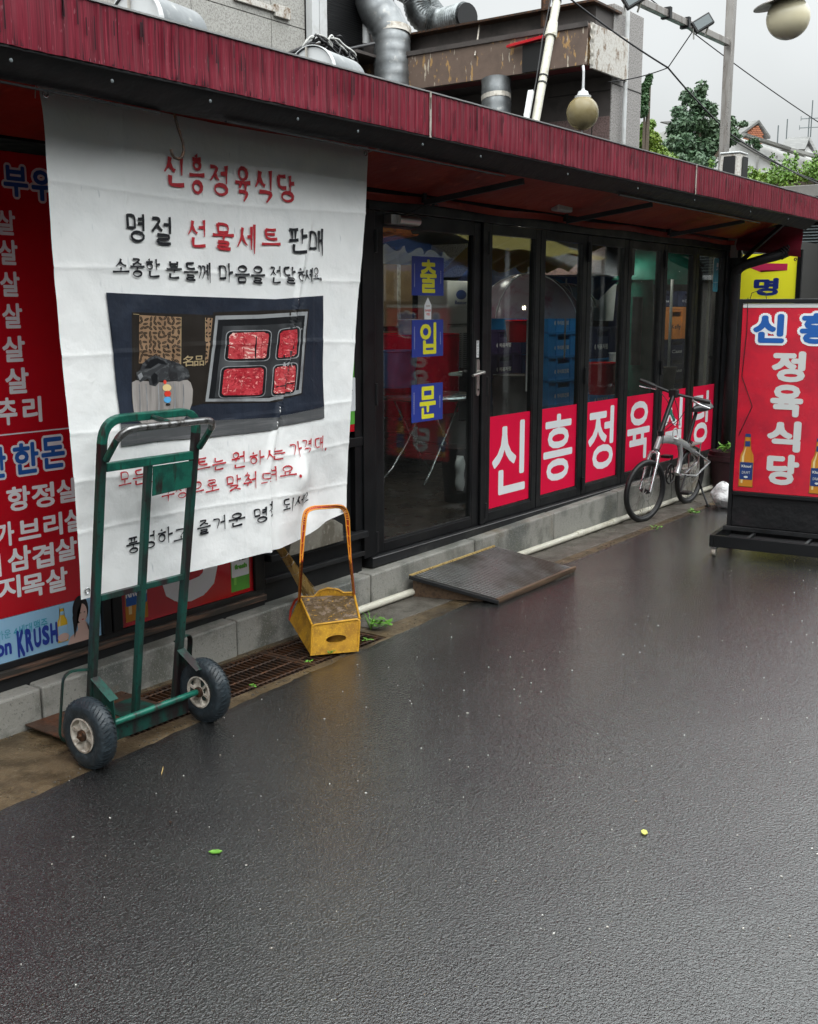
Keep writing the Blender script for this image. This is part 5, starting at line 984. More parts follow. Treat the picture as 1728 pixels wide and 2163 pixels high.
q = AZ(1462, 1090); weed(q.x, q.y, .05, 30, .035, 'pale green weed in the asphalt under the kickstand', 5)
q = AZ(1385, 1122); weed(q.x, q.y, .04, 16, .03, 'sparse weed on the concrete below the front bicycle wheel', 7)
def fleck(px, py, l, w, ang, mm, name, label, cat, h=.003):
    q = AZ(px, py, .010); c, s = math.cos(ang), math.sin(ang); o = [(-l/2, 0), (-l*.2, -w/2), (l*.3, -w*.42), (l/2, .1*w), (l*.2, w/2), (-l*.25, w*.4)]
    m = M(); m.prism([(a*c-b*s, a*s+b*c) for a, b in o], 0, h, lambda a, b, z: (q.x+a, q.y+b, .012+z + .25*abs(a)*0)); build(name, m, mm, label=label, cat=cat)
fleck(455, 1801, .042, .022, -.9, K['leafg'], 'fallen_leaf', 'bright green fallen leaf lying on the wet asphalt', 'leaf'); fleck(1361, 1760, .035, .020, .5, K['leafy'], 'fallen_leaf', 'pale yellow leaf scrap lying on the wet asphalt', 'leaf')
fleck(343, 1630, .075, .003, .75, K['straw'], 'straw_bit', 'single pale straw lying on the asphalt right of the hand truck', 'straw'); fleck(360, 1739, .016, .006, 1.2, K['rustplate'], 'straw_bit', 'small brown twig scrap on the asphalt below the hand truck', 'straw')
rr = random.Random(11); m = M()
for i in range(300):
    x = rr.uniform(1.2, 7.5); y = rr.uniform(-3.0, -.06); 
    if PX0-.05 < x < PX1 and y > -.44: continue
    z = .008 if y < -.56 else (.0 if y > -.45 else .008); s_ = rr.uniform(.0008, .0024); a = rr.uniform(0, 3); l = rr.uniform(1, 2.4)
    c, s2 = math.cos(a), math.sin(a); m.prism([(s_*l*c, s_*l*s2), (-s_*s2, s_*c), (-s_*l*c, -s_*l*s2), (s_*s2, -s_*c)], 0, .003, lambda a_, b_, z_: (x+a_, y+b_, z+z_+.001))
build('litter_flecks', m, K['peelwhite'], kind='stuff', label='tiny pale grit flecks scattered over the wet ground', cat='grit')

rr = random.Random(12); m = M()      # silt and crumbs gathered along the foot of the kerb and the road edge
for i in range(900):
    if rr.random() < .6: x = rr.uniform(1.4, 9.5); y = -.004 - abs(rr.gauss(0, .018))
    else: x = rr.uniform(1.4, 9.5); y = edge_y(x) + .012 + abs(rr.gauss(0, .02))
    if PX0-.02 < x < PX1 and PY0 < y < PY1: continue
    s_ = rr.uniform(.0015, .006); a = rr.uniform(0, 3); c, s2 = math.cos(a), math.sin(a); k = rr.uniform(.5, 1)
    m.prism([(s_*c, s_*s2), (-s_*s2*k, s_*c*k), (-s_*c, -s_*s2), (s_*s2*k, -s_*c*k)], 0, s_*.6, lambda a_, b_, z_: (x+a_, y+b_, z_ + (.004 if x > 4.3 else 0)))
build('silt', m, K['apron2'], kind='stuff', label='crumbs of silt along the foot of the kerb', cat='silt')
# ------------------------------------------------------------------ neighbouring granite building behind the awning
XW = 10.42; YB = 4.2; YC = 1.5
nb = empty('granite_building', (XW, 3, 0), 'granite clad building with a peeling brown sign box standing behind the awning', 'building')
def np_(name, m, mm, par=None, **k): return build(name, m, K[mm] if isinstance(mm, str) else mm, par or nb, **k)
# back wall of tiles, tile edges as real joints
tx = [4.0, 5.35, 6.55, 7.75, 8.68]; tz = [2.5, 3.3, 4.1, 4.9, 5.7]
xe = AY(642, 60, YB).x
vx = [AY(x, y, YB).x for x, y in ((130, 0), (403, 60), (571, 60))]
cols = [vx[0]-1.35, vx[0], vx[1], vx[2], xe]
rows = [2.2, 3.1, 3.9, AY(571, 42, YB).z, 5.6, 6.5]
bk2 = np_('back_wall', M().box(cols[0]-2, XW, YB+.02, YB+.25, 2.0, 7.5), 'granitedark')
for i in range(4):
    for j in range(len(rows)-1):
        m = M(); m.box(cols[i]+.004, cols[i+1]-.004, YB-.015, YB+.018, rows[j]+.004, rows[j+1]-.004); np_('stone_tile', m, 'granite', bk2, bevel=.002)
a = AY(490, -5, YB); b = AY(604, 30, YB); m = M(); m.bar(Vector((a.x, YB-.03, a.z)), Vector((b.x, YB-.03, b.z)), .03, .05).box(b.x-.2, b.x+.02, YB-.05, YB-.016, b.z-.06, b.z+.05); np_('broken_edge', m, 'peelwhite', bevel=.004)
m = M(); x0, x1 = AY(644, 60, YB).x, AY(676, 60, YB).x; m.box(x0, x1, YB-.10, YB-.016, 2.5, 7).box(x0+.11, x0+.13, YB-.11, YB-.101, 2.5, 7); np_('white_trim', m, 'pwhite', bevel=.004)
x0, x1 = AY(679, 60, YB).x, AY(762, 60, YB).x; zb = AY(700, 96, YB).z
cu = np_('condenser', M().box(x0, x1, YB-.04, YB+.01, zb, 7), 'mesh')
m = M(); z = zb+.02
while z < 6.2: m.box(x0+.01, x1-.01, YB-.047, YB-.041, z, z+.006); z += .022
np_('fins', m, 'black', cu, kind='stuff')
m = M(); x0 = AY(765, 60, YB-.1).x; m.tube([(x0+.05, YB-.12, AY(770, 93, YB-.1).z), (x0+.05, YB-.12, 7)], .045, 10); np_('white_pipe', m, 'pwhite', smooth=True, auto=40)
a = AY(724, 106, YB-.2); b = AY(790, 92, YB-.2); m = M(); m.box(a.x-.4, b.x+.2, YB-.35, YB, a.z-.03, a.z); np_('ledge', m, 'granitedark')
# side wing (faces back along the street) with upper parapet and cap
YT = 1.5; ZT2 = AX(1240, 0, XW).z
pc_y = AX(1293, 100, XW).y
wx = XW
zt_n0 = AX(1226*1.0035, 49*1.0035, 9.9).z
m = M(); m.box(wx, wx+.3, pc_y, YB, 3.55, zt_n0); np_('wing_wall', m, 'granitedark')
def yx(px, py, X=wx): return AX(px, py, X).y
zl = yx(1158, 230)
m = M(); m.box(wx-.004, wx+.3, pc_y, zl, 2.0, 3.548); np_('wing_lower_wall', m, 'granitered')
m = M(); m.box(wx-.008, wx-.004, pc_y, zl, AX(1250, 195, wx).z-.006, AX(1250, 195, wx).z+.006).box(wx-.008, wx-.004, yx(1250, 300)-.005, yx(1250, 300)+.005, 2.0, 3.5); np_('wall_joint', m, 'dark')
m = M(); p1 = AY(1356, 100, pc_y).x
zc0 = AY(1298, 8, pc_y).z
m.box(wx+.001, p1, pc_y-.012, YB-.5, 2.0, zc0); np_('pillar', m, 'granitegrey', bevel=.004)
m = M(); zz = AY(1330, 190, pc_y).z; m.box(wx, p1+.002, pc_y-.016, pc_y-.0125, zz-.005, zz+.005); np_('wall_joint', m, 'dark')
q0 = AY(1327, 5, pc_y-.06); m = M(); m.tube([(q0.x, pc_y-.06, 2.3), (q0.x, pc_y-.06, zc0+.02)], .022, 8); m.box(q0.x-.03, q0.x+.03, pc_y-.085, pc_y-.03, 3.0, 3.02); np_('conduit', m, 'pwhite', smooth=True, auto=40)
# sign box canopy
XC = AY(1241, 100, pc_y-.05).x
def cpt(px, py): p = AX(px, py, XC); return p.y, p.z
y_near = pc_y - .05; zt_n = AX(1226*1.0035, 49*1.0035, XC).z; zb_n = AX(1250*1.0035, 133*1.0035, XC).z
y_far = AX(745, 140, XC).y
m = M(); m.hexa([(XC, y_near, zb_n), (XC+.06, y_near, zb_n), (XC+.06, y_far, zb_n), (XC, y_far, zb_n), (XC, y_near, zt_n), (XC+.06, y_near, zt_n), (XC+.06, y_far, zt_n), (XC, y_far, zt_n)])
sb2 = np_('sign_box', m, 'rustbox', bevel=.004)
for px in (814,):
    yy = AX(px, 150, XC).y; m = M(); m.box(XC-.012, XC-.001, yy-.035, yy+.035, zb_n, zt_n); np_('box_strap', m, 'granitedark', sb2)
m = M(); m.box(XC-.02, XC-.001, y_near, y_far, zt_n-.035, zt_n+.01); np_('box_cap', m, 'granitedark', sb2)
m = M(); m.box(XC+.062, wx-.01, y_near+.001, y_far, zb_n+.004, zb_n+.02); np_('soffit', m, 'soffit')
m = M(); m.box(XC+.062, wx-.01, y_near+.05, y_far, zt_n-.02, zt_n); np_('box_roof', m, 'granitedark')
m = M(); m.box(XC+.05, wx+.22, y_near-.03, y_near-.001, zb_n-.03, zt_n+.0); np_('box_end', m, 'peelwhite', bevel=.006)
m = M(); m.grid(lambda u, v: (XC-.015 + .09*u, y_near - .035 - .015*mnoise.noise((u*4, v*9, 0)), zb_n + (zt_n-zb_n)*v), 8, 24); np_('torn_edge', m, 'tape', smooth=True)
m = M(); k = M()
yA = AX(1080, 125, XC).y; yB = AX(1172, 100, XC).y
m.mat(0); m.hexa([(XC-.10, yB, zb_n+.28), (XC-.03, yB, zb_n+.28), (XC-.03, yA, zb_n+.24), (XC-.10, yA, zb_n+.24), (XC-.10, yB, zb_n+.30), (XC-.03, yB, zb_n+.33), (XC-.03, yA, zb_n+.29), (XC-.10, yA, zb_n+.26)])
np_('red_flashing', m, 'redsign'); m = M(); m.box(XC-.035, XC-.013, AX(1162, 120, XC).y, AX(1107, 130, XC).y, zb_n+.0, zb_n+.26); np_('box_opening', m, 'black')
# upper parapet with an overhanging cap, rising towards the street
XU = XC + .25
za = AX(853, 78, XU); zb2 = AX(1240, 2, XU)
m = M(); m.hexa([(XU, pc_y+.001, zb_n), (wx, pc_y+.001, zb_n), (wx, YB, zb_n), (XU, YB, zb_n), (XU, pc_y+.001, zb2.z-.04), (wx, pc_y+.001, zb2.z-.04), (wx, YB, za.z-.03), (XU, YB, za.z-.03)]); np_('parapet', m, 'granitedark')
m = M(); m.hexa([(XU-.14, pc_y-.05, zb2.z-.05), (wx+.1, pc_y-.05, zb2.z-.05), (wx+.1, za.y, za.z-.03), (XU-.14, za.y, za.z-.03), (XU-.14, pc_y-.05, zb2.z-.03), (wx+.1, pc_y-.05, zb2.z-.03), (wx+.1, za.y, za.z-.01), (XU-.14, za.y, za.z-.01)]); np_('parapet_cap', m, 'rust')
m = M(); m.tube([(XU-.05, AX(1158, 0, XU).y, zb2.z-.2), (XU-.05, AX(1158, 0, XU).y, zb2.z+.6)], .045, 10); np_('vent_stub', m, 'rust')
m = M(); a = AX(1014, 45, XU-.03); b = AX(1003, 118, XC-.03); m.tube([a, (a+b)/2 + Vector((0, 0, -.02)), b], .010, 5); np_('hanging_wire', m, 'rim')
# ------------------------------------------------------------------ ducts
def duct(name, pts, r, mm, label, ring=.05, flex=False):
    g = empty(name, tuple(pts[-1]), label, 'duct'); P = round_path(pts, r*1.8, 8); L_ = sum((b-a).length for a, b in zip(P[:-1], P[1:])); n = max(8, int(L_/(.016 if flex else .03)))
    out = []; acc = 0; i = 0; ds = L_/n; cur = P[0]; out.append(cur); rem = ds; k = 0
    while k < len(P)-1:
        d = (P[k+1]-cur).length
        if d >= rem: cur = cur.lerp(P[k+1], rem/d); out.append(cur); rem = ds
        else: rem -= d; cur = P[k+1]; k += 1
    if flex: rs = [r*(1 + (.05 if j % 2 else -.02)) for j in range(len(out))]
    else: rs = [r*(1.035 if j % 4 == 0 else 1) for j in range(len(out))]
    m = M(); m.tube(out, rs, 24, caps=True); build('duct_body', m, K[mm], g, smooth=True, auto=60); return g, out
dd = 11.6
g, o_ = duct('vent_duct', [AD(800, -140, dd), AD(795, -40, dd), AD(786, 10, dd), AD(828, 62, dd), AD(829, 200, dd), Vector((AD(829, 200, dd).x, AD(829, 200, dd).y, 2.66))], .195, 'galv', 'big galvanised elbow duct rising behind the brown sign box')
for y0, y1 in ((62, 76),): m = M(); m.tube([AD(829, y0, dd), AD(829, y1, dd)], .202, 24); build('tape_band', m, K['tape'], g, smooth=True, auto=40)
a_, b_2 = AD(790, 22, dd), AD(800, 34, dd); m = M(); m.tube([AD(779, 18, dd), AD(800, 36, dd)], .20, 24); 
g, _ = duct('flexible_duct', [AD(876, -30, dd+.6), AD(885, 35, dd+.6), AD(925, 52, dd+.6), AD(985, 35, dd+.3)], .15, 'flexduct', 'ribbed flexible duct with a black open end lying on the parapet', flex=True)
m = M(); m.tube([AD(985, 35, dd+.29), AD(988, 34, dd+.27)], .14, 20); build('duct_mouth', m, K['black'], g)
duct('flexible_duct', [AD(820, -40, dd+1.0), AD(870, -20, dd+1.0), AD(905, 20, dd+.95), AD(940, 70, dd+.9)], .15, 'flexduct', 'ribbed dark duct sloping behind the galvanised elbow', flex=True)
g, _ = duct('vent_duct', [AD(1048, 170, 10.95), AD(1049, 260, 10.95), Vector((AD(1049, 260, 10.95).x, AD(1049, 260, 10.95).y, 2.64))], .147, 'galv', 'short galvanised duct coming down under the brown sign box')
m = M(); m.tube([AD(1048, 203, 10.95), AD(1048.5, 213, 10.95)], .152, 24); build('tape_band', m, K['tape'], g)
# barrel shaped ventilators on the awning roof
for (px, py, w, lab) in ((292, 58, .15, 'left barrel shaped metal roof vent peeping over the awning'), (662, 160, .145, 'barrel shaped metal roof vent under the tangled cables')):
    c = AY(px, py, .35); rv = empty('roof_vent', tuple(c), lab, 'roof vent', 'barrel vents on the awning roof'); m = M(); m.lathe([(w, -.02), (w, .30), (w*.98, .30)], c, (1, .12, -.02), 32); build('vent_body', m, K['galv'], rv, smooth=True, auto=40)
    m = M(); m.lathe([(.0, -.018), (w*.96, -.018)], c, (1, .12, -.02), 32); m.lathe([(w, -.03), (w*1.03, -.03), (w*1.03, .0), (w, .0)], c, (1, .12, -.02), 32); build('end_cap', m, K['pwhite'], rv)
    m = M(); m.bar(c + Vector((-.03, .02, -w*.96)), c + Vector((-.03, .02, w*.96)), .012, .008); build('cap_strap', m, K['tape'], rv)
# tangled cables by the condenser
rr = random.Random(8)
for k in range(9):
    pts = []; cx_, cy_ = 690 + rr.uniform(-20, 40), 105 + rr.uniform(-15, 15)
    for i in range(14): t = i*.7 + k; pts.append(AY(cx_ + 30*math.cos(t*(.6+.05*k)) + rr.uniform(-8, 8), cy_ + 24*math.sin(t) + rr.uniform(-6, 6), 3.4 + .1*rr.random()))
    m = M(); m.tube(round_path(pts, .3, 3), .011, 4); build('tangled_cable', m, K['cable'] if k % 4 else K['bcable'], label='loop of thin cable in the tangle below the black condenser', cat='cable', group='cables tangled below the condenser', smooth=True)
m = M(); m.tube([AY(x, y, 3.5) for x, y in ((600, 118), (640, 100), (678, 80), (700, 95), (735, 104), (790, 92))], .018, 6); build('cable_bundle', m, K['cable'], label='thick black cable bundle running from the roof vent to the ledge', cat='cable', smooth=True)
# ------------------------------------------------------------------ lamps, poles, wires
def globe(name, c, r, label, cap='pwhite'):
    g = empty(name, tuple(c), label, 'lamp'); return g
c = AD(1230.5, 239, 10.35); gl = globe('globe_lamp', c, .155, 'amber globe lamp with a white cap hanging under the brown sign box')
m = M(); m.ball(c, .153, 32, (1,1,1.03)); build('globe', m, K['globe'], gl, smooth=True)
m = M(); m.lathe([(.075, .135), (.078, .155), (.055, .165), (.045, .195), (.02, .205), (.015, .22)], c, (0,0,1), 20); build('lamp_cap', m, K['pwhite'], gl, smooth=True, auto=40)
m = M(); m.tube([c + Vector((0,0,.21)), c + Vector((0,0,.38)), c + Vector((.03,.02,.43)), c + Vector((.15,.1,.45))], .012, 6); m.tube([c + Vector((0,0,-.15)), c + Vector((0,0,-.19))], .008, 5); build('lamp_stem', m, K['pwhite'], gl)
m = M(); m.ball(c + Vector((-.01,-.01,-.075)), .032, 12); build('bulb', m, K['tag'], gl, smooth=True)
c = AD(1665, 38, 7.6); gl = globe('street_globe_lamp', c, .15, 'large cream globe lamp under a dark disc shade at the top right corner')
m = M(); m.ball(c, .148, 36, (1,1,.97)); build('globe', m, K['globe2'], gl, smooth=True)
ax2 = Vector((.12, .0, 1)).normalized(); ax2 = (Vector((0,0,1)) + _Rt*-.24).normalized()
m = M(); m.lathe([(.0, .16), (.06, .155), (.215, .118), (.218, .110), (.13, .112), (.0, .125)], c, ax2, 36); build('disc_shade', m, K['pole'], gl, smooth=True, auto=35)
m = M(); m.tube([c + ax2*.15, c + ax2*.6, c + ax2*.8 + Vector((.4,.1,.2))], .02, 8); build('lamp_arm', m, K['pole'], gl)
XP = AY(1529, 330, .17).x; tp = AY(1537.5, 60, .17)
pl = empty('lamp_pole', (XP, .17, 0), 'tall stainless pole with a sloping arm behind the far end of the awning', 'pole')
m = M(); m.box(XP-.037, XP+.037, .135, .207, 0, 5.6); build('post', m, K['pole'], pl, bevel=.004)
a = AY(1536, 90, .17); b = AY(1318, -12, .17); m = M(); m.bar(a, b, .055, .055); build('arm', m, K['pole'], pl, bevel=.004)
m = M()
for px_2, py_2 in ((1408, 27), (1448, 48)): p = AY(px_2, py_2, .17); m.box(p.x-.02, p.x+.02, .13, .21, p.z-.045, p.z+.04)
build('arm_clamp', m, K['frame2'], pl)
for (x, y, lab) in ((1484, 49, 'black floodlight mounted on the sloping pole arm'), (1340, -4, 'black floodlight at the upper end of the sloping pole arm')):
    c = AY(x, y, .02); fl = empty('floodlight', tuple(c), lab, 'floodlight', 'floodlights on the pole arm')
    u = (_Rt*.85 + _U*.52).normalized(); v = (_U*.85 - _Rt*.5).normalized(); w2 = u.cross(v)
    P = lambda a_, b_, c_: tuple(c + u*a_ + v*b_ + w2*c_)
    m = M(); m.hexa([P(-.085,-.05,-.02), P(.085,-.05,-.02), P(.085,.05,-.02), P(-.085,.05,-.02), P(-.085,-.05,.02), P(.085,-.05,.02), P(.085,.05,.02), P(-.085,.05,.02)]); build('housing', m, K['black'], fl, bevel=.006)
    m = M(); m.hexa([P(-.07,-.035,.021), P(.07,-.035,.021), P(.07,.035,.021), P(-.07,.035,.021), P(-.07,-.035,.024), P(.07,-.035,.024), P(.07,.035,.024), P(-.07,.035,.024)]); build('lens', m, K['louvre'], fl)
    m = M(); m.bar(P(-.085,0,0), P(-.12,-.07,-.02), .015, .008).bar(P(.085,0,0), P(-.02,-.09,-.03), .015, .008); build('yoke', m, K['satin'], fl)
def wire(pts, r, label, kk='cable'): m = M(); m.tube(pts, r, 5); return build('overhead_cable', m, K[kk], label=label, cat='cable', smooth=True)
J = AD(1411, 143, 9.6)
wire(sag(AD(1195, -10, 9.0), J, .02), .008, 'black cable from the upper left down to the junction over the pillar')
wire(sag(J, AD(1545, 285, 10.5), .02) + sag(AD(1545, 285, 10.5), AD(1760, 400, 14), .04)[1:], .008, 'black cable running down right from the junction past the tree')
wire([J, AY(1462, 68, .17)], .005, 'thin cable rising from the junction to the floodlight'); wire(sag(J, AD(1285, 173, 9.9), .02), .005, 'thin cable from the junction to the wall beside the globe lamp')
wire(sag(AD(1370, -5, 10), AD(1735, 262, 12), .03), .006, 'thin cable crossing the sky behind the pole to the right edge'); wire(sag(AD(1540, 290, 12), AD(1760, 392, 14), .05), .006, 'lower thin cable over the hedge at the right edge')
# leaning conduit pole and white strip above the awning
a, b = AD(1130, 262, 8.6), AD(1182, -30, 8.9); lp_ = empty('leaning_pole', tuple(a), 'old cream pipe pole leaning upwards above the awning', 'pole')
m = M(); m.tube([a, b], .034, 12); build('pole_tube', m, K['pvc'], lp_, smooth=True, auto=40)
m = M(); p = a.lerp(b, .62); q = a.lerp(b, .73); m.tube([p, p.lerp(q, .12), p.lerp(q, .6), q], [.050, .052, .044, .040], 12); build('pole_joint', m, K['pvc'], lp_, smooth=True, auto=40)
for t in (.28, .33, .62, .88): p = a.lerp(b, t); m = M(); m.tube([p, p + (b-a).normalized()*.012], .040, 10); build('tie_band', m, K['cable'], lp_)
m = M(); m.tube([a.lerp(b, .95) + _Rt*-.05, a.lerp(b, .6) + _Rt*-.06, a.lerp(b, .3) + _Rt*-.05, a + _Rt*-.06], .006, 5); build('tied_cable', m, K['cable'], lp_)
a, b = AD(1110, 262, 8.55), AD(1122, 192, 8.6); m = M(); m.bar(a, b, .045, .03); build('white_strip', m, K['pwhite'], label='short white plastic box strapped to the foot of the leaning pole', cat='plastic box', bevel=.003)
# loudspeaker standing on the awning edge
sp = empty('loudspeaker', (9.3, -.4, 2.6), 'weathered outdoor loudspeaker standing on the far end of the awning', 'loudspeaker')
XS_ = 9.0; yr_ = AX(1562, 345, XS_).y; yl_ = AX(1516, 345, XS_).y; z0 = 2.59; z1 = AX(1540, 324, XS_).z
def sbx(ya, yb, xa, xb, za, zb, in_=.012): return M().hexa([(xa, ya, za), (xb, ya, za), (xb, yb, za), (xa, yb, za), (xa+.03, ya+in_, zb), (xb, ya+in_, zb), (xb, yb-in_, zb), (xa+.03, yb-in_, zb)])
build('cabinet', sbx(yr_, yl_, XS_, XS_+.2, z0, z1), K['peelwhite'], sp, bevel=.008)
w_ = yl_ - yr_; build('grille', sbx(yr_+.2*w_, yl_-.2*w_, XS_-.004, XS_+.01, z0, z1-.02, .008), K['black'], sp)
build('side_panel', sbx(yr_-.003, yr_+.003, XS_+.05, XS_+.19, z0, z1-.02, .0), K['black'], sp)
m = M(); m.box(XS_+.02, XS_+.21, yr_+.004, yl_-.004, z1+.001, z1+.016); build('speaker_lid', m, K['pwhite'], sp, bevel=.006)
# ------------------------------------------------------------------ louvred building past the shop
XL2 = 14.0; lv = empty('louvred_building', (XL2, -1.2, 0), 'grey block building with dark louvres at the right edge beyond the yellow sign', 'building')
yr = AX(1760, 500, XL2).y; yl = AX(1690, 500, XL2).y; zlt = AX(1700, 470, XL2).z; zlb = AX(1700, 577, XL2).z
m = M(); m.box(XL2+.05, XL2+2, yr-2, .40, 0, zlb-.001); build('block_wall', m, K['mortar'], lv)
m = M(); m.box(XL2+.04, XL2+.06, yr-2, yl+.3, zlb, zlt+.03); build('louvre_back', m, K['black'], lv)
z = zlb + .01
while z < zlt: 
    m = M(); m.hexa([(XL2, yr-2, z), (XL2, yl+.25, z), (XL2+.035, yl+.25, z+.016), (XL2+.035, yr-2, z+.016), (XL2, yr-2, z+.006), (XL2, yl+.25, z+.006), (XL2+.035, yl+.25, z+.022), (XL2+.035, yr-2, z+.022)]); build('slat', m, K['louvre'], lv); z += .0365
m = M(); m.box(XL2-.03, XL2+.1, yl+.25, yl+.33, zlb-.05, zlt+.05).box(XL2-.03, XL2+.1, yr-2, yl+.25, zlb-.06, zlb-.003).box(XL2-.03, XL2+.1, yr-2, yl+.25, zlt+.03, zlt+.12); build('louvre_frame', m, K['pwhite'], lv)
m = M(); m.box(XL2+.2, XL2+2.2, yr-2, .39, zlb, zlt+.12); build('upper_block', m, K['mortar'], lv)
zt_ = AX(1715, 598, XL2).z; m = M(); m.box(XL2+.02, XL2+.05, AX(1760, 600, XL2).y, AX(1705, 600, XL2).y, zt_-.5, zt_); build('notice_frame', m, K['louvre'], lv); m = M(); m.box(XL2+.015, XL2+.019, AX(1757, 600, XL2).y, AX(1709, 600, XL2).y, zt_-.48, zt_-.02); build('notice', m, K['p_offwhite'], lv)
for zz in (zt_-.02, zt_-.26): m = M(); m.box(XL2+.03, XL2+.05, AX(1697, 600, XL2).y, AX(1682, 600, XL2).y, zz-.02, zz); build('white_bar', m, K['pwhite'], lv)
# ------------------------------------------------------------------ raised garden wall, hedge, trees, houses behind
XG = 20.0
zg = AX(1700, 390, XG).z
gw = empty('garden_wall', (XG, 2, 0), 'pale concrete garden wall with a grey coping under the hedge', 'wall')
m = M(); m.box(XG, XG+.4, -4, 12, 0, zg-.22); build('wall_face', m, K['conc'], gw)
m = M(); m.box(XG-.12, XG+.5, -4, 12, zg-.22, zg-.02); build('coping', m, K['mortar'], gw, bevel=.01)
for y in (0.6, 1.6, 2.6, 3.6): m = M(); m.box(XG-.004, XG-.001, y, y+.02, 0, zg-.23); build('wall_seam', m, K['dark'], gw)
te = M().box(XG+.5, 60, -6, 30, 0, zg-.3); build('raised_ground', te, K['apron2'], kind='structure')
def leafcloud(clumps, n, size, seed):
    r = np.random.default_rng(seed); c = np.array([q[0] for q in clumps]); rad = np.array([q[1] for q in clumps]); vol = rad.prod(1)**(2/3)
    idx = r.choice(len(clumps), n, p=vol/vol.sum()); d = r.normal(size=(n, 3)); d /= np.linalg.norm(d, axis=1)[:, None]; rr_ = r.random(n)**.45
    pos = c[idx] + d*rad[idx]*rr_[:, None]
    nrm_ = d*.6 + r.normal(size=(n, 3))*.7 + np.array([0, 0, .5]); nrm_ /= np.linalg.norm(nrm_, axis=1)[:, None]
    t = np.cross(nrm_, r.normal(size=(n, 3))); t /= np.linalg.norm(t, axis=1)[:, None]; b = np.cross(nrm_, t); s = size*r.uniform(.6, 1.4, n)[:, None]
    v = np.stack([pos - t*s, pos - b*s*.5 + nrm_*s*.1, pos + t*s, pos + b*s*.5 + nrm_*s*.1], 1).reshape(-1, 3); f = np.arange(4*n).reshape(n, 4); return v, f
def foliage(name, v, f, mm, parent=None, **k):
    org = ORG.get(parent.name, Vector((0,0,0))) if parent is not None else Vector((0,0,0))
    me = bpy.data.meshes.new(name); me.vertices.add(len(v)); me.vertices.foreach_set('co', (v - np.array(org)).ravel()); me.loops.add(f.size); me.loops.foreach_set('vertex_index', f.ravel()); me.polygons.add(len(f))
    me.polygons.foreach_set('loop_start', np.arange(0, f.size, 4)); me.materials.append(mm); me.update(); me.validate(); return tag(_link(name, me, parent), **k)
def tree(name, base, clumps, n, size, mm, label, seed, limbs=6, cat='tree'):
    t = empty(name, tuple(base), label, cat); v, f = leafcloud(clumps, n, size, seed); foliage('crown', v, f, K[mm], t)
    m = M(); rr = random.Random(seed); top = Vector(max(clumps, key=lambda q: q[0][2])[0]); b = Vector(base); m.tube([b, b.lerp(top, .5) + Vector((.1, .05, 0)), top], [.12, .07, .015], 8)
    for i in range(limbs): c = Vector(rr.choice(clumps)[0]); s_ = b.lerp(top, rr.uniform(.15, .6)); m.tube([s_, s_.lerp(c, .5) + Vector((0,0,.1)), c], [.045, .03, .01], 5)
    build('trunk', m, K['bark'], t, smooth=True, auto=50); return t
def cl(px, py, D, r): p = AD(px, py, D); return ((p.x, p.y, p.z), r)
D1 = 22
base = AD(1470, 400, D1); base.z = zg - .3
cs = [cl(x, y, D1 + dz, (w*D1/2300,)*2 + (h*D1/2300,)) for x, y, w, h, dz in ((1481, 192, 15, 22, 0), (1452, 205, 16, 20, .2), (1478, 225, 24, 20, 0), (1436, 238, 20, 14, .2), (1500, 232, 18, 16, -.2), (1455, 262, 38, 24, 0), (1500, 272, 34, 24, .3), (1425, 275, 20, 18, .2), (1545, 262, 12, 18, .2), (1548, 290, 18, 16, 0), (1440, 305, 40, 26, 0), (1490, 315, 45, 26, .3), (1520, 300, 26, 22, .2), (1408, 310, 14, 12, .2), (1460, 345, 55, 26, 0), (1425, 340, 30, 16, -.2), (1570, 262, 12, 6, 0), (1590, 300, 14, 8, 0), (1600, 310, 8, 6, 0))]
tree('broadleaf_tree', base, cs, 12000, .046, 'fol_grey', 'grey-green leafy tree behind the pole above the awning', 21)
D2 = 19
cs = [cl(x, y, D2, (w*D2/2300,)*2 + (h*D2/2300,)) for x, y, w, h in ((1370, 170, 7, 13), (1363, 188, 9, 16), (1360, 210, 11, 18), (1358, 232, 12, 16), (1374, 162, 5, 6))]
base = AD(1358, 300, D2); base.z = 2.0; tree('conifer', base, cs, 3500, .03, 'fol_dark', 'dark pointed conifer sprig beside the granite pillar', 22, 2)
cs = [cl(x, y, D2 + .5, (w*D2/2300,)*2 + (h*D2/2300,)) for x, y, w, h in ((1362, 280, 20, 22), (1375, 300, 24, 24), (1355, 310, 20, 26), (1390, 325, 24, 18), (1410, 338, 24, 14), (1375, 262, 12, 10))]
base = AD(1370, 350, D2+.5); base.z = 2.0; tree('bush_tree', base, cs, 6500, .030, 'fol_bright', 'bright yellow-green bush between the granite pillar and the tree', 23, 4)
hg = empty('hedge', (XG+.8, 0, zg), 'bright green clipped hedge on top of the concrete garden wall', 'hedge'); cs = []
rr = random.Random(9)
for i in range(60): y = -2.5 + 8.3*i/60; cs.append(((XG+.8+rr.uniform(-.2,.3), y, zg+.17+rr.uniform(-.05,.13)), (.35, .22, .22 + rr.uniform(0, .08))))
for i in range(26): y = -2.5 + 8.0*rr.random(); cs.append(((XG+.8, y, zg+.5), (.06, .06, .22)))
v, f = leafcloud(cs, 26000, .036, 31); foliage('hedge_leaves', v, f, K['fol_bright'], hg)
m = M(); m.box(XG+.6, XG+1.1, -2.5, 5.7, zg-.05, zg+.12); build('hedge_core', m, K['bark'], hg)
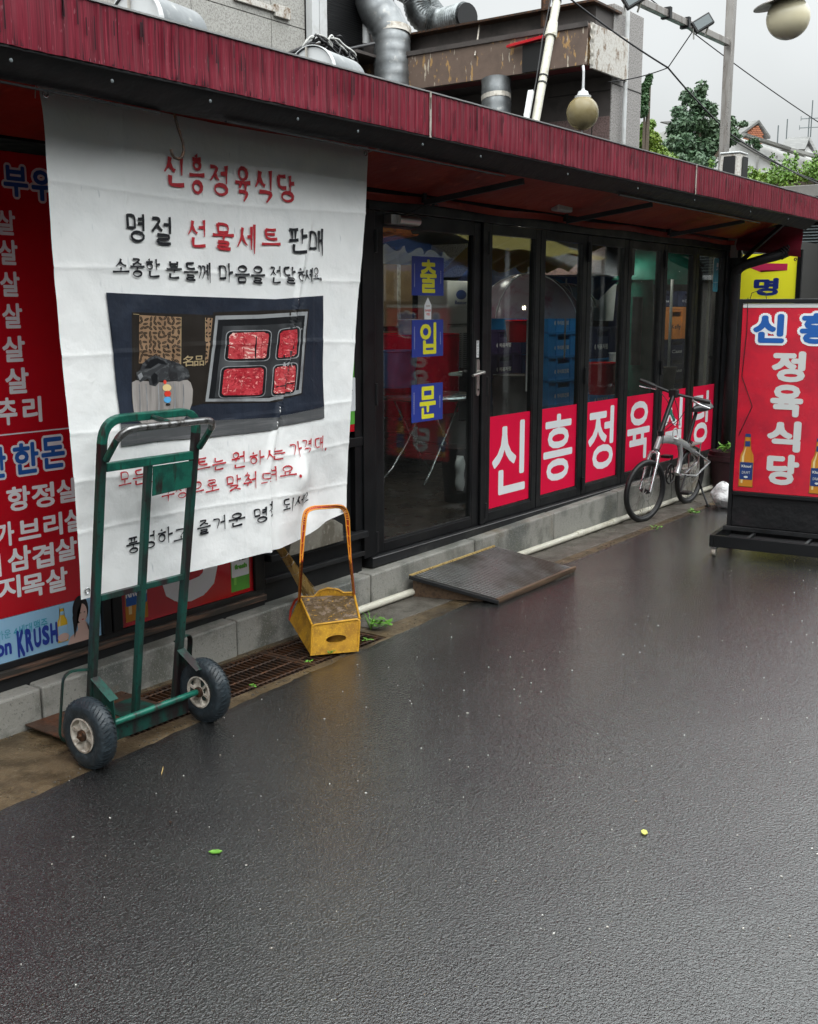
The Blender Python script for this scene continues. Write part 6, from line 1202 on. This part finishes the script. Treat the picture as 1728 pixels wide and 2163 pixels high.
# trees glimpsed under the sign box
cs = [cl(x, y, 16, (.25,.25,.2)) for x, y in ((1090, 240), (1110, 238), (1165, 235), (1150, 250))]
v, f = leafcloud(cs, 900, .05, 44); tg = empty('background_shrub', AD(1110, 240, 16), 'green shrub glimpsed in the gap under the sign box', 'shrub'); foliage('foliage', v, f, K['fol_bright'], tg)
# houses
D3 = 30; base = AD(1590, 300, D3)
bh = empty('brick_house', tuple(base), 'orange brick gabled house behind the grey-green tree', 'house')
def hp3(px, py, D): return AD(px, py, D)
g = [hp3(1568, 300, D3), hp3(1612, 303, D3), hp3(1613, 292, D3), hp3(1597, 264, D3), hp3(1566, 284, D3)]
dv = Vector((1.2, 2.6, 0))
m = M(); m.add([p for p in g] + [p + dv for p in g], [(0,1,2,3,4), (5,6,1,0), (6,7,2,1), (9,8,7,6,5)[::-1], (0,4,9,5)]); build('gable_wall', m, K['brick'], bh)
m = M()
for row in range(9):
    for k in range(8):
        u = (k + (row % 2)*.5)/8.5; z = g[0].z + .02 + row*.052; p = g[0].lerp(g[1], u); w = (g[1]-g[0]).normalized()
        top = (g[4].z + (g[3].z-g[4].z)*min(1, u/.66)) if u < .66 else g[3].z - (g[3].z-g[2].z)*(u-.66)/.34
        if z + .05 > top: continue
        q = p + Vector((-.01, -.006, z-p.z)); m.hexa([q, q+w*.06, q+w*.06+dv*.002, q+dv*.002, q+Vector((0,0,.042)), q+w*.06+Vector((0,0,.042)), q+w*.06+dv*.002+Vector((0,0,.042)), q+dv*.002+Vector((0,0,.042))])
build('brick_courses', m, K['brick'], bh, kind='stuff')
m = M(); ap_ = g[3] + Vector((0,0,.05)); r_ = hp3(1621, 294, D3); l_ = hp3(1556, 290, D3); f0 = Vector((-.05, -.10, 0))
for e_ in (r_, l_): m.hexa([ap_+f0, e_+f0, e_+dv, ap_+dv, ap_+f0+Vector((0,0,.07)), e_+f0+Vector((0,0,.07)), e_+dv+Vector((0,0,.07)), ap_+dv+Vector((0,0,.07))])
build('roof', m, K['rooftile'], bh)
tlr = hp3(1545, 300, D3-1); m = M(); a = hp3(1545, 262, D3+.5); b = hp3(1597, 262, D3+.5); c_3 = hp3(1562, 300, D3-.5); d_3 = hp3(1520, 300, D3-.5); m.add([a, b, c_3, d_3], [(0,1,2,3)]); build('side_roof', m, K['rooftile'], bh, solid=.05)
D4 = 28; wh = empty('white_house', AD(1600, 340, D4), 'long pale rendered house wall sloping down right behind the hedge', 'house')
p = [hp3(1530, 420, D4), hp3(1740, 420, D4), hp3(1735, 342, D4), hp3(1655, 320, D4), hp3(1560, 290, D4-.2), hp3(1530, 285, D4)]
m = M(); m.add([q for q in p] + [q + Vector((2, 2, 0)) for q in p], [tuple(range(6)), tuple(range(6, 12))[::-1]] + [(i, i+6, (i+1) % 6+6, (i+1) % 6) for i in range(6)]); build('house_wall', m, K['render'], wh)
m = M()
for i in range(3, 5): m.bar(p[i] + Vector((-.15,-.2,.02)), p[i-1 if i == 3 else 3] + Vector((-.15,-.2,.02)), .2, .07)
m.bar(p[4] + Vector((-.15,-.2,.02)), p[3] + Vector((-.15,-.2,.02)), .2, .07); build('roof_edge', m, K['conc'], wh)
for x in (1600, 1640, 1680): a = hp3(x, 350, D4-.05); m = M(); m.box(a.x-.02, a.x, a.y-.02, a.y+.02, a.z-.6, a.z+.25); build('wall_seam', m, K['conc'], wh)
D5 = 34; gh = empty('grey_house', AD(1680, 315, D5), 'small grey tiled roof house at the right edge behind the hedge', 'house')
a = [hp3(1645, 335, D5), hp3(1652, 314, D5), hp3(1700, 303, D5), hp3(1718, 290, D5), hp3(1727, 330, D5), hp3(1705, 325, D5)]
r0, r1, r2, r3 = hp3(1663, 294, D5), hp3(1710, 292, D5), hp3(1700, 318, D5-1), hp3(1643, 320, D5-1)
m = M(); m.add([r0, r1, r2, r3], [(0,1,2,3)]); build('roof', m, K['rooftile'], gh, solid=.1)
r4 = hp3(1727, 325, D5-.5); m = M(); m.add([r1, r4, r4 + Vector((1, 1, 0)), r1 + Vector((1, 1, 0))], [(0,1,2,3)]); build('gable_roof', m, K['rooftile'], gh, solid=.1)
m = M(); m.add([r2 + Vector((0,0,-.05)), hp3(1727, 360, D5-.6), hp3(1700, 360, D5-.9)] + [r1 + Vector((.1, .1, -.1)), r4 + Vector((0, 0, -.05))], [(0, 2, 1, 4, 3)]); build('gable_wall', m, K['render'], gh)
m = M(); q = [hp3(1650, 320, D5-.8), hp3(1702, 320, D5-.8), hp3(1702, 360, D5-.8), hp3(1650, 360, D5-.8)]; m.add(q, [(0,1,2,3)]); build('house_wall', m, K['conc'], gh, solid=.05)
rf = empty('distant_roof', AD(1410, 265, 30), 'low dark grey roof glimpsed left of the grey-green tree', 'roof'); m = M(); q = [hp3(1395, 258, 30), hp3(1440, 255, 30), hp3(1436, 272, 30), hp3(1410, 262, 30)]; m.add(q, [(0,1,2,3)]); build('roof_slope', m, K['rooftile'], rf, solid=.08)
m = M(); q = [hp3(1385, 285, 31), hp3(1425, 270, 31), hp3(1440, 350, 31), hp3(1385, 350, 31)]; m.add(q, [(0,1,2,3)]); build('house_wall', m, K['conc'], rf, solid=.1)
for k in range(3): m = M(); q = hp3(1405, 296+k*6, 30.8); m.box(q.x-.3, q.x+.25, q.y-.2, q.y-.15, q.z-.02, q.z+.01); build('railing', m, K['pwhite'], rf)
def antenna(px, py, h, D, label, bars):
    b = hp3(px, py, D); an = empty('antenna', tuple(b), label, 'antenna'); m = M(); m.tube([b, b + Vector((0,0,h))], .018, 5); build('mast', m, K['louvre'], an)
    for z, w in bars: c = b + Vector((0,0,z)); m = M(); m.tube([c - _Rt*w, c + _Rt*w*.8 + Vector((0,0,.03))], .014, 5); m.tube([c - _Rt*w + Vector((0,0,-.06)), c - _Rt*w + Vector((0,0,.08))], .01, 4); m.tube([c + _Rt*w*.8 + Vector((0,0,-.04)), c + _Rt*w*.8 + Vector((0,0,.10))], .01, 4); build('crossbar', m, K['louvre'], an)
antenna(1712, 290, 1.1, D5, 'tall television antenna with two crossbars at the right edge', [(.28, .36), (.55, .33)]); antenna(1707, 290, .6, D5, 'shorter mast beside the tall television antenna', [])
antenna(1661, 294, .6, D5, 'plain thin antenna mast on the small grey roof', []); antenna(1642, 305, .5, D5-4, 'slanted thin mast left of the small grey roof', [])
# ------------------------------------------------------------------ what stands inside the shop
zi = lambda x, y: (1000 + x/3.19, 440 + y/3.19)
def crate(x0, y0, x1, y1, Y, mm, label, text=None, group='plastic bottle crates stacked in the shop', ink='p_offwhite'):
    ax, ay = zi(x0, y0); bx_, by = zi(x1, y1); cyy = (ay+by)/2; X0 = AY(ax, cyy, Y).x; X1 = AY(bx_, cyy, Y).x; z1 = AY((ax+bx_)/2, ay, Y).z; z0 = AY((ax+bx_)/2, by, Y).z
    w, h = X1-X0, z1-z0; g = empty('crate', (X0, Y, z0), label, 'crate', group); d = .32
    m = M(); hx0, hx1 = X0+.3*w, X1-.3*w; hz0, hz1 = z0+.70*h, z0+.86*h
    m.box(X0, X1, Y+.012, Y+.03, z0+.01, hz0).box(X0, X1, Y+.012, Y+.03, hz1, z1-.01).box(X0, hx0, Y+.012, Y+.03, hz0, hz1).box(hx1, X1, Y+.012, Y+.03, hz0, hz1)
    m.box(X0, X0+.02, Y+.031, Y+d, z0, z1).box(X1-.02, X1, Y+.031, Y+d, z0, z1).box(X0, X1, Y+d, Y+d+.02, z0, z1).box(X0+.021, X1-.021, Y+.031, Y+d-.001, z0+.01, z0+.02)
    for t in (.0, .94): m.box(X0-.004, X1+.004, Y, Y+.011, z0+h*t, z0+h*(t+.06))
    for t in (0, .26, .71, .965): m.box(X0+w*t, X0+w*(t+.035), Y+.002, Y+.0115, z0+.061*h, z0+.938*h)
    build('crate_shell', m, K[mm], g)
    if text: m = M(); put(m, text, X0+.30*w, z0+.28*h, X0+.69*w, z0+.46*h, PY(Y+.0105), 0, .03); m.add([PY(Y+.0105)(X0+w*.30 - .05*w + .03*w*math.cos(t), z0+.37*h + .09*h*math.sin(t), 0) for t in [i*.785 for i in range(8)]], [tuple(range(8))]); build('lettering', m, K[ink], g)
Yc = 2.5; HJ = '하이트진로'
for i, (y0, y1) in enumerate(((335, 497), (498, 658), (660, 820))): crate(288, y0, 490, y1, Yc+.3, 'bluecrate', ('top', 'second', 'third')[i] + ' blue crate in the left blue stack behind the glass', HJ)
for i, (y0, y1) in enumerate(((345, 505), (508, 662), (665, 835), (838, 996), (998, 1156), (1158, 1320), (1322, 1480))): crate(505, y0, 712, y1, Yc, 'bluecrate', ('top', 'second', 'third', 'fourth', 'fifth', 'sixth', 'bottom')[i] + ' blue crate of the tall stack behind the second folding panel', HJ)
for i, (y0, y1) in enumerate(((822, 980), (984, 1140), (1144, 1300), (1304, 1460))): crate(115, y0, 322, y1, Yc+.1, 'purple' if i < 2 else 'navycrate', ('top', 'second', 'third', 'bottom')[i] + ' dark crate of the low purple stack behind the first folding panel', '처음처럼', ink='p_offwhite'); crate(330, y0, 492, y1, Yc+.12, 'navycrate', ('top', 'second', 'third', 'bottom')[i] + ' navy crate right of the low purple stack', '처음', ink='p_offwhite')
for i, (y0, y1) in enumerate(((800, 1008), (1010, 1180), (1182, 1350))): crate(780, y0, 968, y1, Yc, 'navycrate' if i == 0 else 'bluecrate', ('navy crate topping the stack behind the third folding panel', 'blue crate in the middle behind the third folding panel', 'lowest blue crate behind the third folding panel')[i], '처음처럼' if i == 0 else HJ)
for i, x in enumerate((1060, 1220, 1380, 1500)): crate(x, 560, x+150, 662, Yc+.4, 'navycrate', ('first', 'second', 'third', 'fourth')[i] + ' navy crate from the left above the orange crates', 'Cass')
crate(1062, 665, 1122, 880, Yc+.4, 'navycrate', 'dark crate left of the orange crates', 'Ca'); 
for i, (a, b) in enumerate(((1126, 1290), (1292, 1452), (1500, 1600))): crate(a, 665 if i < 2 else 722, b, 880, Yc+.4, 'orange', ('left', 'middle', 'right')[i] + ' orange crate of the row behind the far panels', 'Kelly', ink='navy')
for j, (y0, y1) in enumerate(((884, 1010), (1012, 1140), (1142, 1270), (1272, 1400))):
    for i, x in enumerate((1100, 1285)): crate(x, y0, x+180, y1, Yc+.4, 'navycrate', ('upper', 'second', 'third', 'lowest')[j] + (' left' if i == 0 else ' right') + ' black crate under the orange row', 'Cass')
    crate(1485, y0, 1620, y1, Yc+.4, 'greencrate', ('upper', 'second', 'third', 'lowest')[j] + ' dark green crate at the far end of the windows', 'TERRA')
# appliance by the door
q0 = AY(946, 592, 2.2); q1 = AY(996, 770, 2.2); ac = empty('air_conditioner', (q0.x, 2.2, .2), 'tall white standing air conditioner seen through the glass door', 'air conditioner')
m = M(); m.box(q0.x, q1.x+.12, 2.2, 2.55, .2, q0.z); build('body', m, K['ac'], ac, bevel=.012)
m = M(); w = q1.x+.12-q0.x; P_ = PY(2.198)
m.mat(0); poly(m, ell(q0.x+.42*w, q0.z-.13, .09, .045), P_, 0); put(m, 'Bestor', q0.x+.22*w, q0.z-.22, q0.x+.6*w, q0.z-.185, P_, 0, .03); build('badge', m, K['p_navy'], ac)
for k in range(2):
    m = M(); z = 1.05
    while z < 1.42: m.box(q0.x+w*(.08+.42*k), q0.x+w*(.42+.42*k), 2.192, 2.198, z, z+.010); z += .02
    build('grille', m, K['louvre'], ac)
m = M(); m.box(q0.x, q1.x+.12, 2.194, 2.199, 1.50, 1.506); build('seam', m, K['black'], ac)
# round steel table
tc_ = AZ(903, 833, .93); tb = empty('round_table', (tc_.x, tc_.y, .2), 'round steel-rimmed folding table just inside the glass door', 'table')
rt_ = .40; m = M(); m.lathe([(.0, .006), (rt_-.01, .006), (rt_, .0), (rt_+.006, -.015), (rt_, -.035), (rt_-.006, -.035), (rt_-.008, -.006), (.0, -.006)], (tc_.x, tc_.y, .93), (0,0,1), 48); build('table_top', m, K['chrome'], tb, smooth=True, auto=35)
for sg in (-1, 1):
    for s2 in (-1, 1):
        m = M(); m.tube([(tc_.x + .26*sg, tc_.y + .18*s2, .92), (tc_.x - .04*sg, tc_.y + .18*s2, .52), (tc_.x - .24*sg, tc_.y + .20*s2, .30), (tc_.x - .36*sg, tc_.y + .22*s2, .21)], .011, 8); build('leg', m, K['chrome'], tb, smooth=True)
m = M(); m.tube([(tc_.x-.04, tc_.y-.18, .52), (tc_.x-.04, tc_.y+.18, .52)], .008, 6).tube([(tc_.x+.12, tc_.y-.18, .40), (tc_.x+.12, tc_.y+.18, .40)], .008, 6); build('leg_brace', m, K['chrome'], tb)
q = AY(965, 950, .9); m = M(); m.lathe([(.12, 0), (.15, q.z-.2), (.16, q.z-.18), (.0, q.z-.17)], (q.x+.05, .9, .2), (0,0,1), 24); wb = build('waste_bin', m, K['black'], label='black plastic waste bin inside the door right of the table', cat='waste bin', smooth=True, auto=40)
q = AY(967, 985, .72); m = M(); m.grid(lambda u, v: (q.x + (.05+.02*math.sin(9*v))*math.cos(6.28*u)*math.sin(3.14*v)**.6, .70 + .03*math.sin(6.28*u), q.z+.08-.26*v), 14, 12); build('plastic_bag', m, K['p_offwhite'], label='small pale bag hanging on the black waste bin', cat='plastic bag', smooth=True)
for i, (x0, y0, x1, y1, Y, lab) in enumerate(((812, 560, 872, 690, 3.0, 'brown cardboard box stack far behind the left of the door'), (822, 700, 900, 790, 2.6, 'low cardboard box behind the door, left of the red one'), (1042, 600, 1078, 640, 3.4, 'small brown carton above the umbrella'))):
    a = AY(x0, y1, Y); b = AY(x1, y0, Y); bxn = empty('cardboard_box', (a.x, Y, a.z), lab, 'cardboard box'); m = M(); m.box(a.x, b.x, Y, Y+.4, a.z, b.z); build('carton', m, K['card'], bxn, bevel=.01); m = M(); m.box((a.x+b.x)/2-.03, (a.x+b.x)/2+.03, Y-.003, Y-.001, a.z, b.z); build('tape', m, K['rim'], bxn)
# clear umbrellas, parasol, tarps under the ceiling
def canopy(name, c, r, h, mm, label, n=8, tilt=0, drop=.0, shaft=None):
    g = empty(name, tuple(c), label, 'umbrella' if name == 'umbrella' else 'parasol'); 
    def f(u, v):
        t = 2*math.pi*u*1.0; k = (t*n/(2*math.pi)) % 1; rr_ = r*math.sin(v*math.pi/2)*(1 - .06*math.sin(math.pi*k)*v); return (c.x + rr_*math.cos(t), c.y + rr_*math.sin(t)*.9, c.z + h*math.cos(v*math.pi/2)**1.3 - tilt*rr_*math.cos(t))
    m = M(); m.grid(f, 48, 10); build('canopy', m, K[mm], g, smooth=True)
    m = M(); m.tube([c + Vector((0,0,h+.05)), c + Vector((0,0,-(shaft or .5)))], .008 if r < .6 else .02, 8); build('shaft', m, K['pwhite'] if r < .6 else K['bcable'], g)
    m = M()
    for k in range(n): t = 2*math.pi*k/n; m.tube([Vector(f(k/n, v/6)) + Vector((0,0,.004)) for v in range(7)], .004, 4)
    build('ribs', m, K['pwhite'] if r < .6 else K['frame2'], g)
K['clear'] = mat('milky_clear_vinyl', (.62,.50,.54), .25, alpha=.55, var=[(5, (.5,.18,.25), .52, .7)]); K['clear2'] = mat('clear_vinyl', (.6,.66,.7), .25, alpha=.4)
q = AY(1115, 672, .95); canopy('umbrella', q, .50, .36, 'clear', 'pinkish clear umbrella open inside behind the first folding panel', shaft=.6)
q = AY(1195, 648, 1.5); canopy('umbrella', q, .34, .22, 'clear2', 'small clear umbrella behind the pinkish one', shaft=.5)
q = AY(1420, 596, 2.2); canopy('parasol', q, 1.5, .62, 'parasol', 'green parasol spread above the crates at the far end', 8, 0, shaft=1.9)
m = M(); q = AY(1370, 700, 2.1); m.grid(lambda u, v: (q.x - .28 + (.20+.12*v)*math.cos(6.28*u), 2.1 + .12*math.sin(6.28*u)*(1+v), 2.1 - 1.8*v), 24, 12); build('folded_parasol', m, K['parasol'], label='folded green parasol hanging by the orange crates', cat='parasol', smooth=True)
def tarp(x0, y0, x1, y1, Y, dz, mm, label):
    a = AY(x0, y0, Y); b = AY(x1, y1, Y); m = M(); m.grid(lambda u, v: (a.x + (b.x-a.x)*u, Y + .5*v + .03*math.sin(u*23), min(2.33, a.z + (b.z-a.z)*u - dz*v + .03*math.sin(u*31+v*4))), 50, 8); build('tarpaulin', m, K[mm], label=label, cat='tarpaulin', smooth=True)
tarp(1038, 492, 1290, 510, 1.4, .28, 'ytent', 'faded yellow awning sheet under the ceiling behind the first panels')
tarp(1038, 530, 1340, 570, 2.2, .35, 'tent', 'blue tarpaulin strung behind the yellow sheet'); tarp(812, 480, 880, 492, 2.0, .08, 'orange', 'orange tent edge glimpsed at the top of the glass door')
tarp(812, 520, 960, 540, 2.8, .2, 'ac', 'pale sheet below the orange tent edge behind the door')
K['vinyl'] = mat('wrinkled_clear_vinyl', (.25,.28,.32), .10, alpha=.06, bump=[((4, 4, 14), .05, 4)])
for i, (x0, x1, zt_2, zb_2, Y, lab) in enumerate(((6.2, 8.4, 2.30, 1.75, .75, 'wrinkled clear vinyl sheet hanging behind the first three panels'), (8.5, 12.2, 2.28, 1.62, 1.2, 'wrinkled clear vinyl sheet hanging behind the far panels'), (5.2, 6.1, 2.32, 1.9, 1.1, 'clear vinyl sheet hanging behind the top of the glass door'))):
    m = M(); m.grid(lambda u, v: (x0 + (x1-x0)*u, Y + .10*mnoise.noise((u*6, v*3 + u*5, i)) + .35*v, zt_2 - (zt_2-zb_2)*v - .10*math.sin(3.14*u)*v), 90, 24); build('vinyl_sheet', m, K['vinyl'], label=lab, cat='vinyl sheet', smooth=True)
rr = random.Random(4)
for i, (x, y, Y, w, h, mm, nm, lab) in enumerate(((1092, 700, 2.3, .30, .22, 'redsign', 'plastic_basket', 'red basket on the purple crates'), (1135, 620, 2.9, .5, .3, 'card', 'cardboard_box', 'brown box lying on the left blue stack'), (1275, 640, 2.8, .35, .45, 'ac', 'storage_tub', 'pale storage tub above the navy crate'), (1300, 790, 2.3, .22, .5, 'p_offwhite', 'paper_roll', 'upright white roll beside the lowest crates'),
        (1272, 800, 2.0, .45, .35, 'redsign', 'plastic_stool', 'red stool in front of the middle crates'), (1400, 800, 2.2, .4, .3, 'louvre', 'storage_tub', 'grey tub behind the bicycle handlebar'), (1345, 700, 2.0, .15, .8, 'black', 'coat', 'dark coat hanging by the folded parasol'), (840, 780, 1.9, .35, .3, 'tent', 'plastic_bag', 'blue plastic bag on the clutter behind the door'), (885, 700, 2.4, .45, .2, 'p_offwhite', 'folded_paper', 'crumpled pale paper on the clutter behind the door'),
        (870, 790, 2.2, .9, .7, 'redstand', 'side_table', 'dark red counter standing behind the round table'), (1085, 850, 1.6, .45, .5, 'granitedark', 'office_chair', 'dark chair back behind the first red sheet'), (980, 830, 2.3, .5, .5, 'frame2', 'side_table', 'dark cabinet below the white air conditioner'))):
    p = AY(x, y, Y); g = empty(nm, (p.x, Y, p.z-h/2), lab, nm.replace('_', ' '))
    m = M(); t = .82 if nm in ('plastic_basket', 'storage_tub', 'plastic_stool') else 1; b0 = 1 if nm != 'plastic_stool' else 1.25
    def bl_(u, v): 
        a_ = 2*math.pi*u; r_ = (1 - (1-t)*(1-v)); q_ = 4 if nm in ('cardboard_box', 'side_table', 'storage_tub') else 2.4; cx_ = abs(math.cos(a_))**(2/q_)*(1 if math.cos(a_) > 0 else -1); sx_2 = abs(math.sin(a_))**(2/q_)*(1 if math.sin(a_) > 0 else -1); wob = .0 if t != 1 or q_ == 4 else .18*mnoise.noise((cx_*2, sx_2*2, v*3 + i))
        return (p.x + w/2*cx_*(r_ + wob), Y + w*.35*sx_2*(r_ + wob), p.z - h/2 + h*v)
    m.grid(bl_, 28, 8); m.add([bl_(k/28, 1) for k in range(28)], [tuple(range(28))]); build('body', m, K[mm], g, smooth=True, auto=40)
    m = M(); m.tube([Vector(bl_(k/24, 1)) + Vector((0,0,.004)) for k in range(24)], .008, 5, closed=True); build('rim', m, K[mm], g)
# lamps that are lit inside
for i, (x, y, Y, mm, l) in enumerate(((1524, 657, 2.0, 'tube', 'short lit white fluorescent tube near the far window end'), )):
    a = AY(x, y-9, Y); b = AY(x, y+9, Y); lt = empty('tube_light', tuple(a), l, 'light'); m = M(); m.box(a.x-.03, a.x+.03, Y, Y+.05, b.z, a.z); build('light_tube', m, K[mm], lt, bevel=.01); m = M(); m.box(a.x-.035, a.x+.035, Y+.052, Y+.07, b.z-.02, a.z+.02); build('light_housing', m, K['pwhite'], lt)
for x, y, l in ((1107, 650, 'left small warm bulb glowing over the blue crates'), (1124, 650, 'right small warm bulb glowing over the blue crates'), (1559, 655, 'small round white lamp at the far end of the windows')):
    c = AY(x, y, 2.3); lt = empty('bulb_light', tuple(c), l, 'light'); m = M(); m.ball(c, .022, 10); build('bulb', m, K['bulb' if x < 1500 else 'tube'], lt, smooth=True); m = M(); m.cyl(c + Vector((0,0,.02)), c + Vector((0,0,.07)), .012, n=8); build('bulb_holder', m, K['black'], lt)
for ln, (x, y) in enumerate(((6.3, 1.3), (8.4, 1.5), (10.0, 2.0), (11.8, 2.1), (13.6, 2.2), (15.4, 2.3))):
    lt = empty('ceiling_light', (x, y, 2.34), '%s lit ceiling tube light counted from the glass door' % ('first', 'second', 'third', 'fourth', 'fifth', 'sixth')[ln], 'light', 'ceiling lights inside the shop'); m = M(); m.box(x-.5, x+.5, y-.03, y+.03, 2.31, 2.335); build('light_tube', m, K['tube'], lt); m = M(); m.box(x-.55, x+.55, y-.05, y+.05, 2.336, 2.355); build('light_housing', m, K['pwhite'], lt)
# ------------------------------------------------------------------ the far side of the lane, seen only in reflections
op = empty('market_building', (6, -9.5, 0), 'unseen market building across the lane with coloured canopies, raised to shade the shop', 'building')
m = M(); m.box(-6, 75, -13, -9.5, 0, 6.6); build('market_wall', m, K['market'], op)  # unseen wall, its height and length chosen to block low sky light
for i, (x, mm) in enumerate(((-3, 'tent'), (1.2, 'parasol'), (5.4, 'ytent'), (9.6, 'tent'), (13.8, 'parasol'))):
    m = M(); m.hexa([(x, -9.49, 2.5), (x+3.9, -9.49, 2.5), (x+3.9, -8.2, 2.15), (x, -8.2, 2.15), (x, -9.49, 2.56), (x+3.9, -9.49, 2.56), (x+3.9, -8.2, 2.21), (x, -8.2, 2.21)]); build('canopy', m, K[mm], op)
    m = M(); m.box(x+.5, x+3.4, -9.49, -9.44, .4, 2.2); build('stall_opening', m, K['black'], op)

for i, (x, mm, dz) in enumerate(((11.5, 'ac', .5), (15.0, 'tent', .1), (18.6, 'ytent', .6), (22.2, 'ac', .2), (26, 'tent', .8), (30.5, 'parasol', .3), (36, 'orange', .9), (42, 'ac', .4), (50, 'parasol', 1.0))):
    w = 3.3 + i*.5; m = M(); m.grid(lambda u, v: (x + w*u, -9.4 + 2.0*v, 2.9 + dz - .75*v - .12*math.sin(3.14*v) + .05*math.sin(u*w*3)), 24, 6); build('street_canopy', m, K[mm], op, smooth=True)
    m = M(); m.box(x+.05, x+.11, -7.5, -7.44, 0, 2.2+dz).box(x+w-.11, x+w-.05, -7.5, -7.44, 0, 2.2+dz); build('canopy_post', m, K['pwhite'], op)
